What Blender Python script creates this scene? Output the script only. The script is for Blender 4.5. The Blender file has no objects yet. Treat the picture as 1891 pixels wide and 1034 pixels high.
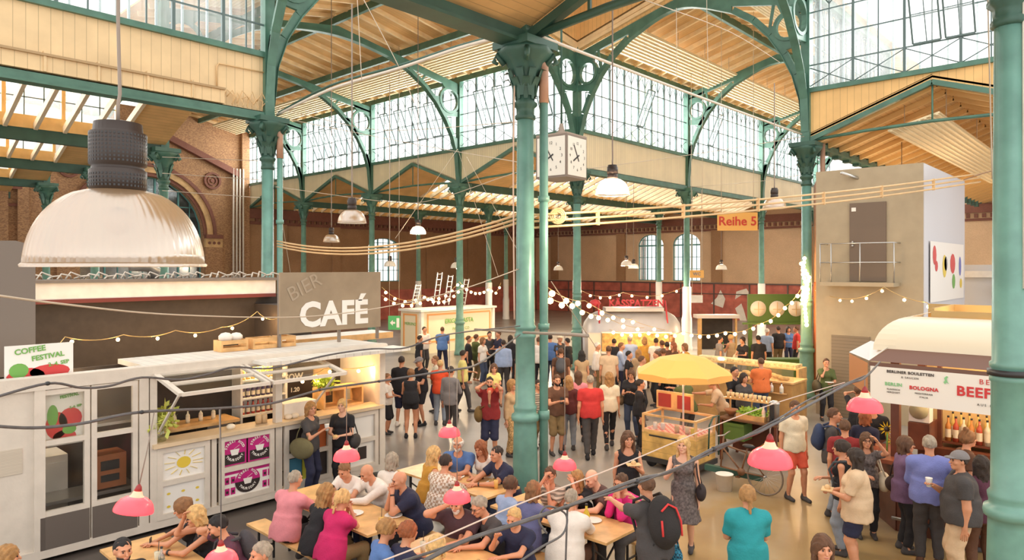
import bpy, math, random
import numpy as np
from mathutils import Vector, Matrix
random.seed(7); RNG = np.random.default_rng(7)
SC = bpy.context.scene
COL = SC.collection
# ------------------------------------------------------------------ camera
# world frame: +X runs along the right-hand nave, +Y along the left-hand nave, origin at the foot of the centre column
FPX = 1285.0; CX = 945.5; YH = 493.5; HC = 4.07
FW = np.array([.7343, .6788]); RT = np.array([.6788, -.7343])
CAM = -(((970 - CX) / FPX * 12.0) * RT + 12.0 * FW)
cam = bpy.data.cameras.new('camera'); camo = bpy.data.objects.new('camera', cam); COL.objects.link(camo)
camo.location = (CAM[0], CAM[1], HC)
camo.rotation_euler = (math.pi / 2, 0, math.atan2(-FW[0], FW[1]))
cam.sensor_width = 36; cam.lens = 36 * FPX / 1891; cam.shift_y = (YH - 517) / 1891; cam.clip_end = 400
SC.camera = camo
SC.view_settings.view_transform = 'Standard'; SC.view_settings.look = 'None'
SC.view_settings.gamma = 1; SC.view_settings.use_curve_mapping = False
SC.view_settings.exposure = 0.66
W = bpy.data.worlds.new('world'); SC.world = W; W.use_nodes = True
W.node_tree.nodes['Background'].inputs[0].default_value = (1.0, .97, .92, 1)
W.node_tree.nodes['Background'].inputs[1].default_value = 1.15
SC.cycles.max_bounces = 6; SC.cycles.diffuse_bounces = 4; SC.cycles.transparent_max_bounces = 12
SC.cycles.glossy_bounces = 2; SC.cycles.transmission_bounces = 4
SC.cycles.caustics_reflective = False; SC.cycles.caustics_refractive = False
SC.cycles.sample_clamp_indirect = 4

def area_light(name, loc, direction, sx, sy, power, color):
    l = bpy.data.lights.new(name, 'AREA'); l.shape = 'RECTANGLE'; l.size = sx; l.size_y = sy
    l.energy = power; l.color = color
    o = bpy.data.objects.new(name, l); COL.objects.link(o); o.location = loc
    o.rotation_euler = Vector(direction).to_track_quat('-Z', 'Y').to_euler(); return o
def point_light(name, loc, power, color, r=.05):
    l = bpy.data.lights.new(name, 'POINT'); l.energy = power; l.color = color; l.shadow_soft_size = r
    o = bpy.data.objects.new(name, l); COL.objects.link(o); o.location = loc; return o
# daylight entering through the glazing of the clerestories and skylights
DAY = (1.0, .96, .90)
area_light('daylight_left_clerestory', (14.0, 22.6, 11.1), (-1, 0, .12), 27, 3, 2600, DAY)
area_light('daylight_right_clerestory', (27.8, 9.8, 11.1), (0, -1, .12), 29, 3, 2600, DAY)
area_light('daylight_near_left', (-5.0, 9.9, 11.1), (0, -1, 0), 9, 3, 260, DAY)
area_light('daylight_near_right', (14.0, -6.5, 11.1), (-1, 0, 0), 13, 3, 600, DAY)
for k_ in range(4):
    area_light('daylight_far_shed', (28.5, 8.96 + 6.85 * (k_ + 1) + .15, 9.2), (0, -1, -.35), 24, 1.3, 620, (1, .95, .87))
    area_light('daylight_left_shed', (-6.5, 8.96 + 6.85 * (k_ + 1) + .15, 9.2), (0, -1, -.35), 10, 1.3, 260, (1, .95, .87))
# ------------------------------------------------------------------ grid
A = 8.96; B = 13.18; U = 6.85; V = 8.855; H = 7.93
YE = A + 4 * U; XE = 42.4
def dirv(px, py):
    d = FW + RT * (px - CX) / FPX
    return np.array([d[0], d[1], (YH - py) / FPX])
def on(px, py, X=None, Y=None, Z=None, D=None):
    d = dirv(px, py)
    t = D if D is not None else ((X - CAM[0]) / d[0] if X is not None else ((Y - CAM[1]) / d[1] if Y is not None else (Z - HC) / d[2]))
    return Vector((CAM[0] + d[0] * t, CAM[1] + d[1] * t, HC + d[2] * t))
# ------------------------------------------------------------------ materials
MATS = {}
def srgb(r, g, b):
    f = lambda c: (c / 255 / 12.92) if c / 255 < .04045 else ((c / 255 + .055) / 1.055) ** 2.4
    return (f(r), f(g), f(b))
def mat(name, col, rough=.6, metal=0, var=0, scale=3., bump=0, emit=0, ecol=None, alpha=None, trans=0, stripe=None, brick=None, tile=None):
    if name in MATS: return MATS[name]
    m = bpy.data.materials.new(name); MATS[name] = m; m.use_nodes = True
    nt = m.node_tree; N = nt.nodes; L = nt.links; b = N['Principled BSDF']
    b.inputs['Base Color'].default_value = (*col, 1); b.inputs['Roughness'].default_value = rough
    b.inputs['Metallic'].default_value = metal
    if trans: b.inputs['Transmission Weight'].default_value = trans
    if alpha is not None: b.inputs['Alpha'].default_value = alpha
    if emit:
        b.inputs['Emission Color'].default_value = (*(ecol or col), 1); b.inputs['Emission Strength'].default_value = emit
    tc = None
    def coords():
        nonlocal tc
        if tc is None: tc = N.new('ShaderNodeTexCoord')
        return tc.outputs['Object']
    out = None
    def mix(fac, c1, c2):
        x = N.new('ShaderNodeMix'); x.data_type = 'RGBA'
        for s, v in ((0, fac), (6, c1), (7, c2)):
            if isinstance(v, (tuple, list)): x.inputs[s].default_value = (*v[:3], 1)
            elif isinstance(v, (int, float)): x.inputs[s].default_value = v
            else: L.new(v, x.inputs[s])
        return x.outputs[2]
    def mth(op, a, c=None):
        x = N.new('ShaderNodeMath'); x.operation = op
        for i, v in enumerate((a, c)):
            if v is None: continue
            if isinstance(v, (int, float)): x.inputs[i].default_value = v
            else: L.new(v, x.inputs[i])
        return x.outputs[0]
    cur = col
    if brick:
        c2, mortar, scl = brick
        sp = N.new('ShaderNodeSeparateXYZ'); L.new(coords(), sp.inputs[0])
        cb = N.new('ShaderNodeCombineXYZ'); L.new(mth('ADD', sp.outputs[0], sp.outputs[1]), cb.inputs[0]); L.new(sp.outputs[2], cb.inputs[1])
        t = N.new('ShaderNodeTexBrick'); L.new(cb.outputs[0], t.inputs[0]); t.inputs['Color1'].default_value = (*col, 1)
        t.inputs['Color2'].default_value = (*c2, 1); t.inputs['Mortar'].default_value = (*mortar, 1)
        t.inputs['Scale'].default_value = scl; t.inputs['Mortar Size'].default_value = .03
        cur = t.outputs[0]
    if var:
        n = N.new('ShaderNodeTexNoise'); n.inputs['Scale'].default_value = scale; n.inputs['Detail'].default_value = 6
        L.new(coords(), n.inputs['Vector'])
        r = N.new('ShaderNodeMapRange'); r.inputs[1].default_value = .3; r.inputs[2].default_value = .7
        L.new(n.outputs[0], r.inputs[0])
        if brick:
            cur = mix(mth('MULTIPLY', r.outputs[0], var), cur, tuple(c * .5 for c in col))
        else:
            cur = mix(r.outputs[0], tuple(c * (1 - var) for c in col), tuple(min(1, c * (1 + var)) for c in col))
    if stripe:
        ax, per, dark, wid = stripe
        sp = N.new('ShaderNodeSeparateXYZ'); L.new(coords(), sp.inputs[0])
        s = sp.outputs['XYZ'.index(ax)] if len(ax) == 1 else mth('ADD', sp.outputs[0], sp.outputs[1])
        fr = mth('FRACT', mth('DIVIDE', s, per))
        k = mth('LESS_THAN', fr, wid)
        cur = mix(mth('MULTIPLY', k, dark), cur, tuple(c * .35 for c in col))
        fl = mth('FLOOR', mth('DIVIDE', s, per))
        wn = N.new('ShaderNodeTexWhiteNoise'); wn.noise_dimensions = '1D'; L.new(fl, wn.inputs['W'])
        cur = mix(mth('MULTIPLY', wn.outputs[0], .16), cur, tuple(c * .6 for c in col))
    if tile:
        px_, c2 = tile
        ck = N.new('ShaderNodeTexChecker'); L.new(coords(), ck.inputs[0]); ck.inputs['Scale'].default_value = px_
        ck.inputs[1].default_value = (*col, 1); ck.inputs[2].default_value = (*c2, 1); cur = ck.outputs[0]
    if not isinstance(cur, tuple): L.new(cur, b.inputs['Base Color'])
    if bump:
        n2 = N.new('ShaderNodeTexNoise'); n2.inputs['Scale'].default_value = scale * 6; L.new(coords(), n2.inputs['Vector'])
        bp = N.new('ShaderNodeBump'); bp.inputs['Strength'].default_value = bump; bp.inputs['Distance'].default_value = .02
        L.new(n2.outputs[0], bp.inputs['Height']); L.new(bp.outputs[0], b.inputs['Normal'])
    return m
def glassmat(name, tint, opacity, rough=.1):
    if name in MATS: return MATS[name]
    m = bpy.data.materials.new(name); MATS[name] = m; m.use_nodes = True; nt = m.node_tree; nt.nodes.clear()
    o = nt.nodes.new('ShaderNodeOutputMaterial'); tr = nt.nodes.new('ShaderNodeBsdfTransparent'); tr.inputs[0].default_value = (*tint, 1)
    g = nt.nodes.new('ShaderNodeBsdfGlossy'); g.inputs['Roughness'].default_value = rough
    d = nt.nodes.new('ShaderNodeBsdfTranslucent'); d.inputs[0].default_value = (*tint, 1)
    m1 = nt.nodes.new('ShaderNodeMixShader'); m1.inputs[0].default_value = .5; nt.links.new(d.outputs[0], m1.inputs[1]); nt.links.new(g.outputs[0], m1.inputs[2])
    m2 = nt.nodes.new('ShaderNodeMixShader'); m2.inputs[0].default_value = opacity
    nt.links.new(tr.outputs[0], m2.inputs[1]); nt.links.new(m1.outputs[0], m2.inputs[2]); nt.links.new(m2.outputs[0], o.inputs[0])
    return m
GREEN = mat('green paint', (.07, .17, .125), .38, var=.22, scale=2.5, bump=.15)
GREEN2 = mat('teal paint', (.15, .315, .262), .35, var=.18, scale=3)
DGREEN = mat('dark green paint', (.035, .095, .07), .5, var=.2, scale=2)
CREAMX = mat('cream boards along x', (.72, .53, .30), .6, var=.12, scale=1.3, stripe=('X', .22, .55, .06))
CREAMX2 = mat('pale boards along x', (.82, .72, .52), .6, var=.06, scale=1.3, stripe=('X', .14, .4, .1))
CREAMY = mat('pale boards along y', (.76, .66, .44), .6, var=.06, scale=1.3, stripe=('Y', .14, .4, .1))
ORANGEY = mat('ochre boards along y', (.80, .50, .20), .6, var=.1, scale=1.3, stripe=('Y', .2, .6, .06))
ROOFX = mat('roof boards, seams along x', (.72, .45, .19), .7, var=.16, scale=1.1, stripe=('Y', .16, .5, .08))
ROOFY = mat('roof boards, seams along y', (.72, .45, .19), .7, var=.16, scale=1.1, stripe=('X', .16, .5, .08))
RAFTER = mat('rafter timber', (.86, .65, .37), .6, var=.1)
SHEDR = mat('pale rafter timber', (.80, .66, .46), .6, var=.08)
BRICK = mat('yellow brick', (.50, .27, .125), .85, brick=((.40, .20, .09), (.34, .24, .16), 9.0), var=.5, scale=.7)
BRICKR = mat('red brick trim', (.22, .07, .045), .8, brick=((.28, .10, .06), (.15, .09, .07), 9.0), var=.3, scale=2)
BRICKO = mat('ornamental brick', (.55, .31, .15), .85, brick=((.24, .11, .06), (.40, .24, .13), 6.0), var=.3, scale=1.5)
WHITE = mat('white paint', (.82, .77, .70), .5, var=.08, scale=4)
OFFW = mat('aged white paint', (.68, .61, .53), .6, var=.06, scale=5, bump=.1)
BLACK = mat('black metal', (.025, .024, .026), .4)
DARK = mat('dark brown grey', (.043, .032, .026), .7, var=.15, scale=6)
GREYP = mat('warm grey paint', (.22, .185, .16), .7, var=.1, scale=3)
CABLE = mat('grey cable', (.10, .09, .09), .5, var=.2, scale=20)
WIRE = mat('pale wire', (.55, .46, .36), .6)
PIPE = mat('ochre painted conduit', (.66, .44, .22), .5, var=.1)
BROWNP = mat('brown drain pipe', (.42, .24, .16), .5, var=.15)
WOOD = mat('pine wood', (.62, .38, .16), .5, var=.25, scale=3, stripe=('Z', .17, .5, .03))
WOODT = mat('beer table wood', (.72, .42, .17), .4, var=.2, scale=5)
WOODD = mat('dark mahogany', (.14, .045, .025), .35, var=.25, scale=3)
MULL = mat('window bar', (.10, .15, .15), .5)
MULLB = mat('pale window bar', (.34, .44, .46), .5)
GLASS = glassmat('window glass', (.97, .99, 1.0), .12)
STEEL = mat('brushed steel', (.55, .54, .52), .3, metal=.9)
STRIPM = mat('radiant ceiling panel', (.84, .68, .42), .5, var=.04)
# ------------------------------------------------------------------ mesh building
def setp(o, label=None, cat=None, group=None, kind=None):
    if label: o['label'] = label
    if cat: o['category'] = cat
    if group: o['group'] = group
    if kind: o['kind'] = kind
    return o
def empty(name, loc=(0, 0, 0), rz=0, label=None, cat=None, group=None, kind=None):
    o = bpy.data.objects.new(name, None); COL.objects.link(o); o.location = loc; o.rotation_euler = (0, 0, rz)
    o.empty_display_size = .1
    return setp(o, label, cat, group, kind)
def link(name, me, parent=None, loc=(0, 0, 0), rz=0):
    o = bpy.data.objects.new(name, me); COL.objects.link(o); o.location = loc; o.rotation_euler = (0, 0, rz)
    if parent is not None: o.parent = parent
    return o
def dup(root, loc, rz, label=None, group=None):
    r = root.copy(); COL.objects.link(r); r.location = loc; r.rotation_euler = (0, 0, rz)
    if label: r['label'] = label
    if group: r['group'] = group
    for ch in list(root.children):
        c = ch.copy(); COL.objects.link(c); c.parent = r
        for g in list(ch.children):
            d = g.copy(); COL.objects.link(d); d.parent = c
    return r
class MB:
    def __init__(s): s.v = []; s.f = []; s.m = []; s.sm = []
    def add(s, vs, fs, mi=0, smooth=False):
        o = len(s.v); s.v += [tuple(v) for v in vs]
        for f in fs: s.f.append(tuple(o + i for i in f)); s.m.append(mi); s.sm.append(smooth)
        return s
    def box(s, x0, x1, y0, y1, z0, z1, mi=0):
        if x0 > x1: x0, x1 = x1, x0
        if y0 > y1: y0, y1 = y1, y0
        if z0 > z1: z0, z1 = z1, z0
        j = [random.uniform(0, .0012) for _ in range(6)]; x0 -= j[0]; x1 += j[1]; y0 -= j[2]; y1 += j[3]; z0 -= j[4]; z1 += j[5]
        vs = [(x, y, z) for z in (z0, z1) for y in (y0, y1) for x in (x0, x1)]
        return s.add(vs, [(0, 2, 3, 1), (4, 5, 7, 6), (0, 1, 5, 4), (2, 6, 7, 3), (0, 4, 6, 2), (1, 3, 7, 5)], mi)
    def bar(s, p, q, w, h=None, mi=0, up=(0, 0, 1)):
        h = h or w; p = Vector(p); q = Vector(q); d = (q - p)
        if d.length < 1e-6: return s
        d.normalize(); up = Vector(up)
        if abs(d.dot(up)) > .98: up = Vector((1, 0, 0))
        a = d.cross(up).normalized(); b = a.cross(d).normalized()
        vs = [c + a * (i * w / 2) + b * (j * h / 2) for c in (p, q) for i, j in ((-1, -1), (1, -1), (1, 1), (-1, 1))]
        return s.add(vs, [(3, 2, 1, 0), (4, 5, 6, 7), (0, 1, 5, 4), (1, 2, 6, 5), (2, 3, 7, 6), (3, 0, 4, 7)], mi)
    def tube(s, pts, r, n=8, mi=0, cap=True):
        pts = [Vector(p) for p in pts]; rs = r if isinstance(r, (list, tuple)) else [r] * len(pts)
        rings = []; prev = None
        for i, p in enumerate(pts):
            d = (pts[min(i + 1, len(pts) - 1)] - pts[max(i - 1, 0)])
            if d.length < 1e-9: d = Vector((0, 0, 1))
            d.normalize()
            if prev is None:
                up = Vector((0, 0, 1)) if abs(d.z) < .9 else Vector((1, 0, 0)); a = d.cross(up).normalized()
            else: a = (prev - d * prev.dot(d)).normalized()
            prev = a; b = d.cross(a)
            rings.append([p + (a * math.cos(t) + b * math.sin(t)) * rs[i] for t in [2 * math.pi * k / n for k in range(n)]])
        vs = [v for r_ in rings for v in r_]; fs = []
        for i in range(len(pts) - 1):
            for k in range(n):
                fs.append((i * n + k, i * n + (k + 1) % n, (i + 1) * n + (k + 1) % n, (i + 1) * n + k))
        if cap: fs.append(tuple(range(n - 1, -1, -1))); fs.append(tuple(range((len(pts) - 1) * n, len(pts) * n)))
        return s.add(vs, fs, mi, True)
    def lathe(s, prof, c=(0, 0, 0), n=20, mi=0, cap=True, ripple=None):
        vs = []
        for r, z in prof:
            for k in range(n):
                t = 2 * math.pi * k / n; rr = r * (1 + (ripple[1] * math.cos(ripple[0] * t) if ripple else 0))
                vs.append((c[0] + rr * math.cos(t), c[1] + rr * math.sin(t), c[2] + z))
        fs = [(i * n + k, i * n + (k + 1) % n, (i + 1) * n + (k + 1) % n, (i + 1) * n + k) for i in range(len(prof) - 1) for k in range(n)]
        if cap: fs.append(tuple(range(n - 1, -1, -1))); fs.append(tuple(range((len(prof) - 1) * n, len(prof) * n)))
        return s.add(vs, fs, mi, True)
    def prism(s, poly, ext, mi=0):
        """poly: 3D points of a planar outline, ext: vector of thickness"""
        n = len(poly); e = Vector(ext); vs = [Vector(p) for p in poly] + [Vector(p) + e for p in poly]
        fs = [tuple(range(n - 1, -1, -1)), tuple(range(n, 2 * n))] + [(i, (i + 1) % n, n + (i + 1) % n, n + i) for i in range(n)]
        return s.add(vs, fs, mi)
    def quad(s, a, b, c, d, mi=0): return s.add([a, b, c, d], [(0, 1, 2, 3)], mi)
    def ball(s, c, r, n=10, mi=0, sz=(1, 1, 1)):
        m = max(4, n // 2); prof = []
        vs = []; fs = []
        for i in range(1, m):
            a = math.pi * i / m
            for k in range(n):
                t = 2 * math.pi * k / n
                vs.append((c[0] + r * sz[0] * math.sin(a) * math.cos(t), c[1] + r * sz[1] * math.sin(a) * math.sin(t), c[2] + r * sz[2] * math.cos(a)))
        for i in range(m - 2):
            for k in range(n): fs.append((i * n + k, (i + 1) * n + k, (i + 1) * n + (k + 1) % n, i * n + (k + 1) % n))
        t0 = len(vs); vs.append((c[0], c[1], c[2] + r * sz[2])); vs.append((c[0], c[1], c[2] - r * sz[2]))
        for k in range(n):
            fs.append((t0, k, (k + 1) % n)); fs.append((t0 + 1, (m - 2) * n + (k + 1) % n, (m - 2) * n + k))
        return s.add(vs, fs, mi, True)
    def mesh(s, name, mats):
        me = bpy.data.meshes.new(name); me.from_pydata(s.v, [], s.f)
        for m in (mats if isinstance(mats, (list, tuple)) else [mats]): me.materials.append(m)
        me.polygons.foreach_set('material_index', s.m); me.polygons.foreach_set('use_smooth', s.sm); me.update()
        return me
    def build(s, name, mats, parent=None, loc=(0, 0, 0), rz=0):
        return link(name, s.mesh(name, mats), parent, loc, rz)
def text(s, size, mt, parent, loc, rot, name='lettering', ext=.004, align='CENTER', shear=0, bold=0, space=1):
    c = bpy.data.curves.new(name, 'FONT'); c.body = s; c.size = size; c.extrude = ext; c.align_x = align; c.align_y = 'CENTER'
    c.shear = shear; c.offset = bold; c.space_character = space; c.resolution_u = 3
    c.materials.append(mt)
    o = bpy.data.objects.new(name, c); COL.objects.link(o); o.parent = parent; o.location = loc; o.rotation_euler = rot
    return o
RX = (math.pi / 2, 0, 0)            # reads when looking along +Y
RY = (math.pi / 2, 0, -math.pi / 2)  # reads when looking along +X
def roofz(x, y):
    if y > A and 0 < x < B: return 12.9 + 1.15 * min(x, B - x) / (B / 2)
    if 0 < y < A and x > B: return 12.9 + 1.15 * min(y, A - y) / (A / 2)
    if 0 <= x <= B and 0 <= y <= A: return 15.4
    q = (y - A) % U if y > A else (-y) % U
    return 8.05 + 1.25 * min(q, U - q) / (U / 2)
def cate(p, q, sag, n=14):
    p = Vector(p); q = Vector(q)
    return [p.lerp(q, t / n) - Vector((0, 0, sag * 4 * (t / n) * (1 - t / n))) for t in range(n + 1)]
# ================================================================== SETTING
# floor: dark by the left stalls, grey in the aisle, ochre-toned to the right
def floor_mat():
    m = bpy.data.materials.new('hall floor'); m.use_nodes = True; nt = m.node_tree; N = nt.nodes; L = nt.links; b = N['Principled BSDF']
    tc = N.new('ShaderNodeTexCoord'); sp = N.new('ShaderNodeSeparateXYZ'); L.new(tc.outputs['Object'], sp.inputs[0])
    n = N.new('ShaderNodeTexNoise'); n.inputs['Scale'].default_value = .55; n.inputs['Detail'].default_value = 7; L.new(tc.outputs['Object'], n.inputs['Vector'])
    def math_(op, a, c):
        x = N.new('ShaderNodeMath'); x.operation = op
        for i, v in enumerate((a, c)):
            if isinstance(v, (int, float)): x.inputs[i].default_value = v
            else: L.new(v, x.inputs[i])
        return x.outputs[0]
    def rng(v, a, c):
        r = N.new('ShaderNodeMapRange'); r.inputs[1].default_value = a; r.inputs[2].default_value = c; L.new(v, r.inputs[0]); return r.outputs[0]
    def mix(f, a, c):
        x = N.new('ShaderNodeMix'); x.data_type = 'RGBA'; L.new(f, x.inputs[0])
        for s, v in ((6, a), (7, c)):
            if isinstance(v, tuple): x.inputs[s].default_value = (*v, 1)
            else: L.new(v, x.inputs[s])
        return x.outputs[2]
    nz = math_('MULTIPLY', math_('SUBTRACT', n.outputs[0], .5), 3.0)
    y = math_('ADD', sp.outputs[1], nz); x = math_('ADD', sp.outputs[0], nz)
    ochre = mix(rng(n.outputs[0], .35, .7), (.27, .165, .06), (.42, .29, .135))
    grey = mix(rng(n.outputs[0], .35, .7), (.22, .195, .17), (.34, .31, .28))
    c = mix(rng(y, -1.2, -2.4), grey, ochre)
    far = mix(rng(x, 2.5, 6), c, grey)
    dark = math_('MULTIPLY', rng(y, 1.2, 2.6), rng(x, .5, -1.0))
    L.new(mix(dark, far, (.075, .062, .055)), b.inputs['Base Color'])
    b.inputs['Roughness'].default_value = .32
    return m
MB().box(-16, XE + .4, -16, YE + .4, -.2, 0).build('floor', floor_mat())['kind'] = 'structure'

def struct(name, mb, mats): o = mb.build(name, mats); o['kind'] = 'structure'; return o
# ---- brick outer walls
def arch_pts(c, w, zs, n=14, rise=None):
    rise = w / 2 if rise is None else rise
    return [(c - w / 2 * math.cos(math.pi * i / n), zs + rise * math.sin(math.pi * i / n)) for i in range(n + 1)]
def wall_with_arches(mb, axis, const, thick, a0, a1, z0, z1, ops, mi=0):
    """ops: list of (centre, width, sill, spring, rise). builds the wall as strips around the openings"""
    P = (lambda a, z: (a, const, z)) if axis == 'x' else (lambda a, z: (const, a, z))
    ext = (0, thick, 0) if axis == 'x' else (thick, 0, 0)
    ops = sorted(ops); cur = a0
    for c, w, s, sp, ri in ops:
        mb.prism([P(cur, z0), P(c - w / 2, z0), P(c - w / 2, z1), P(cur, z1)], ext, mi)
        if s > z0: mb.prism([P(c - w / 2, z0), P(c + w / 2, z0), P(c + w / 2, s), P(c - w / 2, s)], ext, mi)
        ap = arch_pts(c, w, sp, rise=ri)
        for (x0, y0), (x1, y1) in zip(ap[:-1], ap[1:]):
            mb.prism([P(x0, y0), P(x1, y1), P(x1, z1), P(x0, z1)], ext, mi)
        cur = c + w / 2
    mb.prism([P(cur, z0), P(a1, z0), P(a1, z1), P(cur, z1)], ext, mi)
def window_fill(n, axis, const, c, w, s, sp, ri, nx, nz, parent_kind='structure'):
    P = (lambda a, z, d=0: (a, const + .25 + d, z)) if axis == 'x' else (lambda a, z, d=0: (const + .25 + d, a, z))
    g = MB(); ap = arch_pts(c, w, sp, rise=ri)
    poly = [P(c - w / 2, s), P(c + w / 2, s)] + [P(a, z) for a, z in reversed(ap)]
    g.prism(poly, (0, .02, 0) if axis == 'x' else (.02, 0, 0))
    root = g.build('window_%d' % n, GLASS); root['kind'] = 'structure'
    f = MB()
    def top(a): return sp + ri * math.sqrt(max(0, 1 - ((a - c) / (w / 2)) ** 2))
    for i in range(nx + 1):
        a = c - w / 2 + w * i / nx
        f.bar(P(a, s, -.03), P(a, max(top(a), sp), -.03), .09 if i % 2 == 0 else .045)
    for i in range(nz + 1):
        z = s + (sp - s) * i / nz; f.bar(P(c - w / 2, z, -.03), P(c + w / 2, z, -.03), .12 if i in (0, nz) else .045)
    zz = sp + ri * .5; hw = w / 2 * math.sqrt(1 - .25); f.bar(P(c - hw, zz, -.03), P(c + hw, zz, -.03), .045)
    for (x0, y0), (x1, y1) in zip(ap[:-1], ap[1:]): f.bar(P(x0, y0, -.03), P(x1, y1, -.03), .1)
    fr = f.build('window_frame', mat('teal window frame', (.10, .30, .30), .5), root)
    return root
wb = MB()
opsL = [(24.3, 3.1, 2.95, 5.6, .75)]
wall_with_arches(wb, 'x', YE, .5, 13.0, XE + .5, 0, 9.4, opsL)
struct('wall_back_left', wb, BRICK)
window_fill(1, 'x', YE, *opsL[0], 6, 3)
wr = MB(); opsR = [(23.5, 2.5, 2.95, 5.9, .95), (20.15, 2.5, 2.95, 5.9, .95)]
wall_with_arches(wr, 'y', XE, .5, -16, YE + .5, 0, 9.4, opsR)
struct('wall_back_right', wr, mat('yellow brick with painted daylight', (.84, .58, .36), .85, brick=((.72, .48, .28), (.60, .45, .32), 9.0), var=.35, scale=.7))  # lighter copy of the yellow brick, window light put into its colour
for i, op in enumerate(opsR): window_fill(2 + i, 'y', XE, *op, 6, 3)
# cornices, friezes and pilasters of the brick walls
tr = MB()
tr.box(13, XE, YE - .22, YE, 7.35, 8.0, 0).box(13, XE, YE - .1, YE, 6.95, 7.15, 0)
for x in np.arange(13.6, XE, .42): tr.box(x, x + .2, YE - .12, YE, 7.15, 7.35, 0)
for x in (15.2, 19.5, 28.5, 33.2, 38): tr.box(x, x + .7, YE - .12, YE, 0, 7.0, 1)
struct('trim_1', tr, [BRICKR, BRICK])
tr = MB()
tr.box(XE - .22, XE, -14, YE, 7.45, 8.0, 0).box(XE - .1, XE, -14, YE, 6.95, 7.1, 0)
for y in np.arange(-2, YE, .42): tr.box(XE - .12, XE, y, y + .2, 7.15, 7.4, 0)
for y in (33.5, 26, 17, 9.8, 3.6, -2): tr.box(XE - .12, XE, y, y + .9, 2.9, 7.0, 1)
struct('trim_2', tr, [BRICKR, BRICK])
# red painted lower wall, steel posts and the pale mural shapes
rw = MB(); RED = mat('red painted boards', (.52, .14, .10), .6, var=.3, scale=1.5, stripe=('Z', .35, .3, .04))
rw.box(XE - .3, XE - .1, 1, YE - .4, 0, 2.75, 0)
rw.box(16, XE - .4, YE - .3, YE - .1, 0, 2.3, 0)
for y in np.arange(3, 34, 2.9): rw.box(XE - .36, XE - .3, y, y + .1, 0, 2.85, 1)
rw.box(XE - .36, XE - .3, 1, YE - 1, 1.95, 2.02, 1); rw.box(XE - .36, XE - .3, 1, YE - 1, 2.75, 2.85, 1)
struct('trim_3', rw, [RED, mat('steel post', (.12, .08, .07), .5)])
mu = MB()
for cx_, cy_, pts in ((17.1, 1.4, [(-.7, -.2), (.3, -.5), (.5, .2), (.1, .9), (-.2, .3)]), (15.2, 1.7, [(-.6, -.1), (0, .3), (.6, .35), (.3, .75), (-.5, .5)]), (15.3, .7, [(-.5, .2), (-.1, -.7), (.5, -.9), (.2, .1), (0, .6)])):
    mu.prism([(XE - .31, cx_ - a, cy_ + b) for a, b in pts], (-.01, 0, 0))
m_ = mu.build('painted_mural', WHITE); setp(m_, 'white painted mural shapes on the red lower wall', 'mural')
# portal facade at the end of the left nave
po = MB(); PX = 6.7
wall_with_arches(po, 'x', YE, .5, -16, 13.0, 0, 13.6, [(PX, 6.9, .3, 6.1, 3.45)])
struct('wall_far_left', po, BRICKO)
window_fill(4, 'x', YE + .2, PX, 6.9, .3, 6.1, 3.45, 10, 6)
vb = MB(); vb.box(1.5, 12, YE + 3, YE + 3.1, 0, 11).box(1.5, 12, YE + .55, YE + 3, 10.6, 10.7).box(1.4, 1.5, YE + .55, YE + 3.1, 0, 10.7).box(12, 12.1, YE + .55, YE + 3.1, 0, 10.7)  # dark box added behind the portal so its window reads dark
for k_ in range(6): vb.box(1.5, 12, YE + 2.6, YE + 2.7, 1.6 * k_ + 1, 1.6 * k_ + 1.25, 1)
struct('wall_portal_backing', vb, [mat('dark portal backing', (.10, .11, .11), .8, var=.3), mat('portal backing bars', (.22, .24, .24), .6)])
tr = MB()
def ring(c, zc, r0, r1, y0, y1, a0=0, a1=math.pi, n=24, mi=0):
    for i in range(n):
        t0 = a0 + (a1 - a0) * i / n; t1 = a0 + (a1 - a0) * (i + 1) / n
        tr.prism([(c + r * math.cos(t), y0, zc + r * math.sin(t)) for r, t in ((r0, t0), (r1, t0), (r1, t1), (r0, t1))], (0, y1 - y0, 0), mi)
ring(PX, 6.1, 3.45, 3.65, YE - .1, YE, mi=0); ring(PX, 6.1, 3.65, 4.0, YE - .2, YE, mi=1); ring(PX, 6.1, 4.0, 4.2, YE - .3, YE, mi=0)
for sx in (-1, 1):
    x0 = PX + sx * 3.5; x1 = PX + sx * 4.6
    tr.box(x0, x1, YE - .35, YE, 5.9, 6.15, 0); tr.box(x0, x1, YE - .22, YE, 5.35, 5.9, 1); tr.box(x0, x1, YE - .22, YE, 0, 5.35, 2)
    for k in range(3): ring(x0 + sx * (.25 + .3 * k), 5.62, .0, .1, YE - .25, YE - .2, 0, 2 * math.pi, 8, 0)
    for r0, r1, d in ((0, .13, .12), (.22, .32, .1), (.42, .55, .14)): ring(PX + sx * 4.0, 9.6, r0, r1, YE - d, YE, 0, 2 * math.pi, 16, 0)
    # pediment slopes
    tr.prism([(PX, YE - .4, 12.3), (PX + sx * 5.6, YE - .4, 9.95), (PX + sx * 5.6, YE - .4, 10.35), (PX, YE - .4, 12.7)], (0, .4, 0), 0)
    tr.box(PX + sx * 5.9, PX + sx * 6.4, YE - .25, YE, 0, 13, 2)
for x in (-13.5, -10.5, -7.2, -3.5, -.8): tr.box(x, x + .7, YE - .18, YE, 0, 9, 2)
tr.box(-16, .5, YE - .25, YE, 8.2, 8.6, 0); tr.box(-16, .5, YE - .12, YE, 7.3, 7.45, 0)
struct('trim_4', tr, [BRICKR, mat('yellow brick moulding', (.60, .38, .18), .8, var=.2), BRICKO])
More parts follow.
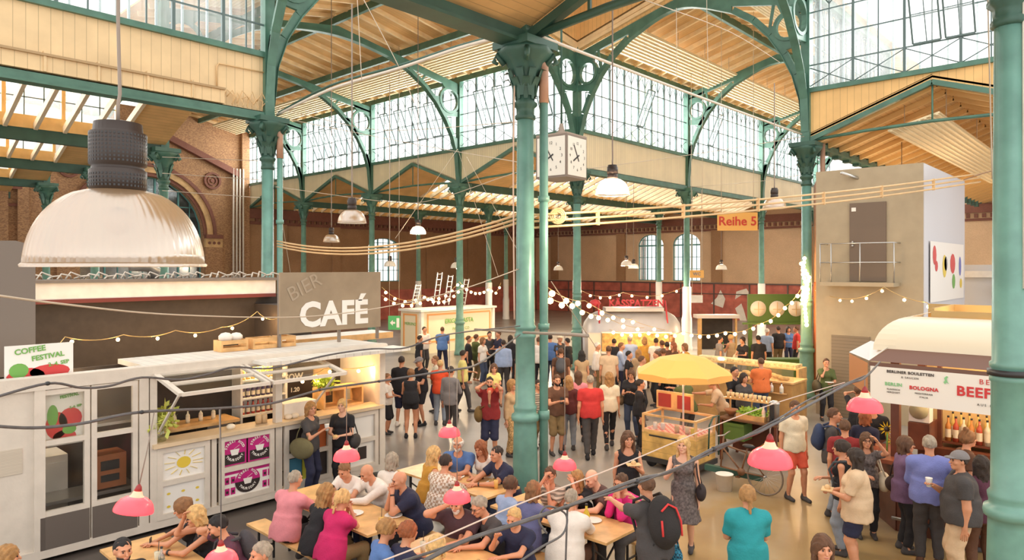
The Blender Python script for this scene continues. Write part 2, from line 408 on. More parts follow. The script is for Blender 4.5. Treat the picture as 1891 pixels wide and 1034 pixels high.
for k, (x, n_) in enumerate(((11.95, 4), (-1.6, 3))):
    p_ = MB()
    for i in range(n_): p_.tube([(x + i * .22, YE - .35, .2), (x + i * .22, YE - .35, 10.5)], .06, 6)
    setp(p_.build('riser_pipes', OFFW), ['bundle of pale riser pipes right of the brick portal', 'bundle of pale riser pipes left of the brick portal'][k], 'pipes')

# ---- columns
def make_column(near=True):
    r = empty('iron_column', cat='column'); r['kind'] = 'thing'
    m = MB()
    m.lathe([(.27, 0), (.27, .12), (.235, .16), (.225, .3), (.2, 1.35), (.2, 1.42), (.235, 1.44), (.245, 1.49), (.235, 1.54), (.195, 1.56), (.19, 1.6), (.2, 1.64), (.205, 1.68), (.175, 1.72), (.165, 2.85), (.185, 2.87), (.185, 2.92), (.165, 2.94), (.165, 3.0), (.185, 3.02), (.185, 3.06), (.163, 3.08), (.142, 6.6)], n=24 if near else 14)
    m.build('shaft', GREEN2, r)
    c = MB()
    c.lathe([(.142, 6.6), (.17, 6.62), (.17, 6.68), (.145, 6.7), (.15, 6.8), (.2, 6.85), (.2, 6.9), (.15, 6.93), (.17, 7.1), (.22, 7.35), (.32, 7.58), (.44, 7.7), (.46, 7.76), (.46, 7.8)], n=24, ripple=(8, .05))
    for i in range(16 if near else 8):
        t = i * math.pi / (8 if near else 4) ; z0, z1 = (7.0, 7.45) if i % 2 else (6.95, 7.3)
        d = Vector((math.cos(t), math.sin(t), 0)); s_ = Vector((-math.sin(t), math.cos(t), 0))
        rr = .19 if i % 2 else .17
        pts = [d * rr + Vector((0, 0, z0)), d * (rr + .03) + Vector((0, 0, z0 + .2)), d * (rr + .12) + Vector((0, 0, z1)), d * (rr + .2) + Vector((0, 0, z1 - .03))]
        for a_, b_, w0, w1 in zip(pts[:-1], pts[1:], (.03, .07, .06), (.07, .06, .015)):
            c.add([a_ - s_ * w0, a_ + s_ * w0, b_ + s_ * w1, b_ - s_ * w1], [(0, 1, 2, 3)])
    for i in range(4):
        t = math.pi / 4 + i * math.pi / 2; d = Vector((math.cos(t), math.sin(t), 0))
        c.tube([d * .36 + Vector((0, 0, 7.55)), d * .5 + Vector((0, 0, 7.72)), d * .54 + Vector((0, 0, 7.6)), d * .47 + Vector((0, 0, 7.56))], [.05, .05, .045, .03], 6)
    c.box(-.4, .4, -.4, .4, 7.8, 7.93)
    c.build('capital', DGREEN if near else GREEN, r)
    return r
cnear = make_column(True); cfar = make_column(False)
colspec = [((0, 0), 1, 'front teal iron column standing in the middle of the hall'), ((0, -U), 1, 'closest thick teal iron column at the right edge beside the burger stall'),
 ((0, A), 1, 'green iron column rising behind the café sign'), ((B, 0), 1, 'green iron column wrapped in string lights beside the grey tower'),
 ((B, A), 1, 'iron column directly behind the hanging cube clock'),
 ((0, A + U), 0, 'iron column in the left aisle just right of the big glass lamp shade'), ((0, A + 2 * U), 0, 'iron column in the left aisle behind the big glass lamp'), ((0, A + 3 * U), 0, 'iron column in the left aisle left of the big glass lamp'),
 ((B, A + U), 0, 'iron column in front of the white pasta stall'), ((B, A + 2 * U), 0, 'iron column rising behind the right end of the café sign'), ((B, A + 3 * U), 0, 'iron column farthest left under the far clerestory, behind the café sign'),
 ((B + V, A), 0, 'two-tone iron column in front of the right arched window'), ((B + 2 * V, A), 0, 'iron column beside the orange row sign'), ((B + 3 * V, A), 0, 'iron column hidden behind the string lights near the back right wall'),
 ((B + V, A + U), 0, 'iron column of the far aisle nearly in line with the clock column'), ((B + V, A + 2 * U), 0, 'iron column at the right end of the white pasta stall'), ((B + V, A + 3 * U), 0, 'iron column at the left corner of the white pasta stall'),
 ((B + 2 * V, A + U), 0, 'slim far iron column in front of the left arched window'), ((B + 2 * V, A + 2 * U), 0, 'far iron column of the second aisle row'), ((B + 2 * V, A + 3 * U), 0, 'far iron column just left of the centre column')]
first = {0: True, 1: True}
WBAND = mat('white band on column', (.80, .78, .74), .5)
cols = {}
for (x, y), nr, lab in colspec:
    if first[nr]: o = cnear if nr else cfar; first[nr] = False; o.location = (x, y, 0)
    else: o = dup(cnear if nr else cfar, (x, y, 0), 0)
    o['label'] = lab; o['group'] = 'cast iron hall columns'; cols[(x, y)] = o
for (x, y) in [(B + V, A), (B + 2 * V, A), (B + V, A + 2 * U), (B + V, A + 3 * U), (B + 2 * V, A + U), (B + 2 * V, A + 3 * U), (B + 2 * V, A + 2 * U)]:
    MB().lathe([(.28, .0), (.28, .14), (.25, .2), (.255, 1.5), (.21, 1.75), (.21, 3.1), (.17, 3.12)], n=14, cap=False).build('white_sleeve', WBAND, cols[(x, y)])['label'] = 'white painted sleeve'
# drain pipes beside the columns
def pipe_thing(pts, r, m, label, name='drain_pipe', cat='pipe'):
    return setp(MB().tube(pts, r, 10).build(name, m), label, cat)
def cpipe(x, y, ox, oy, label, top_m=BROWNP):
    px_, py_ = x + ox, y + oy
    root = MB().tube([(px_, py_, 0), (px_, py_, 6.9)], .075, 10).tube([(px_, py_, 1.45), (px_, py_, 1.6)], .1, 10).tube([(px_, py_, 3.0), (px_, py_, 3.1)], .1, 10).tube([(px_, py_, 5.2), (px_, py_, 5.3)], .1, 10).build('drain_pipe', GREEN2)
    MB().tube([(px_, py_, 6.9), (px_, py_, 7.5), (px_ - ox * .6 - .05, py_ - oy * .6 + .05, 7.95), (px_ - ox * .6 - .05, py_ - oy * .6 + .05, 8.25)], .085, 10).build('swan_neck', top_m, root)
    return setp(root, label, 'pipe', 'drain pipes beside the columns')
cpipe(0, 0, .3 * RT[0] + .03, .3 * RT[1], 'slim teal drain pipe right of the centre column with brown swan neck')
cpipe(0, A, .3 * RT[0] + .02, .3 * RT[1], 'slim teal drain pipe right of the column behind the café sign')
o = pipe_thing([(B + .3 * RT[0], .3 * RT[1], 0), (B + .3 * RT[0], .3 * RT[1], 3.6)], .09, mat('orange pipe', (.55, .16, .06), .5), 'orange-red lower drain pipe between the lit column and the grey tower')
o = pipe_thing([(B + .3 * RT[0], .3 * RT[1], 3.6), (B + .3 * RT[0], .3 * RT[1], 6.6), (B + .5 * RT[0], .5 * RT[1], 7.0), (B + .5 * RT[0], .5 * RT[1], 7.9)], .08, BROWNP, 'brown upper drain pipe beside the column at the grey tower')
# ---- upper walls: boarded panel + clerestory
WN = [5]
def clerestory(axis, const, a0, a1, nb, face, matp, name, gable=None, zb=8.05, open_sashes=(), plain=False):
    """boarded panel (optionally with gable-shaped lower edge) and glazing above. axis: wall runs along it"""
    P = (lambda a, z, d=0: (a, const + d, z)) if axis == 'x' else (lambda a, z, d=0: (const + d, a, z))
    E = lambda t: (0, t, 0) if axis == 'x' else (t, 0, 0)
    pn = MB()
    if gable:
        for g0, g1 in gable:
            mid = (g0 + g1) / 2
            pn.prism([P(g0 + .12, zb), P(mid, 9.3), P(mid, 9.5), P(g0 + .12, 9.5)], E(.06)); pn.prism([P(mid, 9.3), P(g1 - .12, zb), P(g1 - .12, 9.5), P(mid, 9.5)], E(.06))
    else: pn.prism([P(a0, zb), P(a1, zb), P(a1, 9.5), P(a0, 9.5)], E(.06))
    struct(name, pn, matp)
    t = MB()
    t.bar(P(a0, 9.55), P(a1, 9.55), .2, .14); t.bar(P(a0, 12.78), P(a1, 12.78), .25, .26)
    if gable:
        for g0, g1 in gable:
            mid = (g0 + g1) / 2
            t.bar(P(g0, 7.98), P(mid, 9.22), .16, .14); t.bar(P(mid, 9.22), P(g1, 7.98), .16, .14)
            t.tube([P(g0, 8.0), P(g0 * .5 + mid * .5, 8.1), P(mid, 8.14), P(g1 * .5 + mid * .5, 8.1), P(g1, 8.0)], .05, 6); t.tube([P(mid, 8.12), P(mid, 9.2)], .025, 6)
    else: t.bar(P(a0, 7.98), P(a1, 7.98), .2, .16); t.bar(P(a0, 7.86), P(a1, 7.86), .34, .05)
    struct('trim_%d' % WN[0], t, GREEN)
    g = MB(); g.prism([P(a0, 9.6, .1), P(a1, 9.6, .1), P(a1, 12.7, .1), P(a0, 12.7, .1)], E(.01))
    root = g.build('window_%d' % WN[0], GLASS); root['kind'] = 'structure'; WN[0] += 1
    f = MB(); n = nb * 2; st = (a1 - a0) / n; dd = -face * .02
    for i in range(n + 1):
        a = a0 + st * i
        f.bar(P(a, 9.6, dd), P(a, 12.65, dd), .075 if i % 2 == 0 else .035, mi=0)
        f.bar(P(a + st / 2, 9.6, .2), P(a + st / 2, 12.65, .2), .05, mi=1) if i < n else None
        if i % 2 == 0 and i < n and not plain:    # lancet fan at the head and cross braces at the sill
            b = a + 2 * st
            f.tube([P(a, 11.95, dd), P(a + st * .15, 12.35, dd), P(a + st * .5, 12.6, dd), P(a + st, 12.66, dd)], .018, 4)
            f.tube([P(b, 11.95, dd), P(b - st * .15, 12.35, dd), P(b - st * .5, 12.6, dd), P(b - st, 12.66, dd)], .018, 4)
            for q in (.5, 1.5):
                f.tube([P(a + st * 1.0, 12.1, dd), P(a + st * (1 + (q - 1) * .8), 12.5, dd)], .02, 4)
            f.tube([P(a, 9.62, dd), P(b, 10.3, dd)], .016, 4); f.tube([P(b, 9.62, dd), P(a, 10.3, dd)], .016, 4)
    for z in (10.32, 11.15, 11.95): f.bar(P(a0, z, dd), P(a1, z, dd), .04)
    f.build('window_frame', [MULL, MULLB], root)
    for k, a in enumerate(open_sashes):        # casements tilted inwards
        s_ = MB(); w = st * 1.0; q = face
        T = lambda u, v: P(a + u * w, 10.35 + v * 1.6 * .92, q * (-.08 - .62 * v) if True else 0)
        for u in (0, .5, 1): s_.bar(T(u, 0), T(u, 1), .045 if u != .5 else .025)
        for v in (0, .5, 1): s_.bar(T(0, v), T(1, v), .045 if v != .5 else .025)
        s_.build('open_sash', MULL, root)
        MB().add([T(0, 0), T(1, 0), T(1, 1), T(0, 1)], [(0, 1, 2, 3)]).build('pane', GLASS, root)
for k in range(4):
    y0 = A + k * U; clerestory('y', B, y0, y0 + U, 6, 1, CREAMY, 'wall_left_clerestory_%d' % k if k else 'wall_left_clerestory', gable=[(y0, y0 + U)], open_sashes=[y0 + 1.2 + j * 1.15 for j in range(4)] if k < 3 else (y0 + 2,))
for k in range(3):
    x0 = B + k * V; clerestory('x', A, x0, min(x0 + V, XE), 8 if k < 3 else 3, 1, CREAMX2, 'wall_right_clerestory', open_sashes=([x0 + 4.2] if k == 0 else [x0 + 2]))
clerestory('x', A, B + 3 * V, XE, 2, 1, CREAMX2, 'wall_right_clerestory')
clerestory('x', A, -9.5, 0, 8, 1, CREAMX, 'wall_left_near', plain=True)
for k in range(2):
    y0 = -(k + 1) * U; clerestory('y', B, y0, y0 + U, 5, 1, ORANGEY, 'wall_right_near', gable=[(y0, y0 + U)], open_sashes=[y0 + 2.4, y0 + 3.2] if k == 0 else ())
clerestory('x', 0, B, B + V, 8, -1, CREAMX2, 'wall_right_inner')
# gutter boxing and pipe run on the near left wall
g = MB(); g.box(-9.5, -1.2, A - .14, A, 8.1, 8.42, 0); g.box(-9.5, -1.2, A - .2, A - .02, 8.42, 8.47, 1)
for x in np.arange(-9, -1.2, 1.0): g.box(x, x + .05, A - .17, A, 8.1, 8.52, 0)
struct('trim_20', g, [CREAMX, mat('dark brown gap board', (.40, .27, .14), .7)])  # darker brown strip along the top of the boxing
g = MB()
g.tube([(-1.35, A - .04, 8.5), (-1.35, A - .04, 9.0), (-1.3, A - .04, 9.08), (-.1, A - .04, 9.1)], .018, 6)
for k in range(9):
    x = -1.25 + k * .13; g.tube([(x, A - .08, 8.2 + .1 * math.sin(k * 2)), (x + .12, A - .12, 8.45 + .12 * math.sin(k * 3)), (x + .3, A - .08, 8.25 + .1 * math.cos(k * 2)), (x + .25, A - .12, 8.1)], .014, 5)
setp(g.build('tangled_wiring', PIPE), 'tangle of ochre cables on the boarded wall beside the left column', 'cables')
# near quadrant beams and boards (toward the camera from the centre column)
g = MB(); g.bar((-9, 0, 8.0), (0, 0, 8.0), .22, .2); g.bar((-9, 0, 7.88), (0, 0, 7.88), .4, .05)
g.bar((0, -U, 7.98), (0, -U / 2, 9.22), .16, .16); g.bar((0, 0, 7.98), (0, -U / 2, 9.22), .16, .16)
g.tube([(0, 0, 8.0), (0, -U * .25, 8.12), (0, -U / 2, 8.16), (0, -U * .75, 8.12), (0, -U, 8.0)], .07, 6)
for t in (.2, .35): g.bar((0, -U * t, 8.1), (0, -U * t, 8.0 + 2.5 * t), .05)
struct('trim_21', g, DGREEN)
g = MB(); g.prism([(-6, 0, 8.15), (0, 0, 8.15), (0, -U / 2, 9.35), (-6, -U / 2, 9.35)], (0, 0, .06)); g.prism([(-6, -U, 8.15), (0, -U, 8.15), (0, -U / 2, 9.35), (-6, -U / 2, 9.35)], (0, 0, .06))
struct('ceiling_near', g, ROOFX)
g = MB(); g.prism([(.05, -U, 8.1), (.05, -U / 2, 9.3), (.05, 0, 8.1), (.05, 0, 9.5), (.05, -U, 9.5)], (.06, 0, 0))
g.prism([(-6, .05, 8.1), (0, .05, 8.1), (0, .05, 9.5), (-6, .05, 9.5)], (0, .06, 0))
struct('wall_near', g, ORANGEY)

# ---- arch trusses
def arch_mesh(S, eave=12.55, apex=13.62, sof=13.25):
    """half arch plates mirrored; local a along span 0..S, z height. returns MB in the (a, 0, z) plane, 0.1 thick"""
    m = MB(); T = .10; k = S / 8.96; kx = 1 + (k - 1) * .55
    sf = [(.12, 8.3), (.2, 9.3), (.42, 10.1), (.75, 10.8), (1.2, 11.5), (1.75, 12.1), (2.45, 12.6), (3.3, 12.97)]
    sf = [(a * kx, z) for a, z in sf]
    R = S / 2
    def top(a): return eave + (apex - eave) * a / R
    for sgn in (0, 1):
        X = (lambda a: a) if not sgn else (lambda a: S - a)
        def plate(poly): m.prism([(X(a), -T / 2, z) for a, z in poly], (0, T, 0))
        # post
        m.box(X(-.13), X(.13), -.13, .13, 7.93, 12.8)
        # lower curved rib (soffit flange + web)
        pts = sf + [(R, sof)]
        # smooth between last and apex
        last = sf[-1]; q = []
        for i in range(1, 6):
            t = i / 6; a = last[0] + (R - last[0]) * t; q.append((a, last[1] + (sof - last[1]) * math.sin(t * math.pi / 2)))
        pts = sf + q + [(R, sof)]
        for (a0, z0), (a1, z1) in zip(pts[:-1], pts[1:]):
            m.bar((X(a0), 0, z0), (X(a1), 0, z1), .2, .05, up=(0, 1, 0)) if False else m.prism([(X(a0), -.12, z0 - .03), (X(a1), -.12, z1 - .03), (X(a1), -.12, z1 + .03), (X(a0), -.12, z0 + .03)], (0, .24, 0))
        def rib_w(i): return .13
        for i, ((a0, z0), (a1, z1)) in enumerate(zip(pts[:-1], pts[1:])):
            if i >= len(sf) - 2: plate([(a0, z0), (a1, z1), (a1, top(a1)), (a0, top(a0))])
            else:
                dx, dz = a1 - a0, z1 - z0; L_ = math.hypot(dx, dz); nx, nz = -dz / L_, dx / L_
                plate([(a0, z0), (a1, z1), (a1 + nx * .2, z1 + nz * .2), (a0 + nx * .2, z0 + nz * .2)])
        # straight upper chord
        a_end = sf[-2][0]
        plate([(0, eave - .3), (a_end, top(a_end) - .32), (a_end, top(a_end)), (0, eave)])
        # ring
        rc = .42 * (1 + (k - 1) * .6); ca, cz = .13 + rc * 1.02, 11.72; n = 20
        for i in range(n):
            t0 = 2 * math.pi * i / n; t1 = 2 * math.pi * (i + 1) / n
            m.prism([(X(ca + r * math.cos(t)), -.08, cz + r * math.sin(t)) for r, t in ((rc - .05, t0), (rc + .06, t0), (rc + .06, t1), (rc - .05, t1))], (0, .16, 0))
        # gussets: between ring and chord, between ring and rib, web foot
        plate([(.1, cz + rc * .7), (ca - rc * .3, cz + rc), (ca + rc * .5, cz + rc * .95), (ca + rc, top(ca + rc) - .2), (.1, eave - .2)])
        plate([(.1, 8.3), (.2 * kx, 9.3), (.42 * kx, 10.05), (.1, 10.05)])
        plate([(.1, 11.05), (.1, 11.3), (ca, cz - rc), (ca + rc * .7, cz - rc * .7), (1.05 * kx, 11.2), (.8 * kx, 10.95)])
        plate([(ca + rc * .8, cz - rc * .5), (ca + rc, cz), (ca + rc, cz + .12), (ca + rc + .15, cz + .08), (1.45 * kx, 11.75)])
        # strut ahead of the ring up to the chord
        m.bar((X(1.2 * kx), 0, 11.55), (X(ca + rc + .02), 0, 12.75), .07, .08) if k < 1.2 else m.bar((X(1.9 * kx), 0, 12.2), (X(1.55 * kx), 0, top(1.55 * kx) - .1), .07, .08)
    return m
ma = arch_mesh(A); mbb = arch_mesh(B)
meA = ma.mesh('arch_truss', GREEN); meB = mbb.mesh('arch_truss', GREEN)
def arch(me, loc, rz, label): return setp(link('arch_truss', me, None, loc, rz), label, 'roof truss', 'arched iron roof trusses', 'thing')
HP = math.pi / 2
arch(meA, (B, 0, 0), HP, 'arched green truss springing from the column at the grey tower')
for k in (1, 2, 3): arch(meA, (B + k * V, 0, 0), HP, ['nearest', 'middle', 'farthest'][k - 1] + ' ringed truss down the right-hand nave above its clerestory')
arch(meB, (0, A, 0), 0, 'arched green truss springing from the column behind the café sign')
for k in (1, 2, 3): arch(meB, (0, A + k * U, 0), 0, ['nearest', 'middle', 'farthest'][k - 1] + ' ringed truss down the left-hand nave above its clerestory')
arch(meA, (0, 0, 0), HP, 'arched green truss from the left column toward the centre column')
arch(meB, (0, 0, 0), 0, 'arched green truss from the tower column toward the centre column')
# ---- nave roofs
ZINC = mat('zinc roof sheet', (.72, .72, .72), .6)
def nave_roof(axis, S, a0, a1, name, step):
    P = (lambda s, a, z: (s, a, z)) if axis == 'y' else (lambda s, a, z: (a, s, z))
    E = .35; ze, zr = 12.85, 14.0; sl = (zr - ze) / (S / 2)
    m = MB()
    for q in (0, 1):
        X = (lambda s: s) if not q else (lambda s: S - s)
        m.prism([P(X(-E), a0, ze - E * sl + .16), P(X(S / 2), a0, zr + .16), P(X(S / 2), a0, zr + .22), P(X(-E), a0, ze - E * sl + .22)], (0, a1 - a0, 0) if axis == 'y' else (a1 - a0, 0, 0))
    struct(name, m, ROOFX if axis == 'y' else ROOFY)
    m = MB()
    for q in (0, 1):
        X = (lambda s: s) if not q else (lambda s: S - s)
        m.prism([P(X(-E), a0, ze - E * sl + .23), P(X(S / 2), a0, zr + .23), P(X(S / 2), a0, zr + .26), P(X(-E), a0, ze - E * sl + .26)], (0, a1 - a0, 0) if axis == 'y' else (a1 - a0, 0, 0))
    struct('roof_covering', m, ZINC)
    r = MB(); n = int((a1 - a0) / step)
    for i in range(n + 1):
        a = a0 + (a1 - a0) * i / n
        for q in (0, 1):
            X = (lambda s: s) if not q else (lambda s: S - s)
            r.bar(P(X(0), a, ze + .08), P(X(S / 2), a, zr + .08), .1, .16)
    o = r.build('roof_rafters', RAFTER); setp(o, 'pale timber rafters across the ' + ('left' if axis == 'y' else 'right') + ' nave roof', 'rafters', kind='stuff')
    g = MB()
    for s in ((S / 2,) if S < 10 else (S / 2, S * .25, S * .75)):
        z = ze + sl * min(s, S - s); g.bar(P(s, a0, z - .12), P(s, a1, z - .12), .14, .28)
    struct('trim_%d' % (22 if axis == 'y' else 23), g, GREEN)
nave_roof('y', B, A, YE, 'ceiling_left_nave', 1.0)
nave_roof('x', A, B, XE, 'ceiling_right_nave', 1.0)
# crossing: raised boarded lantern walls and roof
m = MB()
m.prism([(B, 0, 12.6), (B, A / 2, 13.7), (B, A, 12.6), (B, A, 15.4), (B, 0, 15.4)], (.06, 0, 0))
struct('wall_crossing_right', m, ORANGEY)
m = MB(); m.prism([(0, A, 12.6), (B / 2, A, 13.7), (B, A, 12.6), (B, A, 15.4), (0, A, 15.4)], (0, .06, 0))
struct('wall_crossing_left', m, mat('ochre boards along x', (.80, .50, .20), .6, var=.1, stripe=('X', .2, .6, .06)))
t = MB(); t.bar((B - .06, 0, 12.75), (B - .06, A / 2, 13.85), .1, .14); t.bar((B - .06, A, 12.75), (B - .06, A / 2, 13.85), .1, .14)
t.bar((0, A - .06, 12.75), (B / 2, A - .06, 13.85), .1, .14); t.bar((B, A - .06, 12.75), (B / 2, A - .06, 13.85), .1, .14); struct('trim_24', t, RAFTER)
struct('ceiling_crossing', MB().box(5, B + .3, 2, A + .3, 15.4, 15.5), ROOFY)
# ---- radiant ceiling panels
def strip(p0, p1, wdir, n, label):
    """p0,p1: upper edge; wdir: vector across the panel (downwards)"""
    p0 = Vector(p0); p1 = Vector(p1); w = Vector(wdir); d = (p1 - p0).normalized(); nrm = d.cross(w).normalized(); nrm = nrm if nrm.z > 0 else -nrm
    root = MB().add([p0, p1, p1 + w, p0 + w, p0 + nrm * .05, p1 + nrm * .05, p1 + w + nrm * .05, p0 + w + nrm * .05], [(0, 1, 2, 3), (7, 6, 5, 4), (0, 4, 5, 1), (2, 6, 7, 3), (1, 5, 6, 2), (0, 3, 7, 4)]).build('radiant_panel', STRIPM)
    t = MB()
    for i in range(n): q = w * ((i + .5) / n) - nrm * .012; t.bar(p0 + q, p1 + q, w.length / n * .45, .025)
    t.build('heating_tubes', mat('radiant tubes', (.88, .74, .48), .5), root); hg = MB()
    for k_ in range(4):
        for e_ in (.08, .92): c_ = p0.lerp(p1, .08 + .28 * k_) + w * e_; MB().tube([c_, (c_.x, c_.y, roofz(c_.x, c_.y) + .1)], .012, 5).build('hanger', WIRE, root)
    return setp(root, label, 'ceiling panel', 'radiant heating panels under the roof')
ends = [A + .4, A + U, A + 2 * U, A + 3 * U, YE - .5]
for i in range(4): strip((10.35, ends[i] + .35, 12.98), (10.35, ends[i + 1] - .3, 12.98), (1.6, 0, -.35), 9, 'ribbed cream heating panel in the left nave, number %s from the crossing' % ['one', 'two', 'three', 'four'][i])
ends = [B, B + V, B + 2 * V, B + 3 * V, XE]
for i in range(4): strip((ends[i] + .35, 6.2, 12.98), (ends[i + 1] - .3, 6.2, 12.98), (0, 1.5, -.4), 9, 'ribbed cream heating panel in the right nave, number %s from the crossing' % ['one', 'two', 'three', 'four'][i])
strip((B + .3, 1.1, 12.95), (B + V - .3, 1.1, 12.95), (0, 1.5, .4), 9, 'ribbed cream heating panel seen through the ring of the tower-side truss')
strip((1.2, A + .4, 12.95), (1.2, A + U, 12.95), (1.6, 0, .35), 9, 'ribbed cream heating panel above the column behind the café sign')
strip(on(1640, 243, Z=8.0), on(1640, 243, Z=8.0) + Vector((17, 0, 0)), (0, -1.3, .35), 9, 'ribbed cream heating panel in the side hall above the grey tower')
# ---- low aisle roofs with skylights
def shed(x0, x1, y0, glaze, name, wi):
    y1 = y0 + U; mid = y0 + U / 2; m = MB()
    m.prism([(x0, y0, 8.0), (x0, mid, 9.25), (x0, mid, 9.31), (x0, y0, 8.06)], (x1 - x0, 0, 0))
    for a, b in ([(x0, x1)] if not glaze else [(x0, glaze[0]), (glaze[1], x1)]):
        if b - a > .05: m.prism([(a, y1, 8.0), (a, mid, 9.25), (a, mid, 9.31), (a, y1, 8.06)], (b - a, 0, 0))
    if glaze: m.prism([(glaze[0], mid, 9.25), (glaze[0], y1 - .3, 10.0), (glaze[0], y1 - .3, 10.06), (glaze[0], mid, 9.31)], (glaze[1] - glaze[0], 0, 0))
    struct(name, m, ROOFX)
    struct('roof_covering', MB().prism([(x0, y0, 8.08), (x0, mid, 9.33), (x0, mid, 9.35), (x0, y0, 8.1)], (x1 - x0, 0, 0)), ZINC)
    t = MB(); t.box(x0, x1, y1 - .1, y1 + .1, 7.7, 8.05, 0)
    if glaze:
        a, b = glaze; t.box(a, b, y1 - .16, y1 + .04, 8.05, 8.42, 1); n = max(1, round((b - a) / 1.45)); st = (b - a) / n
        for i in range(n + 1):
            x = a + i * st
            t.bar((x, y1 - .02, 8.4), (x, y1 - .02, 9.95), .12, .1, mi=1)
            t.bar((x + st * .5, y1 - .18, 8.1), (x + st * .5, mid, 9.3), .1, .2, mi=2) if i < n else None
            t.bar((x, y1 - .18, 8.1), (x, mid, 9.3), .1, .2, mi=2)
    struct('trim_%d' % (30 + wi), t, [DGREEN, mat('yellow sill board', (.80, .55, .24), .6, var=.1), SHEDR])
    if glaze:
        g = MB().box(a, b, y1 - .01, y1, 8.42, 9.95).build('window_%d' % (30 + wi), GLASS); g['kind'] = 'structure'
        f = MB(); m_ = n * 3
        for i in range(m_ + 1): f.bar((a + (b - a) * i / m_, y1 - .03, 8.42), (a + (b - a) * i / m_, y1 - .03, 9.95), .03)
        for z in (8.95, 9.5): f.bar((a, y1 - .03, z), (b, y1 - .03, z), .03)
        f.build('window_frame', MULL, g)
for k in range(4): shed(-12, 0, A + k * U, (-11.6, -1.4), 'ceiling_left_aisle', k)
for k in range(4): shed(B, XE, A + k * U, (B + 3.2, XE - 1.2), 'ceiling_far_aisle', 10 + k)
# right side hall: gabled board roofs
for k in range(2):
    y1 = -k * U; y0 = y1 - U; mid = (y0 + y1) / 2; m = MB()
    m.prism([(B, y1, 8.1), (B, mid, 9.35), (B, mid, 9.41), (B, y1, 8.16)], (XE - B, 0, 0)); m.prism([(B, y0, 8.1), (B, mid, 9.35), (B, mid, 9.41), (B, y0, 8.16)], (XE - B, 0, 0))
    struct('ceiling_right_aisle', m, ROOFX)
    struct('roof_covering', MB().prism([(B, y1, 8.18), (B, mid, 9.43), (B, mid, 9.45), (B, y1, 8.2)], (XE - B, 0, 0)), ZINC)
    r = MB()
    for x in np.arange(B + .6, XE, 1.1):
        r.bar((x, y1, 8.02), (x, mid, 9.27), .12, .16); r.bar((x, y0, 8.02), (x, mid, 9.27), .12, .16)
        if k == 0: r.box(x - .14, x + .14, -.1, .12, 7.75, 8.2, 1)
    setp(r.build('aisle_rafters', [mat('ochre rafter', (.78, .52, .22), .6), DGREEN]), 'ochre rafters of the %s bay in the right side hall' % ['first', 'second'][k], 'rafters', kind='stuff')
# ================================================================== STALLS AND THINGS
MAG = mat('magenta poster', (.52, .015, .20), .5); PB = mat('black poster ink', (.03, .02, .02), .5); PW = mat('white poster', (.85, .82, .78), .5)
YEL = mat('yellow paint', (.75, .55, .06), .5); GRN = mat('leaf green ink', (.16, .40, .08), .5); REDP = mat('poster red', (.62, .05, .05), .5)
LINE = lambda root, name, m, mb: mb.build(name, m, root)
# ---- white food kiosk, left
KY = 3.3
k = empty('food_kiosk', (0, 0, 0), 0, 'long white wooden food kiosk with glazed doors and raised flap windows', 'kiosk')
m = MB()
for x in (-7.9, -7.25, -6.42, -5.08, -4.93, -.66): m.box(x, x + .13 if x != -4.93 else x + .1, KY - .05, KY + .1, .1, 2.45)
m.box(-8.2, -.5, KY - .06, KY + .1, 2.38, 2.56); m.box(-8.2, -.5, KY - .05, KY + .12, .06, .18); m.box(-7.2, -6.42, KY, KY + .05, .15, 2.4)
m.box(-3.98, -3.9, KY - .03, KY + .08, .15, 1.3); m.box(-2.86, -2.74, KY - .03, KY + .08, .15, 2.4)
m.box(-8.2, -8.1, KY, 4.75, .1, 2.45); m.box(-.6, -.5, KY, 4.75, .1, 2.45)
m.build('frame', OFFW, k)
MB().box(-8.2, -4.9, KY - .02, 3.62, 2.46, 2.54).box(-4.9, -.45, KY - .02, 4.75, 2.46, 2.54).box(-3.3, -.3, KY - .55, KY, 2.44, 2.5).build('roof', mat('white corrugated roof', (.74, .70, .64), .6, var=.1, stripe=('X', .18, .3, .12)), k)
MB().box(-8.1, -.6, 4.72, 4.76, .1, 2.45).build('back_panel', DARK, k)
MB().box(-8.1, -.6, KY + .05, 4.75, .06, .12).build('floor_board', DARK, k)
for j, x in enumerate((-6.36, -5.72)):
    d = MB(); x1 = x + .62
    for a in (x, x1 - .07): d.box(a, a + .07, KY - .04, KY + .03, .15, 2.36)
    for z in (.62, 1.6, 2.3): d.box(x, x1, KY - .04, KY + .03, z, z + .07)
    dd = d.build('door', OFFW, k)
    MB().box(x + .01, x1 - .01, KY - .05, KY - .02, .17, .62).build('kick_panel', mat('brown grey kick board', (.13, .105, .09), .7), dd)
    MB().box(x + .07, x1 - .07, KY, KY + .01, .69, 2.3).build('pane', glassmat('clear pane', (.95, .95, .93), .06), dd)
c = MB(); c.box(-4.9, -.6, KY - .12, KY + .35, 1.3, 1.36); c.build('counter', mat('light plywood', (.68, .52, .34), .5, var=.1), k)
m = MB()
for x0, x1 in ((-4.83, -4.02), (-3.86, -2.9), (-2.7, -1.75), (-1.68, -.7)):
    for a in (x0, x1 - .08): m.box(a, a + .08, KY - .06, KY, .18, 1.28)
    for z in (.18, .69, 1.2): m.box(x0, x1, KY - .06, KY, z, z + .08)
m.build('panel_frame', OFFW, k)
p = MB().box(-4.78, -4.06, KY - .02, KY, .2, 1.25).build('daisy_panel', PW, k)
m = MB(); m.add([(-4.42 + .11 * math.cos(t), KY - .026, 1.0 + .09 * math.sin(t)) for t in np.linspace(0, 6.28, 14)], [tuple(range(14))])
for t in np.linspace(0, 6.0, 13): m.bar((-4.42 + .14 * math.cos(t), KY - .026, 1.0 + .12 * math.sin(t)), (-4.42 + .3 * math.cos(t), KY - .026, 1.0 + .2 * math.sin(t)), .018, .004)
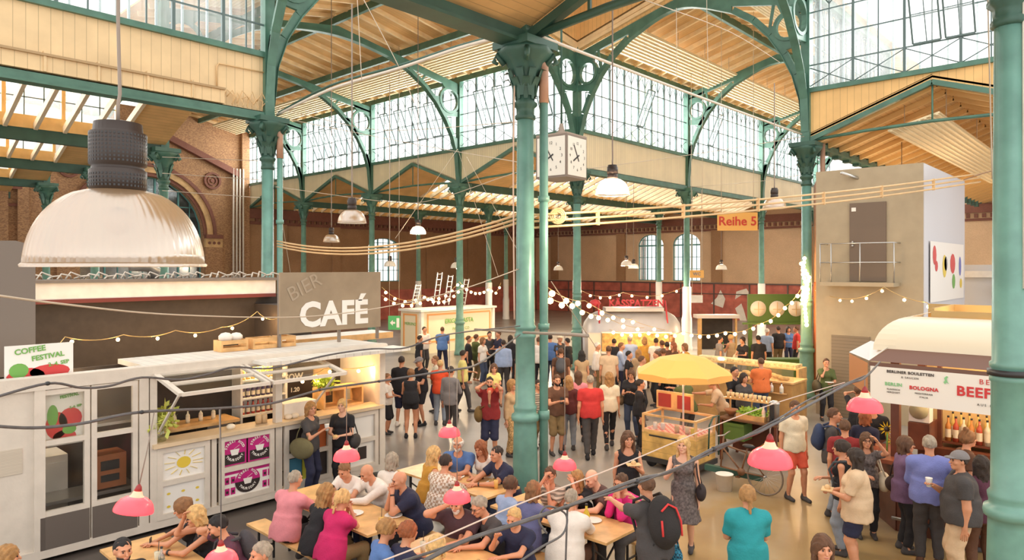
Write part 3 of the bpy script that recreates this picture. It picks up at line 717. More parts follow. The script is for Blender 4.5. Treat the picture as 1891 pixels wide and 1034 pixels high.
for i in range(3):
    for j in range(2): m.add([(-4.65 + i * .22 + .03 * math.cos(t), KY - .026, .35 + j * .2 + .02 * math.sin(t)) for t in np.linspace(0, 6.28, 8)], [tuple(range(8))])
m.build('daisy_print', YEL, p)
def arc_text(s, c, r, a0, a1, size, parent, y, up=True):
    n = len(s)
    for i, ch in enumerate(s):
        if ch == ' ': continue
        t = math.radians(a0 + (a1 - a0) * i / (n - 1))
        text(ch, size, PW, parent, (c[0] + r * math.cos(t), y, c[1] + r * math.sin(t)), (math.pi / 2, (math.pi / 2 - t) if up else (-math.pi / 2 - t), 0), 'lettering', .001, bold=.002)
def logo(x, z, s, parent, y, full=True):
    m = MB(); m.add([(x + a * s, y, z + b * s) for a, b in ((-.3, .08), (.3, .08), (.2, -.28), (-.2, -.28))], [(0, 1, 2, 3)], 0)
    m.bar((x - .05 * s, y, z + .1 * s), (x + .3 * s, y, z + .3 * s), .04 * s, .002)
    m.build('bowl_mark', PW, parent)
    if full:
        arc_text('STREET FOOD', (x, z), .58 * s, 160, 20, .21 * s, parent, y)
        arc_text('THURSDAY', (x, z), .58 * s, 215, 325, .21 * s, parent, y, False)
for x0 in (-3.8, -3.36):
    q = MB().box(x0, x0 + .41, KY - .022, KY - .012, .78, 1.19, 0).box(x0 + .03, x0 + .38, KY - .025, KY - .02, .8, .97, 1).build('street_food_poster', [MAG, PB], k)
    logo(x0 + .205, 1.02, .27, q, KY - .03)
q = MB().box(-3.8, -2.95, KY - .02, KY - .012, .26, .69, 0).box(-3.8, -2.95, KY - .022, KY - .012, .63, .69, 1).build('street_food_poster', [PW, MAG], k)
m = MB(); m.add([(-3.37 + .22 * math.cos(t), KY - .028, .48 + .2 * math.sin(t)) for t in np.linspace(0, math.pi, 14)], [tuple(range(14))], 0); m.add([(-3.37 + .22 * math.cos(t), KY - .028, .48 + .2 * math.sin(t)) for t in np.linspace(math.pi, 2 * math.pi, 14)], [tuple(range(14))], 1)
for x in (-3.76, -3.66, -3.1, -3.0):
    for z in (.3, .48): m.box(x, x + .075, KY - .026, KY - .02, z, z + .11, 0); m.box(x + .02, x + .055, KY - .03, KY - .025, z + .03, z + .07, 1)
m.build('round_badge', [MAG, PB], q); logo(-3.37, .5, .27, q, KY - .033)
for x0, x1, z0, z1, mm in ((-2.62, -2.2, .72, 1.18, PB), (-2.2, -1.85, .72, 1.18, mat('orange crate', (.5, .12, .03))), (-2.62, -2.35, .25, .66, mat('blue poster', (.06, .22, .33))), (-2.33, -2.1, .25, .66, mat('lime poster', (.5, .48, .05))), (-2.08, -1.83, .25, .66, PB), (-1.5, -1.25, .8, 1.12, mat('photo poster', (.10, .11, .20), var=.8, scale=12)), (-1.15, -.95, .36, .6, PB)):
    MB().box(x0, x1, KY - .012, KY, z0, z1).build('poster', mm, k)
MB().box(-1.6, -.78, KY - .008, KY + .002, .26, 1.2).build('poster_board', PW, k)
for x0, x1 in ((-4.85, -3.5), (-3.45, -2.1)):      # raised flap windows
    f = MB(); z1, y1 = 2.24, KY - .95
    T = lambda u, v: (x0 + (x1 - x0) * u, KY - .06 + (y1 - KY) * v, 2.42 + (z1 - 2.42) * v)
    for u in (0, 1): f.bar(T(u, 0), T(u, 1), .08, .05)
    for v in (0, .5, 1): f.bar(T(0, v), T(1, v), .07, .05)
    fl = f.build('flap_window', OFFW, k)
    MB().add([T(0, 0), T(1, 0), T(1, 1), T(0, 1)], [(0, 1, 2, 3)]).build('pane', glassmat('flap pane', (.9, .92, .9), .25), fl)
for x_ in (-4.8, -2.15): MB().bar((x_, KY, 1.5), (x_, KY - .85, 2.25), .03).build('flap_stay', OFFW, k)
# posters
for (x0, y0, x1, y1, Yp, lab) in ((8, 640, 135, 712, 3.66, 'green and red coffee festival banner above the kiosk roof'), (82, 700, 155, 815, KY + .06, 'green and red coffee festival poster behind the kiosk door glass')):
    a = on(x0, y0, Y=Yp); b = on(x1, y1, Y=Yp); w = b.x - a.x; h = a.z - b.z
    bn = MB().box(a.x, b.x, Yp, Yp + .01, b.z, a.z).build('festival_poster', PW); setp(bn, lab, 'poster')
    m = MB()
    for cx_, cz_, rx, rz, mi in ((.3, .3, .28, .2, 0), (.65, .38, .3, .16, 0), (.5, .12, .3, .1, 0), (.2, .45, .14, .16, 1), (.62, .22, .18, .07, 1)):
        m.add([(a.x + w * (cx_ + rx * math.cos(t)), Yp - .004 - .001 * mi, b.z + h * (cz_ + rz * math.sin(t))) for t in np.linspace(0, 6.28, 16)], [tuple(range(16))], mi)
    m.build('fruit_print', [REDP, GRN], bn)
    text('COFFEE', w * .13, GRN, bn, (a.x + w * .36, Yp - .01, b.z + h * .88), (math.pi / 2, -.12, 0), ext=.001, bold=.003); text('FESTIVAL', w * .12, GRN, bn, (a.x + w * .62, Yp - .01, b.z + h * .72), (math.pi / 2, -.12, 0), ext=.001, bold=.003)
    text('2.-4. SEP', w * .09, GRN, bn, (a.x + w * .78, Yp - .01, b.z + h * .55), (math.pi / 2, -.12, 0), ext=.001, bold=.002)
setp(MB().box(-6.95, -6.55, KY - .012, KY, 1.28, 1.62).build('notice_sheet', mat('printed paper', (.62, .54, .44), .7, stripe=('Z', .02, .3, .3))), 'cream printed notice pinned to the white kiosk panel', 'notice')
# inside of the kiosk
def simple(name, mb, mats, label, cat, group=None): return setp(mb.build(name, mats), label, cat, group)
simple('steel_fridge', MB().box(-6.2, -5.8, 4.1, 4.7, .12, 1.25).box(-6.16, -5.84, 4.08, 4.1, .2, 1.15), WHITE, 'white fridge seen through the left glazed kiosk door', 'fridge')
cr = MB().box(-5.6, -5.15, 3.6, 4.0, .75, 1.25, 0).box(-5.5, -5.25, 3.585, 3.6, 1.02, 1.16, 1).box(-5.5, -5.25, 3.585, 3.6, .85, .95, 1)
simple('drinks_crate', cr, [mat('red-brown crate', (.38, .13, .05), .5), BLACK], 'brown bottle crate behind the right kiosk door', 'crate')
simple('steel_shelf', MB().box(-6.3, -5.0, 3.55, 4.1, .68, .73).box(-6.3, -5.0, 3.55, 4.1, 1.7, 1.74).box(-6.28, -6.24, 3.6, 3.64, .12, 1.7).box(-5.06, -5.02, 3.6, 3.64, .12, 1.7), STEEL, 'steel shelf behind the glazed kiosk doors', 'shelf')
simple('grill_table', MB().box(-4.7, -3.2, 3.9, 4.5, 1.35, 1.4, 0).box(-4.6, -4.55, 4.0, 4.05, .12, 1.35, 1).box(-3.3, -3.25, 4.0, 4.05, .12, 1.35, 1).box(-3.75, -3.3, 3.95, 4.4, 1.02, 1.34, 2), [WOODT, BLACK, STEEL], 'low wooden work shelf with steel drawer inside the kiosk', 'work table')
JAR = mat('spice jars', (.60, .42, .24), .4); GB = mat('clear bottle glass', (.70, .62, .45), .15)
def bottle(name, loc, h, r, m, label, cat='bottle', group=None, mcap=None):
    o = MB().lathe([(r, 0), (r, h * .58), (r * .9, h * .64), (r * .38, h * .76), (r * .34, h * .95)], n=10).build(name, m, None, loc)
    MB().lathe([(r * .4, h * .93), (r * .4, h)], n=8).build('cap', mcap or BLACK, o)
    MB().lathe([(r * 1.03, h * .15), (r * 1.03, h * .48)], n=10, cap=False).build('bottle_label', mat('paper label', (.75, .66, .5), .6), o)
    return setp(o, label, cat, group)
bprot = None
def bottles(pts, h, r, m, label, group):
    first_ = None
    for p_ in pts:
        if first_ is None: first_ = bottle('bottle', p_, h, r, m, label, 'bottle', group)
        else: dup(first_, p_, 0)
bottles([(-4.2 + .22 * i, 4.2, 1.4) for i in range(4)], .22, .035, GB, 'small pale bottle on the kiosk work shelf behind the plant', 'bottles on the kiosk work shelf')
sh = simple('drink_shelf', MB().box(-2.95, -2.05, 4.35, 4.7, 1.3, 1.34).box(-2.95, -2.05, 4.35, 4.7, 1.62, 1.65).box(-2.95, -2.05, 4.35, 4.7, 1.95, 1.98).box(-2.95, -2.05, 4.66, 4.7, 1.3, 2.35).box(-2.97, -2.93, 4.35, 4.7, .12, 2.35).box(-2.07, -2.03, 4.35, 4.7, .12, 2.35), [WHITE], 'white lit drinks shelf at the back of the kiosk', 'shelf')
for z, mm, nm in ((1.34, mat('red drink', (.45, .04, .03), .3), 'red'), (1.65, mat('dark drink', (.08, .05, .12), .3), 'dark'), (1.98, mat('yellow drink', (.75, .5, .08), .3), 'yellow')):
    bottles([(-2.88 + .1 * i, 4.45, z) for i in range(8)], .24, .036, mm, nm + ' drink bottle on the white kiosk shelf', nm + ' bottles on the kiosk shelf')
for i, (x, z, w) in enumerate(((-2.55, 1.37, .12), (-2.42, 1.37, .09), (-3.6, 1.37, .1))):
    simple('bread_roll', MB().ball((x, KY + .1, 1.40), .07, 10, sz=(1.1, 1, .7)), mat('white bun', (.85, .76, .62), .6), ['white bun on the kiosk counter left of the pair', 'white bun on the kiosk counter right of the pair', 'white bun alone near the middle of the kiosk counter'][i], 'bun')
for i, x in enumerate((-3.05, -2.95)):
    simple('jar', MB().lathe([(.05, 0), (.055, .1), (.05, .14)], (x - .05, KY + .12, 1.37), 12), JAR, ['small amber jar on the kiosk counter, left one', 'small amber jar on the kiosk counter, right one'][i], 'jar')
pl = MB().lathe([(.075, 0), (.08, .22)], n=12).build('glass_vase', glassmat('vase glass', (.85, .9, .75), .3), None, (-4.72, KY + .1, 1.36)); setp(pl, 'glass vase of feathery yellow-green dill on the kiosk counter', 'vase')
def foliage(root, n, r, h, z0, m, name='foliage', leaf=.03):
    f = MB()
    for i in range(n):
        a = random.uniform(0, 6.28); b = random.uniform(0, 1) ** .6 * r; z = z0 + random.uniform(.2, 1) * h
        x, y = b * math.cos(a), b * math.sin(a)
        f.tube([(0, 0, z0), (x * .5, y * .5, z0 + (z - z0) * .6), (x, y, z)], .0035, 3) if i % 3 == 0 else None
        for _ in range(3):
            dx, dy, dz = (random.gauss(0, leaf) for _ in range(3)); p0 = Vector((x, y, z)); q = p0 + Vector((dx, dy, dz)); s_ = Vector((random.gauss(0, leaf * .4), random.gauss(0, leaf * .4), random.gauss(0, leaf * .4)))
            f.add([p0, p0.lerp(q, .5) + s_, q, p0.lerp(q, .5) - s_], [(0, 1, 2, 3)])
    return f.build(name, m, root)
foliage(pl, 110, .24, .42, .1, mat('dill green', (.52, .55, .10), .5), leaf=.05)
pl = MB().lathe([(.08, 0), (.1, .16)], n=12).build('plant_pot', mat('terracotta', (.5, .15, .06), .7), None, (-1.55, KY + .5, 1.6)); setp(pl, 'bushy lime-green potted plant at the right end of the kiosk', 'plant')
foliage(pl, 120, .2, .22, .12, mat('lime leaves', (.45, .60, .06), .5), leaf=.05)
q = simple('menu_board', MB().box(-2.0, -1.3, 4.66, 4.69, 1.4, 2.05), PB, 'black chalk menu board inside the kiosk', 'menu board')
text('SOW', .17, PW, q, (-1.72, 4.65, 1.88), RX, ext=.002, bold=.006); text('1.20', .12, PW, q, (-1.7, 4.65, 1.62), RX, ext=.002, bold=.004)
simple('price_list', MB().box(-1.55, -1.15, 4.2, 4.22, 1.5, 2.1), mat('kraft paper', (.45, .28, .13), .8, var=.2), 'brown paper price list hanging inside the kiosk', 'notice')
simple('wooden_crate', MB().box(-1.7, -.8, KY + .3, KY + .7, 1.36, 1.4).box(-1.7, -1.66, KY + .3, KY + .7, 1.4, 1.72).box(-1.25, -1.21, KY + .3, KY + .7, 1.4, 1.72).box(-.84, -.8, KY + .3, KY + .7, 1.4, 1.72).box(-1.7, -.8, KY + .3, KY + .7, 1.7, 1.74), WOODT, 'open pine shelf box at the right end of the kiosk counter', 'shelf box')
simple('bread_box', MB().box(-2.6, -1.95, KY + .15, KY + .5, 1.36, 1.62), WHITE, 'white tray box on the kiosk counter behind the standing women', 'box')
# café sign
cs = MB().box(-2.27, .06, 4.2, 4.24, 2.8, 3.97).build('cafe_sign', mat('taupe sign board', (.32, .245, .165), .7, var=.1)); setp(cs, 'large taupe board sign with white CAFÉ lettering above the kiosk roof', 'sign')
text('CAFÉ', .66, PW, cs, (-1.07, 4.19, 3.12), RX, ext=.004, bold=.026, space=1.04)
text('BIER', .4, mat('faded sign letters', (.40, .32, .235), .7), cs, (-1.75, 4.19, 3.68), (math.pi / 2, -.45, 0), ext=.001)
for x in (-2.27, -.95, 0.0): MB().box(x, x + .05, 4.245, 4.3, 2.545, 3.9).build('sign_post', GREYP, cs)
# second, pale wood stall behind
st = empty('pine_stall', (0, 0, 0), 0, 'low pale pine stall with white roof behind the café sign', 'stall')
MB().box(-1.6, 1.5, 5.7, 6.5, 2.42, 2.5).build('roof', WHITE, st); MB().box(-1.62, 1.52, 5.66, 5.7, 2.36, 2.5).box(-1.65, -1.6, 5.66, 6.5, 2.36, 2.5).build('fascia', WOODT, st)
m = MB(); [m.box(x, x + .08, y, y + .08, 0, 2.4) for x in (-1.55, .6) for y in (5.72, 6.4)]; m.box(-1.5, .6, 5.75, 6.2, .9, .95); m.box(-1.5, .6, 6.4, 6.44, 0, 2.36); m.build('frame', WOODT, st)
for i, (x, w) in enumerate(((-3.35, .5), (-2.75, .5), (-2.2, .32))):
    c = MB(); z = 2.545
    for zz in (z, z + .13): c.box(x, x + w, 4.3, 4.32, zz, zz + .07); c.box(x, x + w, 4.6, 4.62, zz, zz + .07)
    for xx in (x, x + w - .03): c.box(xx, xx + .03, 4.3, 4.62, z, z + .2)
    simple('wooden_crate', c, WOODT, ['slatted wooden crate on the kiosk roof, left one with white sacks', 'slatted wooden crate in the middle of the kiosk roof row', 'small slatted wooden crate closest to the café sign post'][i], 'crate')
simple('white_sack', MB().ball((-3.2, 4.46, 2.79), .12, 10, sz=(1.1, 1, .8)).ball((-3.0, 4.46, 2.79), .11, 10, sz=(1.1, 1, .75)), WHITE, 'crumpled white sacks in the crate on the kiosk roof', 'sack')
# dark stall block with white fascia on the far left
db = empty('dark_stall_block', (0, 0, 0), 0, 'long dark brown stall block with white fascia and red edge left of the café sign', 'stall')
MB().box(-9, -.15, 7.9, 8.6, 0, 3.42).build('wall_panel', DARK, db); MB().box(-9, -.45, 7.72, 8.6, 3.44, 3.76).build('fascia', WHITE, db)
MB().box(-9, -.45, 7.70, 7.9, 3.36, 3.44).build('red_edge', mat('red edge', (.17, .03, .022), .5), db); MB().box(-9, -.4, 7.66, 8.6, 3.76, 3.82).build('roof', GREYP, db)
MB().box(-.9, -.15, 6.6, 7.9, 0, 3.2).build('side_panel', DARK, db)
cb = MB()
for i in range(46):
    x = -8 + i * .165; cb.tube([(x, 7.8 + .1 * math.sin(i), 3.84), (x + .1, 7.85, 3.93 + .05 * math.sin(i * 2.1)), (x + .25, 7.82, 3.9), (x + .3, 7.95, 3.84)], .018, 4)
simple('loose_cable_coils', cb, OFFW, 'loose pale cable coils along the roof edge of the dark stall block', 'cables')
simple('duct_elbow', MB().tube([(-3.1, 8.2, 3.84), (-3.1, 8.1, 4.0), (-3.25, 8.05, 4.1), (-3.6, 8.05, 4.12)], .13, 12), STEEL, 'shiny bent steel duct on the dark stall roof under the big lamp', 'duct')
gb = MB().box(-9.3, -6.1, 4.6, 5.2, 2.44, 4.4).prism([(-9.3, 4.6, 4.4), (-6.1, 4.6, 4.4), (-6.35, 4.6, 4.47)], (0, .6, 0)).build('grey_sign_box', mat('grey brown board', (.20, .165, .14), .7)); setp(gb, 'grey-brown sign box at the left edge above the festival banner', 'sign box')
text('S', .35, mat('faded grey letters', (.28, .24, .2), .7), gb, (-6.4, 4.59, 2.7), RX, ext=.001)
# ---- grey tower with door and balcony (right)
TX = 11.0
ta = on(1507, 318, X=TX); tb = on(1705, 300, X=TX); Yl, Yr, ZT = ta.y, tb.y, tb.z; tc_ = on(1780, 347, Y=Yr)
TG = mat('tower greige paint', (.41, .33, .22), .7, var=.06); TW = mat('tower pale side', (.62, .62, .66), .6)
tw = MB().box(TX, tc_.x, Yr, Yl, 0, ZT, 0).build('grey_tower', TG); setp(tw, 'tall greige utility tower with upper door and small balcony', 'tower')
MB().box(TX + .02, tc_.x, Yr - .02, Yr, 0, ZT - .02).build('side_cladding', TW, tw)
d0_, d1_ = on(1570, 376, X=TX), on(1637, 520, X=TX)
dr = MB().box(TX - .05, TX, d1_.y, d0_.y, d1_.z, d0_.z).build('door', mat('brown door', (.17, .12, .085), .6), tw)
MB().ball((TX - .08, d0_.y - .08, d1_.z + .95), .035, 8).ball((TX - .08, d0_.y - .08, d1_.z + 1.05), .03, 8).build('door_handle', STEEL, dr)
MB().box(TX - .06, TX - .05, d0_.y - .16, d0_.y - .05, d0_.z - .22, d0_.z - .12).build('door_label', WHITE, dr)
e0, e1 = on(1528, 520, X=TX).y, on(1662, 520, X=TX).y; zf = d1_.z
bl = MB().box(TX - .6, TX, e1, e0, zf - .12, zf - .02).build('balcony', TG, tw)
r = MB()
for y in (e0, e0 - .28, (e0 + e1) / 2 - .1, e1):
    r.tube([(TX - .57, y, zf - .02), (TX - .57, y, zf + 1.0)], .018, 6)
for z in (.5, 1.0): r.tube([(TX, e0, zf + z), (TX - .57, e0, zf + z), (TX - .57, e1, zf + z), (TX, e1, zf + z)], .018, 6)
r.build('railing', STEEL, bl)
MB().tube([(TX - .3, on(1560, 0, X=TX).y, ZT - .12), (TX + .1, on(1590, 0, X=TX).y, ZT - .3)], .045, 6).build('tube_lamp', STEEL, tw)
s0, s1 = on(1537, 590, X=TX), on(1600, 880, X=TX)
sh_ = MB().box(TX - .03, TX, on(1607, 0, X=TX).y, on(1536, 0, X=TX).y, 0, on(1536, 618, X=TX).z)
sh_.build('lower_door', mat('brown shutter', (.24, .18, .12), .6, stripe=('Z', .09, .5, .15)), tw)
# artwork banner on the tower side (plain generic shapes)
a0_, a1_ = on(1717, 445, Y=Yr - .05), on(1778, 540, Y=Yr - .05)
bn = MB().box(a0_.x, a1_.x, Yr - .07, Yr - .06, a1_.z - .15, a0_.z).build('art_banner', PW); setp(bn, 'white cloth banner with coloured brush shapes on the tower side', 'banner')
m = MB(); w_ = a1_.x - a0_.x; h_ = a0_.z - a1_.z
for u, v, ru, rv, mi in ((.1, .75, .05, .18, 0), (.15, .55, .04, .1, 0), (.38, .55, .06, .22, 1), (.42, .6, .05, .14, 2), (.63, .6, .08, .2, 0), (.66, .25, .05, .15, 3), (.87, .55, .04, .2, 4), (.9, .2, .04, .1, 1)):
    m.add([(a0_.x + w_ * (u + ru * math.cos(t)), Yr - .075, a1_.z + h_ * (v + rv * math.sin(t))) for t in np.linspace(0, 6.28, 12)], [tuple(range(12))], mi)
m.build('brush_shapes', [REDP, YEL, mat('grey ink', (.3, .3, .32)), GRN, mat('blue ink', (.15, .17, .5))], bn)
bk = MB().box(17.5, 17.9, -6.5, -3.1, 2.6, 4.15, 0).box(17.3, 17.5, -6.5, -3.1, 3.75, 3.95, 1).build('back_stall', [mat('pale grey stall', (.62, .62, .64), .5), WHITE]); setp(bk, 'pale grey stall with dark sign between the tower and the right column', 'stall')
q = MB().box(17.2, 17.28, -5.4, -4.35, 3.1, 3.6).build('sign_board', PB, bk); text('NÄGLIN', .2, PW, q, (17.19, -4.85, 3.46), RY, ext=.002, bold=.004); text('DTSCH', .26, PW, q, (17.19, -4.9, 3.24), RY, ext=.002, bold=.008)
MB().box(17.4, 17.9, -6.5, -3.1, 0, 2.6).build('lower_panel', WOODT, bk)
# ---- burger stall, right
BX = 2.6
bs = empty('burger_stall', (0, 0, 0), 0, 'burger stall with rounded cream roof, brown awning and white banner at the right', 'stall')
m = MB(); n = 10; Y0, Y1 = -4.75, -10
prof = [(BX + .28 + .75 * (1 - math.cos(t)), 2.78 + .5 * math.sin(t)) for t in np.linspace(0, math.pi / 2, n)]
m.add([(x, Y0 - .3, z) for x, z in prof] + [(x, Y1, z) for x, z in prof], [(i, i + 1, n + i + 1, n + i) for i in range(n - 1)], 0, True)
# rounded left corner of the roof
for i in range(n - 1):
    (xa, za), (xb, zb) = prof[i], prof[i + 1]; ua, ub = xa - BX - .28, xb - BX - .28
    m.add([(xa, Y0 - .3, za), (xb, Y0 - .3, zb), (xb + .0, Y0 + .02 - ub * .5, zb), (xa + .0, Y0 + .02 - ua * .5, za)], [(0, 1, 2, 3)], 0, True)
    m.add([(xa, Y0 + .02 - ua * .5, za), (xb, Y0 + .02 - ub * .5, zb), (5.2, Y0 + .02 - ub * .5, zb), (5.2, Y0 + .02 - ua * .5, za)], [(0, 1, 2, 3)], 0, True)
m.build('barrel_roof', mat('cream metal roof', (.72, .63, .48), .35), bs)
MB().box(3.7, 5.2, -5.4, -5.36, 3.2, 3.42).box(3.68, 3.72, Y1, -5.36, 3.2, 3.38).box(5.2, 5.24, Y1, -5.0, 2.7, 3.42).build('roof_parapet', mat('ochre timber', (.45, .30, .12), .6), bs)
MB().add([(BX, Y0, 2.64), (BX, Y1, 2.64), (BX + .3, Y1, 2.82), (BX + .3, Y0 - .2, 2.82)], [(0, 1, 2, 3)]).add([(BX, Y0, 2.62), (BX, Y1, 2.62), (BX, Y1, 2.56), (BX, Y0, 2.56)], [(0, 1, 2, 3)]).build('awning', mat('brown metal awning', (.16, .075, .05), .45), bs)
e1_, e2_ = on(1568, 650, D=11.9), on(1608, 629, D=12.0)
MB().add([(BX, Y0, 2.64), (BX + .3, Y0 - .2, 2.84), tuple(e2_), tuple(e1_)], [(0, 1, 2, 3)]).add([tuple(e1_), tuple(e2_), (5.2, e2_.y, e2_.z), (5.2, e1_.y, e1_.z)], [(0, 1, 2, 3)]).build('side_awning', mat('pale grey sheet', (.62, .64, .68), .5), bs)
MB().add([(BX + .01, Y0 + .02, 2.6), (e1_.x, e1_.y, e1_.z - .02), (e1_.x, e1_.y, 2.12), (BX + .01, Y0 + .02, 2.1)], [(0, 1, 2, 3)]).build('side_valance', mat('brown orange board', (.42, .17, .06), .6), bs)
bnn = MB().box(BX, BX + .02, Y1, Y0 - .02, 2.02, 2.56).build('banner', mat('cream banner', (.84, .78, .70), .6), bs)
def ry(s, size, mt, y, z, bold=0, sp=1.0): text(s, size, mt, bnn, (BX - .008, y, z), RY, ext=.002, bold=bold, space=sp)
INK = mat('dark banner ink', (.08, .06, .05)); BRED = mat('banner red', (.60, .04, .04)); BGRN = mat('banner green', (.25, .55, .25))
ry('BERLINER BOULETTEN', .056, INK, -5.31, 2.50, .002, 1.12); ry('& SAUCEN', .04, INK, -5.31, 2.43, 0, 1.3)
ry('BERLIN', .068, BGRN, -5.09, 2.31, .002, 1.1); ry('KLASSISCH', .034, INK, -5.09, 2.235, 0, 1.1); ry('HERZHAFT', .034, INK, -5.09, 2.19, 0, 1.1)
ry('BOLOGNA', .072, BRED, -5.49, 2.29, .003, 1.1); ry('MEDITERRAN', .034, INK, -5.49, 2.215, 0, 1.15); ry('ITALIA', .034, INK, -5.49, 2.165, 0, 1.15)
ry('BERLIN', .1, BRED, -6.38, 2.47, 0, 1.4); ry('BEEF-BALLS', .19, BRED, -6.42, 2.31, .006, 1.1); ry('AUS LIEBE', .045, INK, -6.3, 2.15, 0, 1.6)
m = MB(); m.prism([(BX - .01, -5.77 + a, 2.46 + b) for a, b in ((.03, -.04), (.01, -.02), (.02, .02), (-.01, .05), (-.03, .04), (-.01, .01), (-.02, -.03), (-.04, -.06), (-.01, -.04), (.01, -.07))], (.004, 0, 0)); m.build('bear_emblem', BGRN, bnn)
MB().box(3.75, 5.1, -4.5, -4.4, 0, 1.02).box(2.95, 3.05, Y1, -5.05, 0, 1.02).prism([(3.8, -4.4, 0), (2.95, -5.03, 0), (3.05, -5.1, 0), (3.85, -4.5, 0)], (0, 0, 1.02)).build('counter_front', WOODD, bs)
MB().box(2.9, 3.5, Y1, -4.75, 1.02, 1.08).prism([(3.8, -4.3, 1.025), (2.9, -4.95, 1.025), (3.3, -5.3, 1.025), (4.1, -4.8, 1.025)], (0, 0, .057)).build('counter_top', mat('mahogany top', (.30, .09, .05), .25), bs)
MB().box(3.2, 3.32, -5.02, -4.9, 0, 2.6).build('post', WOODD, bs); MB().box(4.9, 5.02, -5.02, -4.9, 0, 2.6).build('post', WOODD, bs); MB().box(4.4, 4.99, -10, -5.03, 0, 1.05).build('back_counter', WOODD, bs)
MB().box(5.0, 5.1, -10, -5, 0, 2.9).build('back_wall', mat('lit stall back', (.66, .45, .20), .6, var=.15), bs)
MB().tube([(2.86, -5.0, .22), (2.86, -10, .22)], .025, 8).tube([(2.86, -5.3, .22), (2.86, -5.3, 0)], .02, 6).tube([(2.86, -6.3, .22), (2.86, -6.3, 0)], .02, 6).build('foot_rail', STEEL, bs)
for z in (1.12,): MB().box(4.55, 4.95, -9.5, -5.32, z, z + .03).build('shelf', WOODD, bs)
MB().box(4.5, 4.6, -5.34, -5.28, 1.05, 2.6).build('inner_post', WOODD, bs)
L_ = ['amber', 'red', 'clear', 'green']
for i, mm in enumerate((mat('amber bottle', (.55, .22, .05), .2), mat('red bottle', (.45, .08, .04), .2), GB)):
    bottles([(4.62, -5.42 - .33 * j - .11 * i, 1.155) for j in range(8)], .42, .045, mm, L_[i] + ' liquor bottle on the back shelf of the burger stall', L_[i] + ' bottles in the burger stall')
bottles([(4.82, -5.45 - .12 * j, 1.155) for j in range(16)], .46, .04, mat('yellow bottle', (.65, .45, .12), .2), 'yellow bottle in the rear row of the burger stall shelf', 'yellow bottles in the burger stall')
ac = MB().box(4.0, 4.25, -5.27, -4.97, 1.52, 1.9).build('air_conditioner', WHITE); setp(ac, 'white air conditioner unit with round grille at the burger stall', 'air conditioner')
g = MB(); g.tube([(3.99, -5.12, 1.71), (3.97, -5.12, 1.71)], .14, 20); [g.lathe([(0.01, 0)], n=3, cap=False) for _ in ()]; g.build('fan_grille', mat('olive grille', (.38, .35, .22), .5), ac)
simple('ac_shelf', MB().box(3.95, 4.5, -5.28, -4.97, 1.08, 1.51), WOODD, 'mahogany cupboard carrying the white air conditioner', 'cupboard')
bp = MB().tube([(3.2, -6.4, 1.08), (3.2, -6.4, 1.55)], .035, 10).ball((3.2, -6.4, 1.6), .06, 10).build('beer_tap', STEEL); setp(bp, 'chrome beer tap tower on the burger stall counter', 'beer tap')
MB().tube([(3.2, -6.4, 1.5), (3.08, -6.4, 1.52), (3.06, -6.4, 1.45)], .015, 6).build('spout', STEEL, bp)
simple('food_display', MB().box(3.3, 3.8, -9, -6.9, 1.08, 1.11, 0).box(3.3, 3.33, -9, -6.9, 1.11, 1.45, 1).box(3.3, 3.8, -9, -6.9, 1.45, 1.47, 1).box(3.4, 3.75, -8.8, -7.0, 1.11, 1.2, 2), [STEEL, glassmat('display glass', (.95, .95, .9), .12), mat('pastries', (.75, .5, .2), .6, var=.4, scale=25)], 'glass food display on the burger stall counter', 'display case')
sf = MB().tube([(0, 0, 0), (.02, 0, .35)], .012, 5).build('sunflower', GRN, None, (3.3, -4.82, 1.08)); setp(sf, 'sunflower standing on the corner of the burger stall counter', 'flower')
m = MB()
for c_, s_ in (((.02, 0, .4), 1), ((-.03, -.1, .22), .7)):
    for t in np.linspace(0, 6.0, 12): m.add([Vector(c_) + Vector((-.02, 0, 0)), Vector(c_) + Vector((-.03, math.cos(t - .15) * .07 * s_, math.sin(t - .15) * .07 * s_)), Vector(c_) + Vector((-.02, math.cos(t) * .13 * s_, math.sin(t) * .13 * s_)), Vector(c_) + Vector((-.03, math.cos(t + .15) * .07 * s_, math.sin(t + .15) * .07 * s_))], [(0, 1, 2, 3)])
m.build('petals', mat('sunflower yellow', (.85, .55, .03), .5), sf); MB().ball((-.01, 0, .4), .045, 8).ball((-.05, -.1, .22), .03, 8).build('seed_head', PB, sf)
ap = MB().tube([on(1836, 1034, X=.6) - Vector((0, 0, 1)), on(1833, 690, X=.6)], .022, 8).tube([on(1833, 690, X=.6), on(1836, 676, X=.6), on(1848, 672, X=.6)], .012, 6).build('awning_pole', GREEN2); setp(ap, 'slim green pole standing left of the closest column', 'pole')
vp = MB().tube([(-.12 * 1.2 * FW[0] + .02, -U - .2 * FW[1], 9.5), (-.12 * 1.2 * FW[0] + .02, -U - .2 * FW[1], 3.85)], .022, 8).build('white_conduit', WHITE); setp(vp, 'thin white conduit clipped to the closest column', 'conduit')
simple('column_band', MB().lathe([(.205, 2.93), (.205, 2.99)], (0, -U, 0), 20), BLACK, 'dark steel strap around the closest column', 'strap')
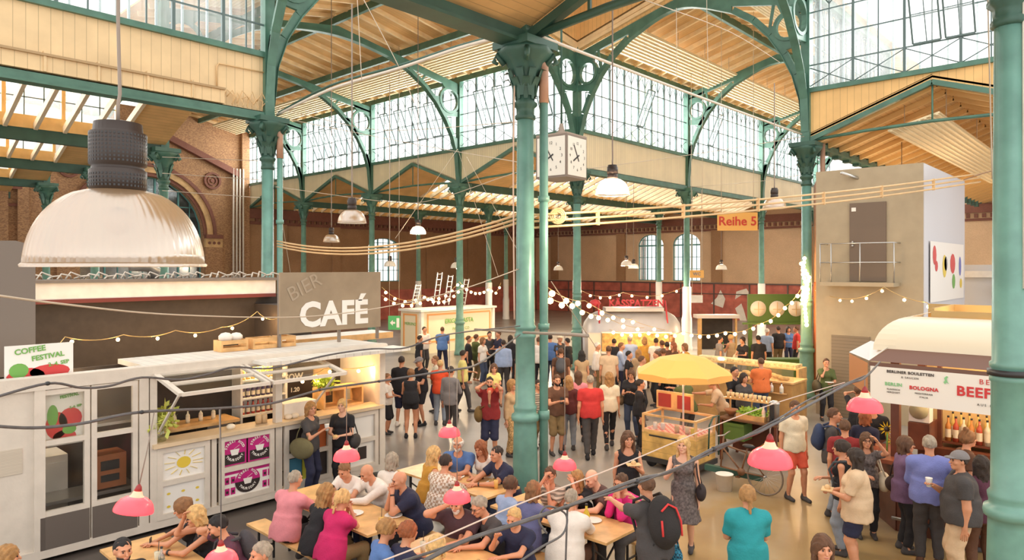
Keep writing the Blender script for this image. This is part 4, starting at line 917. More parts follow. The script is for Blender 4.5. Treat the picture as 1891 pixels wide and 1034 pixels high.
# ---- clock
ck = MB().box(-.52, .52, -.52, .52, 0, 1.2, 0)
ckr = ck.build('cube_clock', mat('clock housing', (.22, .17, .14), .5), None, (B / 2, A / 2, on(1037, 332, D=19.9).z), math.radians(5)); setp(ckr, 'large hanging four-sided station clock showing five to eight', 'clock')
for k_ in range(4):
    a = k_ * math.pi / 2; R_ = Matrix.Rotation(a, 4, 'Z')
    f = MB().box(-.47, .47, -.535, -.52, .06, 1.14).build('clock_face', mat('clock face', (.80, .76, .68), .4), ckr); f.rotation_euler = (0, 0, a)
    h = MB()
    for hh in range(12):
        t = math.pi / 2 - hh * math.pi / 6; 
    def hand(ang, l, w): t = math.pi / 2 - math.radians(ang); h.bar((-.12 * l / .3 * math.cos(t), -.545, .6 - .12 * l / .3 * math.sin(t)), (l * math.cos(t), -.545, .6 + l * math.sin(t)), w, .008, up=(0, 1, 0))
    hand(330, .36, .03); hand(237.5, .25, .04); h.build('clock_hands', BLACK, f)
    for hh in range(1, 13):
        t = math.pi / 2 - hh * math.pi / 6; text(str(hh), .115, BLACK, f, (.37 * math.cos(t), -.54, .6 + .37 * math.sin(t)), RX, 'numeral', .001)
MB().prism([(-.52, -.52, 1.2), (.52, -.52, 1.2), (.52, .52, 1.2), (-.52, .52, 1.2)], (0, 0, .04)).lathe([(.35, 1.24), (.1, 1.38), (.05, 1.6)], n=8).build('clock_cap', mat('clock cap', (.34, .27, .22), .5), ckr)
MB().tube([(0, 0, 1.5), (0, 0, 9.0)], .03, 8).build('hanging_rod', DGREEN, ckr)
# ---- signs
def hang_sign(name, c, w, h, s, size, mt, tm, label, ropes=0, yaw=None):
    yw = math.atan2(RT[1], RT[0]) if yaw is None else yaw
    o = MB().box(-w / 2, w / 2, 0, .03, -h / 2, h / 2).build(name, mt, None, c, yw); setp(o, label, 'sign')
    if s: text(s, size, tm, o, (0, -.01, 0), RX, ext=.002, bold=size * .02)
    if ropes: MB().tube([(-w * .4, .015, h / 2), (-w * .4, .015, h / 2 + ropes)], .01, 5).tube([(w * .4, .015, h / 2), (w * .4, .015, h / 2 + ropes)], .01, 5).build('hanging_wires', WIRE, o)
    return o
ORG = mat('orange sign', (.80, .44, .12), .5); RLET = mat('red lettering', (.55, .05, .03), .5)
hang_sign('row_sign', on(1362, 409, D=26), 1.5, .68, 'Reihe 5', .47, ORG, RLET, 'orange hanging sign with red Reihe 5 lettering', roofz(*on(1362, 409, D=26)[:2]) - on(1362, 409, D=26).z - .3)
hang_sign('wc_sign', on(1287, 506, D=31), .62, .34, 'WC', .2, ORG, mat('grey lettering', (.25, .25, .27)), 'small orange WC sign hanging by the arched window', roofz(*on(1287, 506, D=31)[:2]) - on(1287, 506, D=31).z)
hang_sign('white_notice', on(1287, 552, D=33), .55, .36, None, 0, WHITE, WHITE, 'blank white board hanging in front of the red wall', 5)
ex = hang_sign('exit_sign', on(728, 596, D=30), .52, .6, None, 0, mat('exit green', (.10, .45, .16), .4), PW, 'green emergency exit sign with white arrow behind the café sign', roofz(*on(728, 596, D=30)[:2]) - on(728, 596, D=30).z - .2)
MB().prism([(-.18, -.012, 0), (-.06, -.012, .12), (-.06, -.012, .04), (.04, -.012, .04), (.04, -.012, -.04), (-.06, -.012, -.04), (-.06, -.012, -.12)], (0, .01, 0)).box(.1, .22, -.012, 0, -.2, .2).build('arrow_mark', PW, ex)
# ---- white pasta stall
PY = 17.2; c0, c1, c2 = on(778, 572, Y=PY), on(911, 566, Y=PY), on(740, 566, X=on(778, 572, Y=PY).x)
ps = MB().box(c0.x, c1.x, PY, c2.y, 0, c0.z - .1, 0).build('pasta_stall', mat('cream stall', (.80, .70, .50), .5)); setp(ps, 'cream pasta stall outlined in orange behind the crowd', 'stall')
OL = mat('orange outline', (.80, .36, .12), .5); m = MB(); zt = c0.z - .3
for z in (zt, .5): m.box(c0.x + .35, c1.x - .25, PY - .02, PY, z, z + .08)
for x in (c0.x + .35, c1.x - .3): m.box(x, x + .08, PY - .02, PY, .5, zt)
for z in (zt,): m.box(c0.x - .02, c0.x, PY + .3, c2.y - .2, z, z + .08)
for y in (PY + .3, c2.y - .3): m.box(c0.x - .02, c0.x, y, y + .1, .3, zt)
m.build('outline', OL, ps); MB().box(c0.x - .15, c1.x + .1, PY - .15, c2.y, c0.z - .1, c0.z).box(c0.x - .05, c0.x + .12, PY - .06, PY + .1, 0, c0.z - .1).box(c1.x - .12, c1.x + .05, PY - .06, PY + .1, 0, c0.z - .1).build('white_frame', WHITE, ps)
text('ERIGIN PASTA', .3, GRN, ps, ((c0.x + c1.x) / 2, PY - .03, zt - .33), RX, ext=.002, bold=.006); text('PASTA & CO', .2, GRN, ps, ((c0.x + c1.x) / 2 + .1, PY - .03, zt - .72), RX, ext=.002)
text('MERLINO', .2, GRN, ps, (c0.x - .03, (PY + c2.y) / 2, zt - .4), RY, ext=.002)
for i, (px_, t_, w_) in enumerate(((760, 525, 30), (800, 503, 30), (820, 508, 22), (850, 515, 20))):
    b0 = on(px_, 563, Y=PY + .9); b1 = on(px_ + 8, t_, Y=PY + .9); l_ = MB(); d_ = .3
    for s_ in (0, d_): l_.bar(b0 + Vector((s_, 0, 0)), b1 + Vector((s_, 0, 0)), .05)
    for q in np.linspace(.1, .95, 6): p_ = b0.lerp(b1, q); l_.bar(p_, p_ + Vector((d_, 0, 0)), .03)
    simple('ladder', l_, STEEL, ['short stepladder standing on the pasta stall roof, leftmost ladder', 'tallest ladder leaning above the pasta stall', 'ladder leaning right beside the tallest one', 'rightmost thin ladder above the pasta stall'][i], 'ladder')
# ---- silver trailer
tr_c = on(1166, 640, D=25.6); L2, H2, W2 = 1.82, 2.5, .95
ys = math.atan2(RT[1], RT[0])
tp = empty('silver_trailer', (tr_c.x, tr_c.y, 0), ys, 'rounded silver street food trailer with lit serving hatch', 'trailer')
m = MB(); NS = 14
def ring_(x, s): return [(x, -W2 * s * math.cos(t) if True else 0, .45 + (H2 - .45) * (.0 + (math.sin(t) ** .75) * (1 - (1 - s) * .55))) for t in np.linspace(0, math.pi, 15)]
xs = [(-L2, .35), (-L2 + .08, .62), (-L2 + .25, .83), (-L2 + .5, .95), (-L2 + .8, 1), (L2 - .8, 1), (L2 - .5, .95), (L2 - .25, .83), (L2 - .08, .62), (L2, .35)]
rr = [ring_(x, s) for x, s in xs]; vs = [v for r_ in rr for v in r_]; fs = [(i * 15 + j, i * 15 + j + 1, (i + 1) * 15 + j + 1, (i + 1) * 15 + j) for i in range(9) for j in range(14)]
m.add(vs, fs + [tuple(range(15)), tuple(range(135, 150))], 0, True); m.build('body', mat('silver shell', (.50, .47, .46), .4, metal=.35, var=.06), tp)
MB().box(-1.0, 1.1, -.45, .45, H2 - .03, H2 + .1).build('roof_pod', mat('silver shell', (0, 0, 0)), tp)
ht = MB().box(-1.2, 1.15, -W2 - .03, -W2 + .3, 1.1, 1.75).build('serving_hatch', mat('lit hatch', (.50, .28, .08), .6, var=.5, scale=8, emit=.12, ecol=(1, .6, .2)), tp)
MB().box(-1.25, 1.2, -W2 - .2, -W2, 1.02, 1.08).box(-1.25, 1.2, -W2 - .3, -W2, 1.76, 1.8).build('hatch_shelf', WHITE, tp)
MB().box(-1.7, -1.25, -W2 - .04, -W2, .6, 1.75).box(1.2, 1.7, -W2 - .04, -W2, .6, 1.75).box(-1.25, 1.2, -W2 - .04, -W2, .45, 1.02).build('cream_cladding', mat('cream cladding', (.80, .72, .58), .5), tp)
text('KÄSSPATZEN', .34, mat('red cut letters', (.55, .04, .05), .5), tp, (.15, -.2, H2 + .25), RX, 'red_sign_letters', .02, bold=.01)
for x_ in (-1.25, 1.2): MB().tube([(x_, -.6, H2 - .45), (x_, -.2, H2 + .35)], .03, 6).build('sign_stay', mat('red cut letters', (0, 0, 0)), tp)
MB().ball((-1.35, -.1, H2 + .25), .22, 8, sz=(1, 1, .7)).build('red_ornament', mat('red cut letters', (0, 0, 0)), tp)
for x in (-.4, .4): MB().tube([(x, -W2 + .1, .3), (x, -W2 + .28, .3)], .3, 16).build('wheel', BLACK, tp)
if 1: pass; MB().box(-1.6, 1.6, -.8, .8, 0, .5).build('skirt', GREYP, tp)
# ---- green circle stall
gp = on(1432, 571, D=24); gs = empty('green_stall', (gp.x, gp.y, 0), -HP, 'green stall front with three round white openings', 'stall'); zc = gp.z
gm = mat('olive green board', (.08, .15, .03), .5); gs.rotation_euler = (0, 0, ys)
MB().box(-.95, .95, 0, .08, zc - .52, zc + .52).box(-1.15, 1.0, -.1, 0, zc - .52, zc - .45).build('sign_panel', gm, gs)
m = MB(); [m.tube([(x, -.005, zc + .02), (x, -.03, zc + .02)], .27, 20) for x in (-.6, .05, .7)]; m.build('round_panels', mat('round cream panel', (.78, .68, .55), .5), gs)
m = MB(); [m.bar((x - .15, -.04, zc), (x + .2, -.04, zc), .02) and m.bar((x, -.04, zc - .2), (x, -.04, zc + .25), .02) for x in (-.6, .05, .7)]; m.build('hand_marks', PIPE, gs)
MB().box(-.92, -.8, 0, .1, 0, zc - .5).build('post', gm, gs); MB().box(-.9, .95, 0, .5, 0, .9).build('counter', gm, gs)
# ---- food counter with trays left of the lit column
q0 = on(1462, 788, Z=0)
fc = MB().box(q0.x, q0.x + .9, q0.y, q0.y + 3.2, 0, 1.08).build('bakery_counter', mat('oak counter', (.50, .27, .09), .45, var=.2)); setp(fc, 'brown wooden counter heaped with loaves left of the lit column', 'counter')
MB().box(q0.x - .05, q0.x + .95, q0.y - .05, q0.y + 3.2, 1.08, 1.12).build('worktop', WOODT, fc)
MB().box(q0.x + .1, q0.x + .13, q0.y, q0.y + 3.2, 1.12, 1.5).box(q0.x + .1, q0.x + .6, q0.y, q0.y + 3.2, 1.5, 1.52).build('glass_guard', glassmat('display glass', (.95, .95, .9), .12), fc)
lo = None
for i in range(12):
    p_ = (q0.x + .25 + .2 * (i % 3), q0.y + .3 + .24 * i, 1.17)
    if lo is None: lo = MB().ball((0, 0, 0), .12, 10, sz=(.6, 1.3, .5)).build('loaf', mat('bread crust', (.70, .42, .16), .6, var=.3, scale=15), None, p_, .3); setp(lo, 'bread loaf lying on the wooden counter left of the lit column', 'bread', 'loaves on the wooden counter')
    else: dup(lo, p_, random.uniform(-.6, .6))
for i in range(2):
    c_ = (q0.x - .08, q0.y + .25 + .28 * i, 1.0)
simple('bottle_rack', MB().box(q0.x - .14, q0.x - .06, q0.y + .1, q0.y + .62, .82, .84), WOODT, 'little rack on the front of the wooden counter', 'rack')
bottles([(q0.x - .1, q0.y + .22 + .26 * i, .84) for i in range(2)], .26, .05, WHITE, 'white dispenser bottle on the little rack of the wooden counter', 'white dispenser bottles')
# raised back trays
simple('tray_stand', MB().box(q0.x + 1.0, q0.x + 1.6, q0.y + .2, q0.y + 3.4, 1.3, 1.34, 0).box(q0.x + 1.0, q0.x + 1.6, q0.y + .2, q0.y + .26, 0, 1.3, 0).box(q0.x + 1.05, q0.x + 1.55, q0.y + .3, q0.y + 3.3, 1.34, 1.42, 1), [WOODT, mat('mixed pastries', (.80, .55, .28), .6, var=.5, scale=18)], 'raised tray stand with pastries behind the bread counter', 'tray stand')
# ---- wooden cart with parasol
ct = empty('market_cart', (3.75, -.85, 0), 0, 'pine box cart with glazed top under the yellow parasol', 'cart')
MB().box(-.4, .4, -.6, .62, .22, .72).build('box', mat('knotty pine', (.66, .40, .12), .5, var=.35, scale=4, stripe=('Z', .17, .7, .04)), ct)
m = MB()
for x in (-.4, .36):
    for y in (-.6, .58): m.box(x, x + .04, y, y + .04, .7, 1.08)
for z in (.72, 1.04):
    m.box(-.4, .4, -.6, -.56, z, z + .04); m.box(-.4, .4, .58, .62, z, z + .04); m.box(-.4, -.36, -.6, .62, z, z + .04); m.box(.36, .4, -.6, .62, z, z + .04)
m.build('glazing_frame', WOODT, ct); MB().box(-.41, -.4, -.3, -.0 + .45, .64, .67).build('slot', BLACK, ct)
MB().box(-.39, -.385, -.56, .58, .76, 1.04).box(-.36, .36, -.595, -.59, .76, 1.04).build('pane', GLASS, ct)
MB().box(-.36, .36, -.56, .58, .72, .76).build('tray', mat('red gingham', (.65, .12, .12), .6, tile=(14, (.85, .6, .55))), ct)
MB().tube([(-.02, -.66, .35), (-.02, -.68, .95), (.1, -.7, 1.1), (.35, -.7, 1.1), (.38, -.68, .3)], .018, 6).build('push_handle', DGREEN, ct)
MB().box(-.42, .42, -.64, .64, .12, .22).build('chassis', BLACK, ct)
for x in (-.3, .3):
    for y in (-.45, .45): MB().tube([(x - .03, y, .12), (x + .03, y, .12)], .12, 14).build('wheel', BLACK, ct)
for i, (x, y, mm, nm) in enumerate(((-.25, .4, WHITE, 'white'), (-.2, .25, PW, 'white'), (-.25, -.1, JAR, 'amber'), (-.2, -.3, GB, 'pale'), (-.25, -.45, YEL, 'yellow'))):
    simple('preserve_jar', MB().lathe([(.045, 0), (.05, .12), (.04, .14)], (3.75 + x, -.85 + y, .76), 10), mm, nm + ' jar inside the cart glazing, %s from its left end' % ['first', 'second', 'third', 'fourth', 'fifth'][i], 'jar')
simple('cart_shelf', MB().box(4.05, 4.1, -1.0, -.15, 1.08, 1.45, 0).box(4.04, 4.05, -.95, -.65, 1.12, 1.4, 1).box(4.04, 4.05, -.5, -.2, 1.12, 1.4, 1), [WOODT, mat('dark red board', (.35, .04, .03), .5)], 'pine rack with two dark red boards on the back of the cart', 'rack')
uc = Vector((3.75, -.95, 0)); um = empty('parasol', uc, 0, 'yellow parasol with scalloped valance over the pine cart', 'parasol')
NR = 8; m = MB(); apx = Vector((0, 0, 2.33)); rim = [Vector((.98 * math.cos(2 * math.pi * i / NR + .2), .98 * math.sin(2 * math.pi * i / NR + .2), 1.95)) for i in range(NR)]
YC = mat('yellow parasol cloth', (.88, .46, .11), .6)
for i in range(NR):
    a, b = rim[i], rim[(i + 1) % NR]; mid = (a + b) / 2 * 1.0; mid.z = 1.97; h1, h2 = apx.lerp(a, .5) + Vector((0, 0, .09)), apx.lerp(b, .5) + Vector((0, 0, .09))
    m.add([apx, h1, h2, a, b, mid], [(0, 1, 2), (1, 3, 5), (1, 5, 2), (2, 5, 4)])
    lo1, lo2 = a.lerp(mid, .0) - Vector((0, 0, .1)), b - Vector((0, 0, .1)); lm = mid - Vector((0, 0, .14))
    m.add([a, mid, lm, lo1], [(0, 1, 2, 3)]); m.add([mid, b, lo2, lm], [(0, 1, 2, 3)])
m.build('canopy', YC, um); MB().tube([(0, 0, .76), (0, 0, 2.36)], .02, 8).build('pole', WHITE, um)
m = MB(); [m.tube([apx - Vector((0, 0, .04)), r_ - Vector((0, 0, .02))], .008, 4) for r_ in rim]; m.build('ribs', OFFW, um)
# ---- bicycle
bi = empty('cargo_bicycle', (3.2, -2.75, 0), -HP, 'old bicycle standing behind the pine cart under the big pink lamp', 'bicycle')
def wheel(x):
    w = MB(); n = 28
    w.tube([(x + .32 * math.cos(2 * math.pi * i / n), 0, .335 + .32 * math.sin(2 * math.pi * i / n)) for i in range(n + 1)], .016, 6, cap=False)
    wo = w.build('wheel', mat('worn tyre', (.20, .15, .11), .6), bi)
    s = MB(); [s.tube([(x, 0, .335), (x + .31 * math.cos(t), 0, .335 + .31 * math.sin(t))], .003, 3) for t in np.linspace(0, 6.1, 18)]; s.tube([(x, -.04, .335), (x, .04, .335)], .02, 8); s.build('spokes', STEEL, wo)
wheel(0.12); BR = mat('rusty frame', (.20, .09, .04), .5)
MB().tube([(.12, 0, .335), (-.32, 0, .34), (-.72, 0, .36)], .016, 6).tube([(-.32, 0, .34), (-.2, 0, .8)], .016, 6).tube([(.12, 0, .335), (-.22, 0, .72)], .012, 6).tube([(-.22, 0, .7), (-.68, 0, .78)], .016, 6).tube([(-.32, 0, .34), (-.68, 0, .72)], .016, 6).tube([(-.72, 0, .36), (-.66, 0, .95)], .016, 6).build('frame', BR, bi)
MB().tube([(-.66, -.25, .98), (-.66, 0, .95), (-.66, .25, .98)], .012, 6).build('handlebar', STEEL, bi); MB().ball((-.18, 0, .83), .09, 8, sz=(1.4, .8, .4)).build('saddle', BLACK, bi)
MB().tube([(-.32, -.02, .34), (-.32, .02, .34)], .07, 16).tube([(-.32, .06, .34), (-.42, .06, .22)], .01, 5).box(-.46, -.38, .04, .12, .2, .22).build('crank', BR, bi)
MB().box(-1.1, .0, .1, .2, .2, .3).build('tow_bar', DGREEN, bi)
simple('bucket', MB().lathe([(.13, 0), (.16, .3), (.165, .3)], (3.0, -2.2, 0), 16), WHITE, 'white plastic bucket on the floor beside the bicycle', 'bucket')
# ---- drinks table
t0, t1 = on(1330, 768, Z=.9), on(1436, 786, Z=.9)
dt = MB().box(t0.x - .1, t0.x + .75, t1.y, t0.y, .86, .9).build('drinks_table', mat('dark table top', (.16, .08, .04), .4)); setp(dt, 'dark drinks table with dispenser behind the bicycle', 'table')
m = MB(); [m.box(x, x + .05, y, y + .05, 0, .86) for x in (t0.x - .08, t0.x + .68) for y in (t1.y + .02, t0.y - .08)]; m.box(t0.x + .6, t0.x + .7, t1.y, t0.y, .1, .86); m.build('legs', WOODD, dt)
simple('green_crate', MB().box(t0.x - .05, t0.x + .35, t0.y - .55, t0.y - .1, .45, .8).box(t0.x - .07, t0.x - .05, t0.y - .55, t0.y - .1, .74, .8), mat('green plastic crate', (.12, .22, .05), .5), 'green plastic crate below the drinks table', 'crate')
simple('folded_cloth_heap', MB().ball((t0.x + .2, t0.y - 1.0, .3), .2, 10, sz=(1, 1.2, .8)).ball((t0.x + .1, t0.y - 1.2, .4), .13, 8), mat('tan cloth', (.55, .33, .1), .8), 'crumpled tan sack under the drinks table', 'sack')
ds = MB().lathe([(.1, 0), (.1, .36), (.11, .37), (.11, .4), (.06, .43)], (0, 0, 0), 18).build('drink_dispenser', STEEL, None, (t0.x + .2, t1.y + .18, .9)); setp(ds, 'steel hot drink dispenser at the right end of the drinks table', 'dispenser')
MB().box(-.16, -.1, -.02, .02, .05, .1).box(-.13, -.1, -.04, .04, .0, .38).build('tap', BLACK, ds)
gbx = MB().box(t0.x, t0.x + .35, t0.y - .95, t0.y - .35, .9, 1.0).build('herb_box', WOODT); setp(gbx, 'wooden box of green lettuce on the drinks table', 'box')
f = foliage(None, 160, .2, .1, 0, mat('lettuce', (.32, .50, .06), .5), 'lettuce', .05); f.location = (t0.x + .17, t0.y - .65, .98); f.scale = (.8, 1.4, 1); setp(f, 'green lettuce heaped in the wooden box', 'lettuce')
simple('salad_bowl', MB().lathe([(.05, 0), (.13, .1), (.15, .14), (.13, .14), (.05, .04)], (t0.x + .2, t0.y - .15, .9), 18), mat('brown bowl', (.4, .18, .08), .5), 'brown wooden bowl at the left end of the drinks table', 'bowl')
bottles([(t0.x + .1, t1.y + .36, .9)], .34, .04, mat('pink drink', (.8, .55, .45), .3), 'pale juice bottle beside the steel dispenser', None)
cp = MB().box(t0.x + .35, t0.x + .55, t1.y + .3, t0.y + .1, 1.22, 1.25).box(t0.x + .5, t0.x + .53, t1.y + .3, t1.y + .33, .9, 1.25).box(t0.x + .5, t0.x + .53, t0.y, t0.y + .03, .9, 1.25).build('cup_shelf', WOODT); setp(cp, 'raised pine shelf lined with cups on the drinks table', 'shelf')
c0_ = None
for i in range(11):
    p_ = (t0.x + .42, t1.y + .38 + .1 * i, 1.25)
    if p_[1] > t0.y + .05: break
    if c0_ is None: c0_ = MB().lathe([(.03, 0), (.042, .11)], n=10).build('paper_cup', mat('kraft cup', (.80, .60, .32), .6), None, p_); setp(c0_, 'kraft paper cup on the raised pine shelf', 'cup', 'paper cups on the pine shelf')
    else: dup(c0_, p_, 0)
# barrel table and hut behind
bt = on(1335, 688, Z=0)
simple('barrel', MB().lathe([(.24, 0), (.3, .3), (.31, .45), (.3, .6), (.25, .88)], (bt.x, bt.y, 0), 18), mat('black barrel', (.06, .045, .04), .6, stripe=('Z', .3, .5, .1)), 'dark wine barrel used as a bar table behind the parasol', 'barrel')
simple('serving_board', MB().lathe([(.36, 0), (.36, .03)], (bt.x, bt.y, .9), 18), WOODT, 'round wooden board on top of the dark barrel', 'board')
bottles([(bt.x, bt.y, .93)], .28, .04, mat('green bottle', (.05, .3, .08), .2), 'green bottle standing on the barrel', None)
hb = on(1292, 690, Z=0); hu = empty('wooden_hut', (hb.x, hb.y, 0), ys, 'little pine serving hut with pale roof between trailer and green stall', 'stall')
MB().box(-.07, .07, -.05, .08, 0, 2.12).build('post', WOODT, hu); MB().box(1.35, 1.42, -.05, .05, 0, 2.12).build('post', WOODT, hu); MB().box(-.12, 1.5, -.1, .5, 2.12, 2.25).build('roof', mat('pale pink roof', (.80, .68, .60), .5), hu)
MB().box(.07, 1.35, .3, .34, .9, 2.1).build('back_board', DARK, hu); MB().box(.07, 1.35, -.05, .35, 0, .9).build('counter', WHITE, hu)
# ---- beer tables and benches
def beer_table(cx_, y0, y1, label, w=.72):
    t = MB().box(-w / 2, w / 2, y0, y1, .735, .765).build('beer_table', WOODT, None, (cx_, 0, 0)); setp(t, label, 'table', 'wooden beer tables')
    for y in (y0 + .25, y1 - .25):
        MB().bar((-.28, y, 0), (-.28, y, .73), .03).bar((.28, y, 0), (.28, y, .73), .03).bar((-.28, y, .1), (.28, y, .1), .025).bar((-.28, y, .15), (.28, y, .6), .02).bar((.28, y, .15), (-.28, y, .6), .02).build('leg', BLACK, t)
    for s in (-1, 1):
        b = MB().box(-.14, .14, y0, y1, .44, .47).build('beer_bench', WOODT, None, (cx_ + s * (.36 + .3), 0, 0)); setp(b, label.replace('table', 'bench') + (', far side' if s > 0 else ', near side'), 'bench', 'wooden beer benches')
        for y in (y0 + .3, y1 - .3): MB().bar((-.11, y, 0), (-.11, y, .44), .025).bar((.11, y, 0), (.11, y, .44), .025).bar((-.11, y, .2), (.11, y, .2), .02).build('leg', BLACK, b)
    return t
beer_table(-3.52, -.85, 1.4, 'wooden beer table between the magenta shirt and the bald man in navy')
beer_table(-1.55, -.95, 1.1, 'wooden beer table beside the centre column base')
beer_table(-3.58, -3.6, -1.4, 'wooden beer table in the foreground under the cable bundle')
beer_table(-1.72, -3.15, -1.2, 'wooden beer table end with the tall yellow bottle')
beer_table(-5.9, -1.4, 1.1, 'wooden beer table in the lower left corner by the kiosk')
def plate(x, y, label, m=None, food=True):
    p = MB().lathe([(.07, 0), (.12, .015), (.115, .02), (.06, .008)], n=16).build('plate', m or WHITE, None, (x, y, .766)); setp(p, label, 'plate')
    if food:
        f_ = MB().ball((0, 0, .03), .05, 8, sz=(1.2, 1, .5)).ball((.04, .03, .035), .03, 8).ball((-.03, .03, .03), .03, 8).build('food', mat('plated food', (.45, .28, .1), .6, var=.6, scale=30), None, (x, y, .775)); setp(f_, 'brown helping of food ' + label[label.index('plate') + 6:], 'food')
plate(-3.25, -.55, 'white plate at the bald navy man\'s elbow'); plate(-1.35, -.55, 'large white plate before the man in the navy shirt'); plate(-3.55, -.1, 'white plate in the middle of the magenta shirt table', food=False)
plate(-3.5, .6, 'white plate between the pink shirt and the white shirt'); plate(-5.8, -.5, 'white plate on the lower left corner table', food=False); plate(-1.6, -2.6, 'pale plate beside the tall yellow bottle', food=False)
plate(-1.7, -1.7, 'white plate before the striped top', food=False); plate(-3.6, -2.5, 'white plate on the foreground table under the cables'); plate(-1.5, .1, 'white plate between the checked shirt and the blonde')
def glass_(x, y, label, m):
    g_ = MB().lathe([(.028, 0), (.035, .13)], n=12).build('drinking_glass', m, None, (x, y, .766)); setp(g_, label, 'glass')
    MB().tube([(0, 0, .02), (.02, .01, .24)], .004, 5).build('straw', BLACK, g_)
LEM = mat('lemonade', (.75, .45, .12), .2)
glass_(-3.6, -.75, 'glass with long black straw at the end of the magenta shirt table', LEM); glass_(-3.75, -1.75, 'glass with black straw on the foreground table', GB); glass_(-1.75, -2.3, 'small glass beside the tall yellow bottle', LEM)
glass_(-5.95, .2, 'glass on the lower left corner table', GB); glass_(-1.5, -.75, 'glass at the near end of the column table', LEM)
bottles([(-1.9, -2.72, .766)], .33, .045, mat('yellow lemonade bottle', (.70, .50, .03), .15), 'tall bottle of yellow lemonade on the right-hand beer table', None)
bottles([(-6.0, -.05, .766)], .27, .035, glassmat('clear bottle', (.8, .85, .85), .35), 'clear glass bottle beside the dark-haired man at lower left', None)
simple('serving_tray', MB().box(-3.3, -2.95, .4, .8, .766, .78), PW, 'white tray paper under the arm of the bald man in the white shirt', 'tray')
for i, (x, y) in enumerate(((-1.42, -.15), (-1.3, -.25))): simple('dip_cup', MB().lathe([(.03, 0), (.035, .04)], (x, y, .766), 10), mat('dark dip', (.12, .03, .02), .4), ['dark dip cup before the long-haired woman, left one', 'dark dip cup before the long-haired woman, right one'][i], 'cup')
# ---- pendant lamps
AMBER = mat('glowing lamp bulb', (1, .75, .4), emit=6, ecol=(1, .62, .28))
PRISM_ = glassmat('prismatic lamp glass', (.95, .80, .64), .7, .25)
HOUS = mat('lamp housing', (.035, .022, .018), .45)
def hall_lamp(px, py_rim, D, zup, label, lit=0, s=1.0, glassm=None):
    p = on(px, py_rim, D=D); zup = roofz(p.x, p.y) + .1
    r_ = empty('hall_lamp', p, 0, label, 'lamp', 'industrial hall lamps')
    R_ = .275 * s
    pr = [(R_ * 1.02, 0), (R_ * 1.03, .008), (R_, .015)] + [(R_ * math.cos(t) ** .8 if t < 1.2 else R_ * .36, .42 * s * R_ / .275 * math.sin(t) * .66) for t in np.linspace(.05, 1.25, 12)]
    MB().lathe(pr, n=180, cap=False, ripple=(60, .006)).build('shade', glassm or PRISM_, r_)
    h = MB(); zt = pr[-1][1]; q = R_ / .275
    h.lathe([(.088 * q, zt), (.09 * q, zt + .07 * q), (.082 * q, zt + .075 * q), (.082 * q, zt + .085 * q), (.09 * q, zt + .09 * q), (.09 * q, zt + .2 * q), (.078 * q, zt + .205 * q), (.075 * q, zt + .235 * q), (.02, zt + .24 * q)], n=32)
    if s > .9 and D < 4:
        for zz in list(np.arange(zt + .015, zt + .065, .013)) + list(np.arange(zt + .1, zt + .195, .013)):
            for k_ in range(44):
                t = 2 * math.pi * k_ / 44; c_ = Vector((.0905 * math.cos(t), .0905 * math.sin(t), zz)); u = Vector((-math.sin(t), math.cos(t), 0)) * .0032; v = Vector((0, 0, .0035))
                h.add([c_ - u - v, c_ + u - v, c_ + u + v, c_ - u + v], [(0, 1, 2, 3)], 1)
    h.build('housing', [HOUS, BLACK], r_)
    MB().tube([(0, 0, zt + .24 * q), (.0, 0, zt + .3 * q), (.006 * s, 0, zt + .34 * q), (0, 0, zt + .6), (0, 0, zup - p.z)], .006 if D < 4 else .014, 6).build('cord', mat('lamp cord', (.28, .22, .18), .6), r_)
    MB().ball((0, 0, .16 * q), .05 * q, 10).build('bulb', AMBER if lit else OFFW, r_)
    if lit: point_light('hall_lamp_light', (p.x, p.y, p.z + .05), lit, (1, .80, .55), .12)
hall_lamp(218, 493, 2.42, 8.1, 'huge prismatic glass hall lamp hanging close at upper left')
hall_lamp(1131, 360, 11.6, 9.0, 'glass hall lamp hanging just right of the cube clock', 160)
hall_lamp(650, 412, 13.8, 12.8, 'clear glass hall lamp left of the centre, larger and higher of the pair', 0)
for px, py, D, z, lab, l in ((612, 447, 24, 9, 'glass hall lamp below and left of the clear one above the café sign', 0), (772, 432, 25, 9, 'lit hall lamp half hidden behind the ochre conduits', 250), (843, 495, 33, 8, 'white hall lamp beside the pasta stall column', 350), (720, 492, 33, 8, 'hall lamp hanging before the back left window', 0),
  (1031, 499, 41, 8, 'small white hall lamp just right of the centre column', 900), (1157, 491, 34, 8, 'left lamp of the overlapping pair by the arched windows', 1000), (1170, 496, 37, 8, 'right lamp of the overlapping pair by the arched windows', 0), (1332, 498, 35, 8, 'white hall lamp under the orange row sign', 1000),
  (1430, 385, 17, 12, 'hall lamp with black housing just behind the ochre conduits near the lit column', 0)):
    hall_lamp(px, py, D, z, lab, l, 1.0, mat('white lamp glass', (.85, .80, .72), .3) if D > 30 else None)
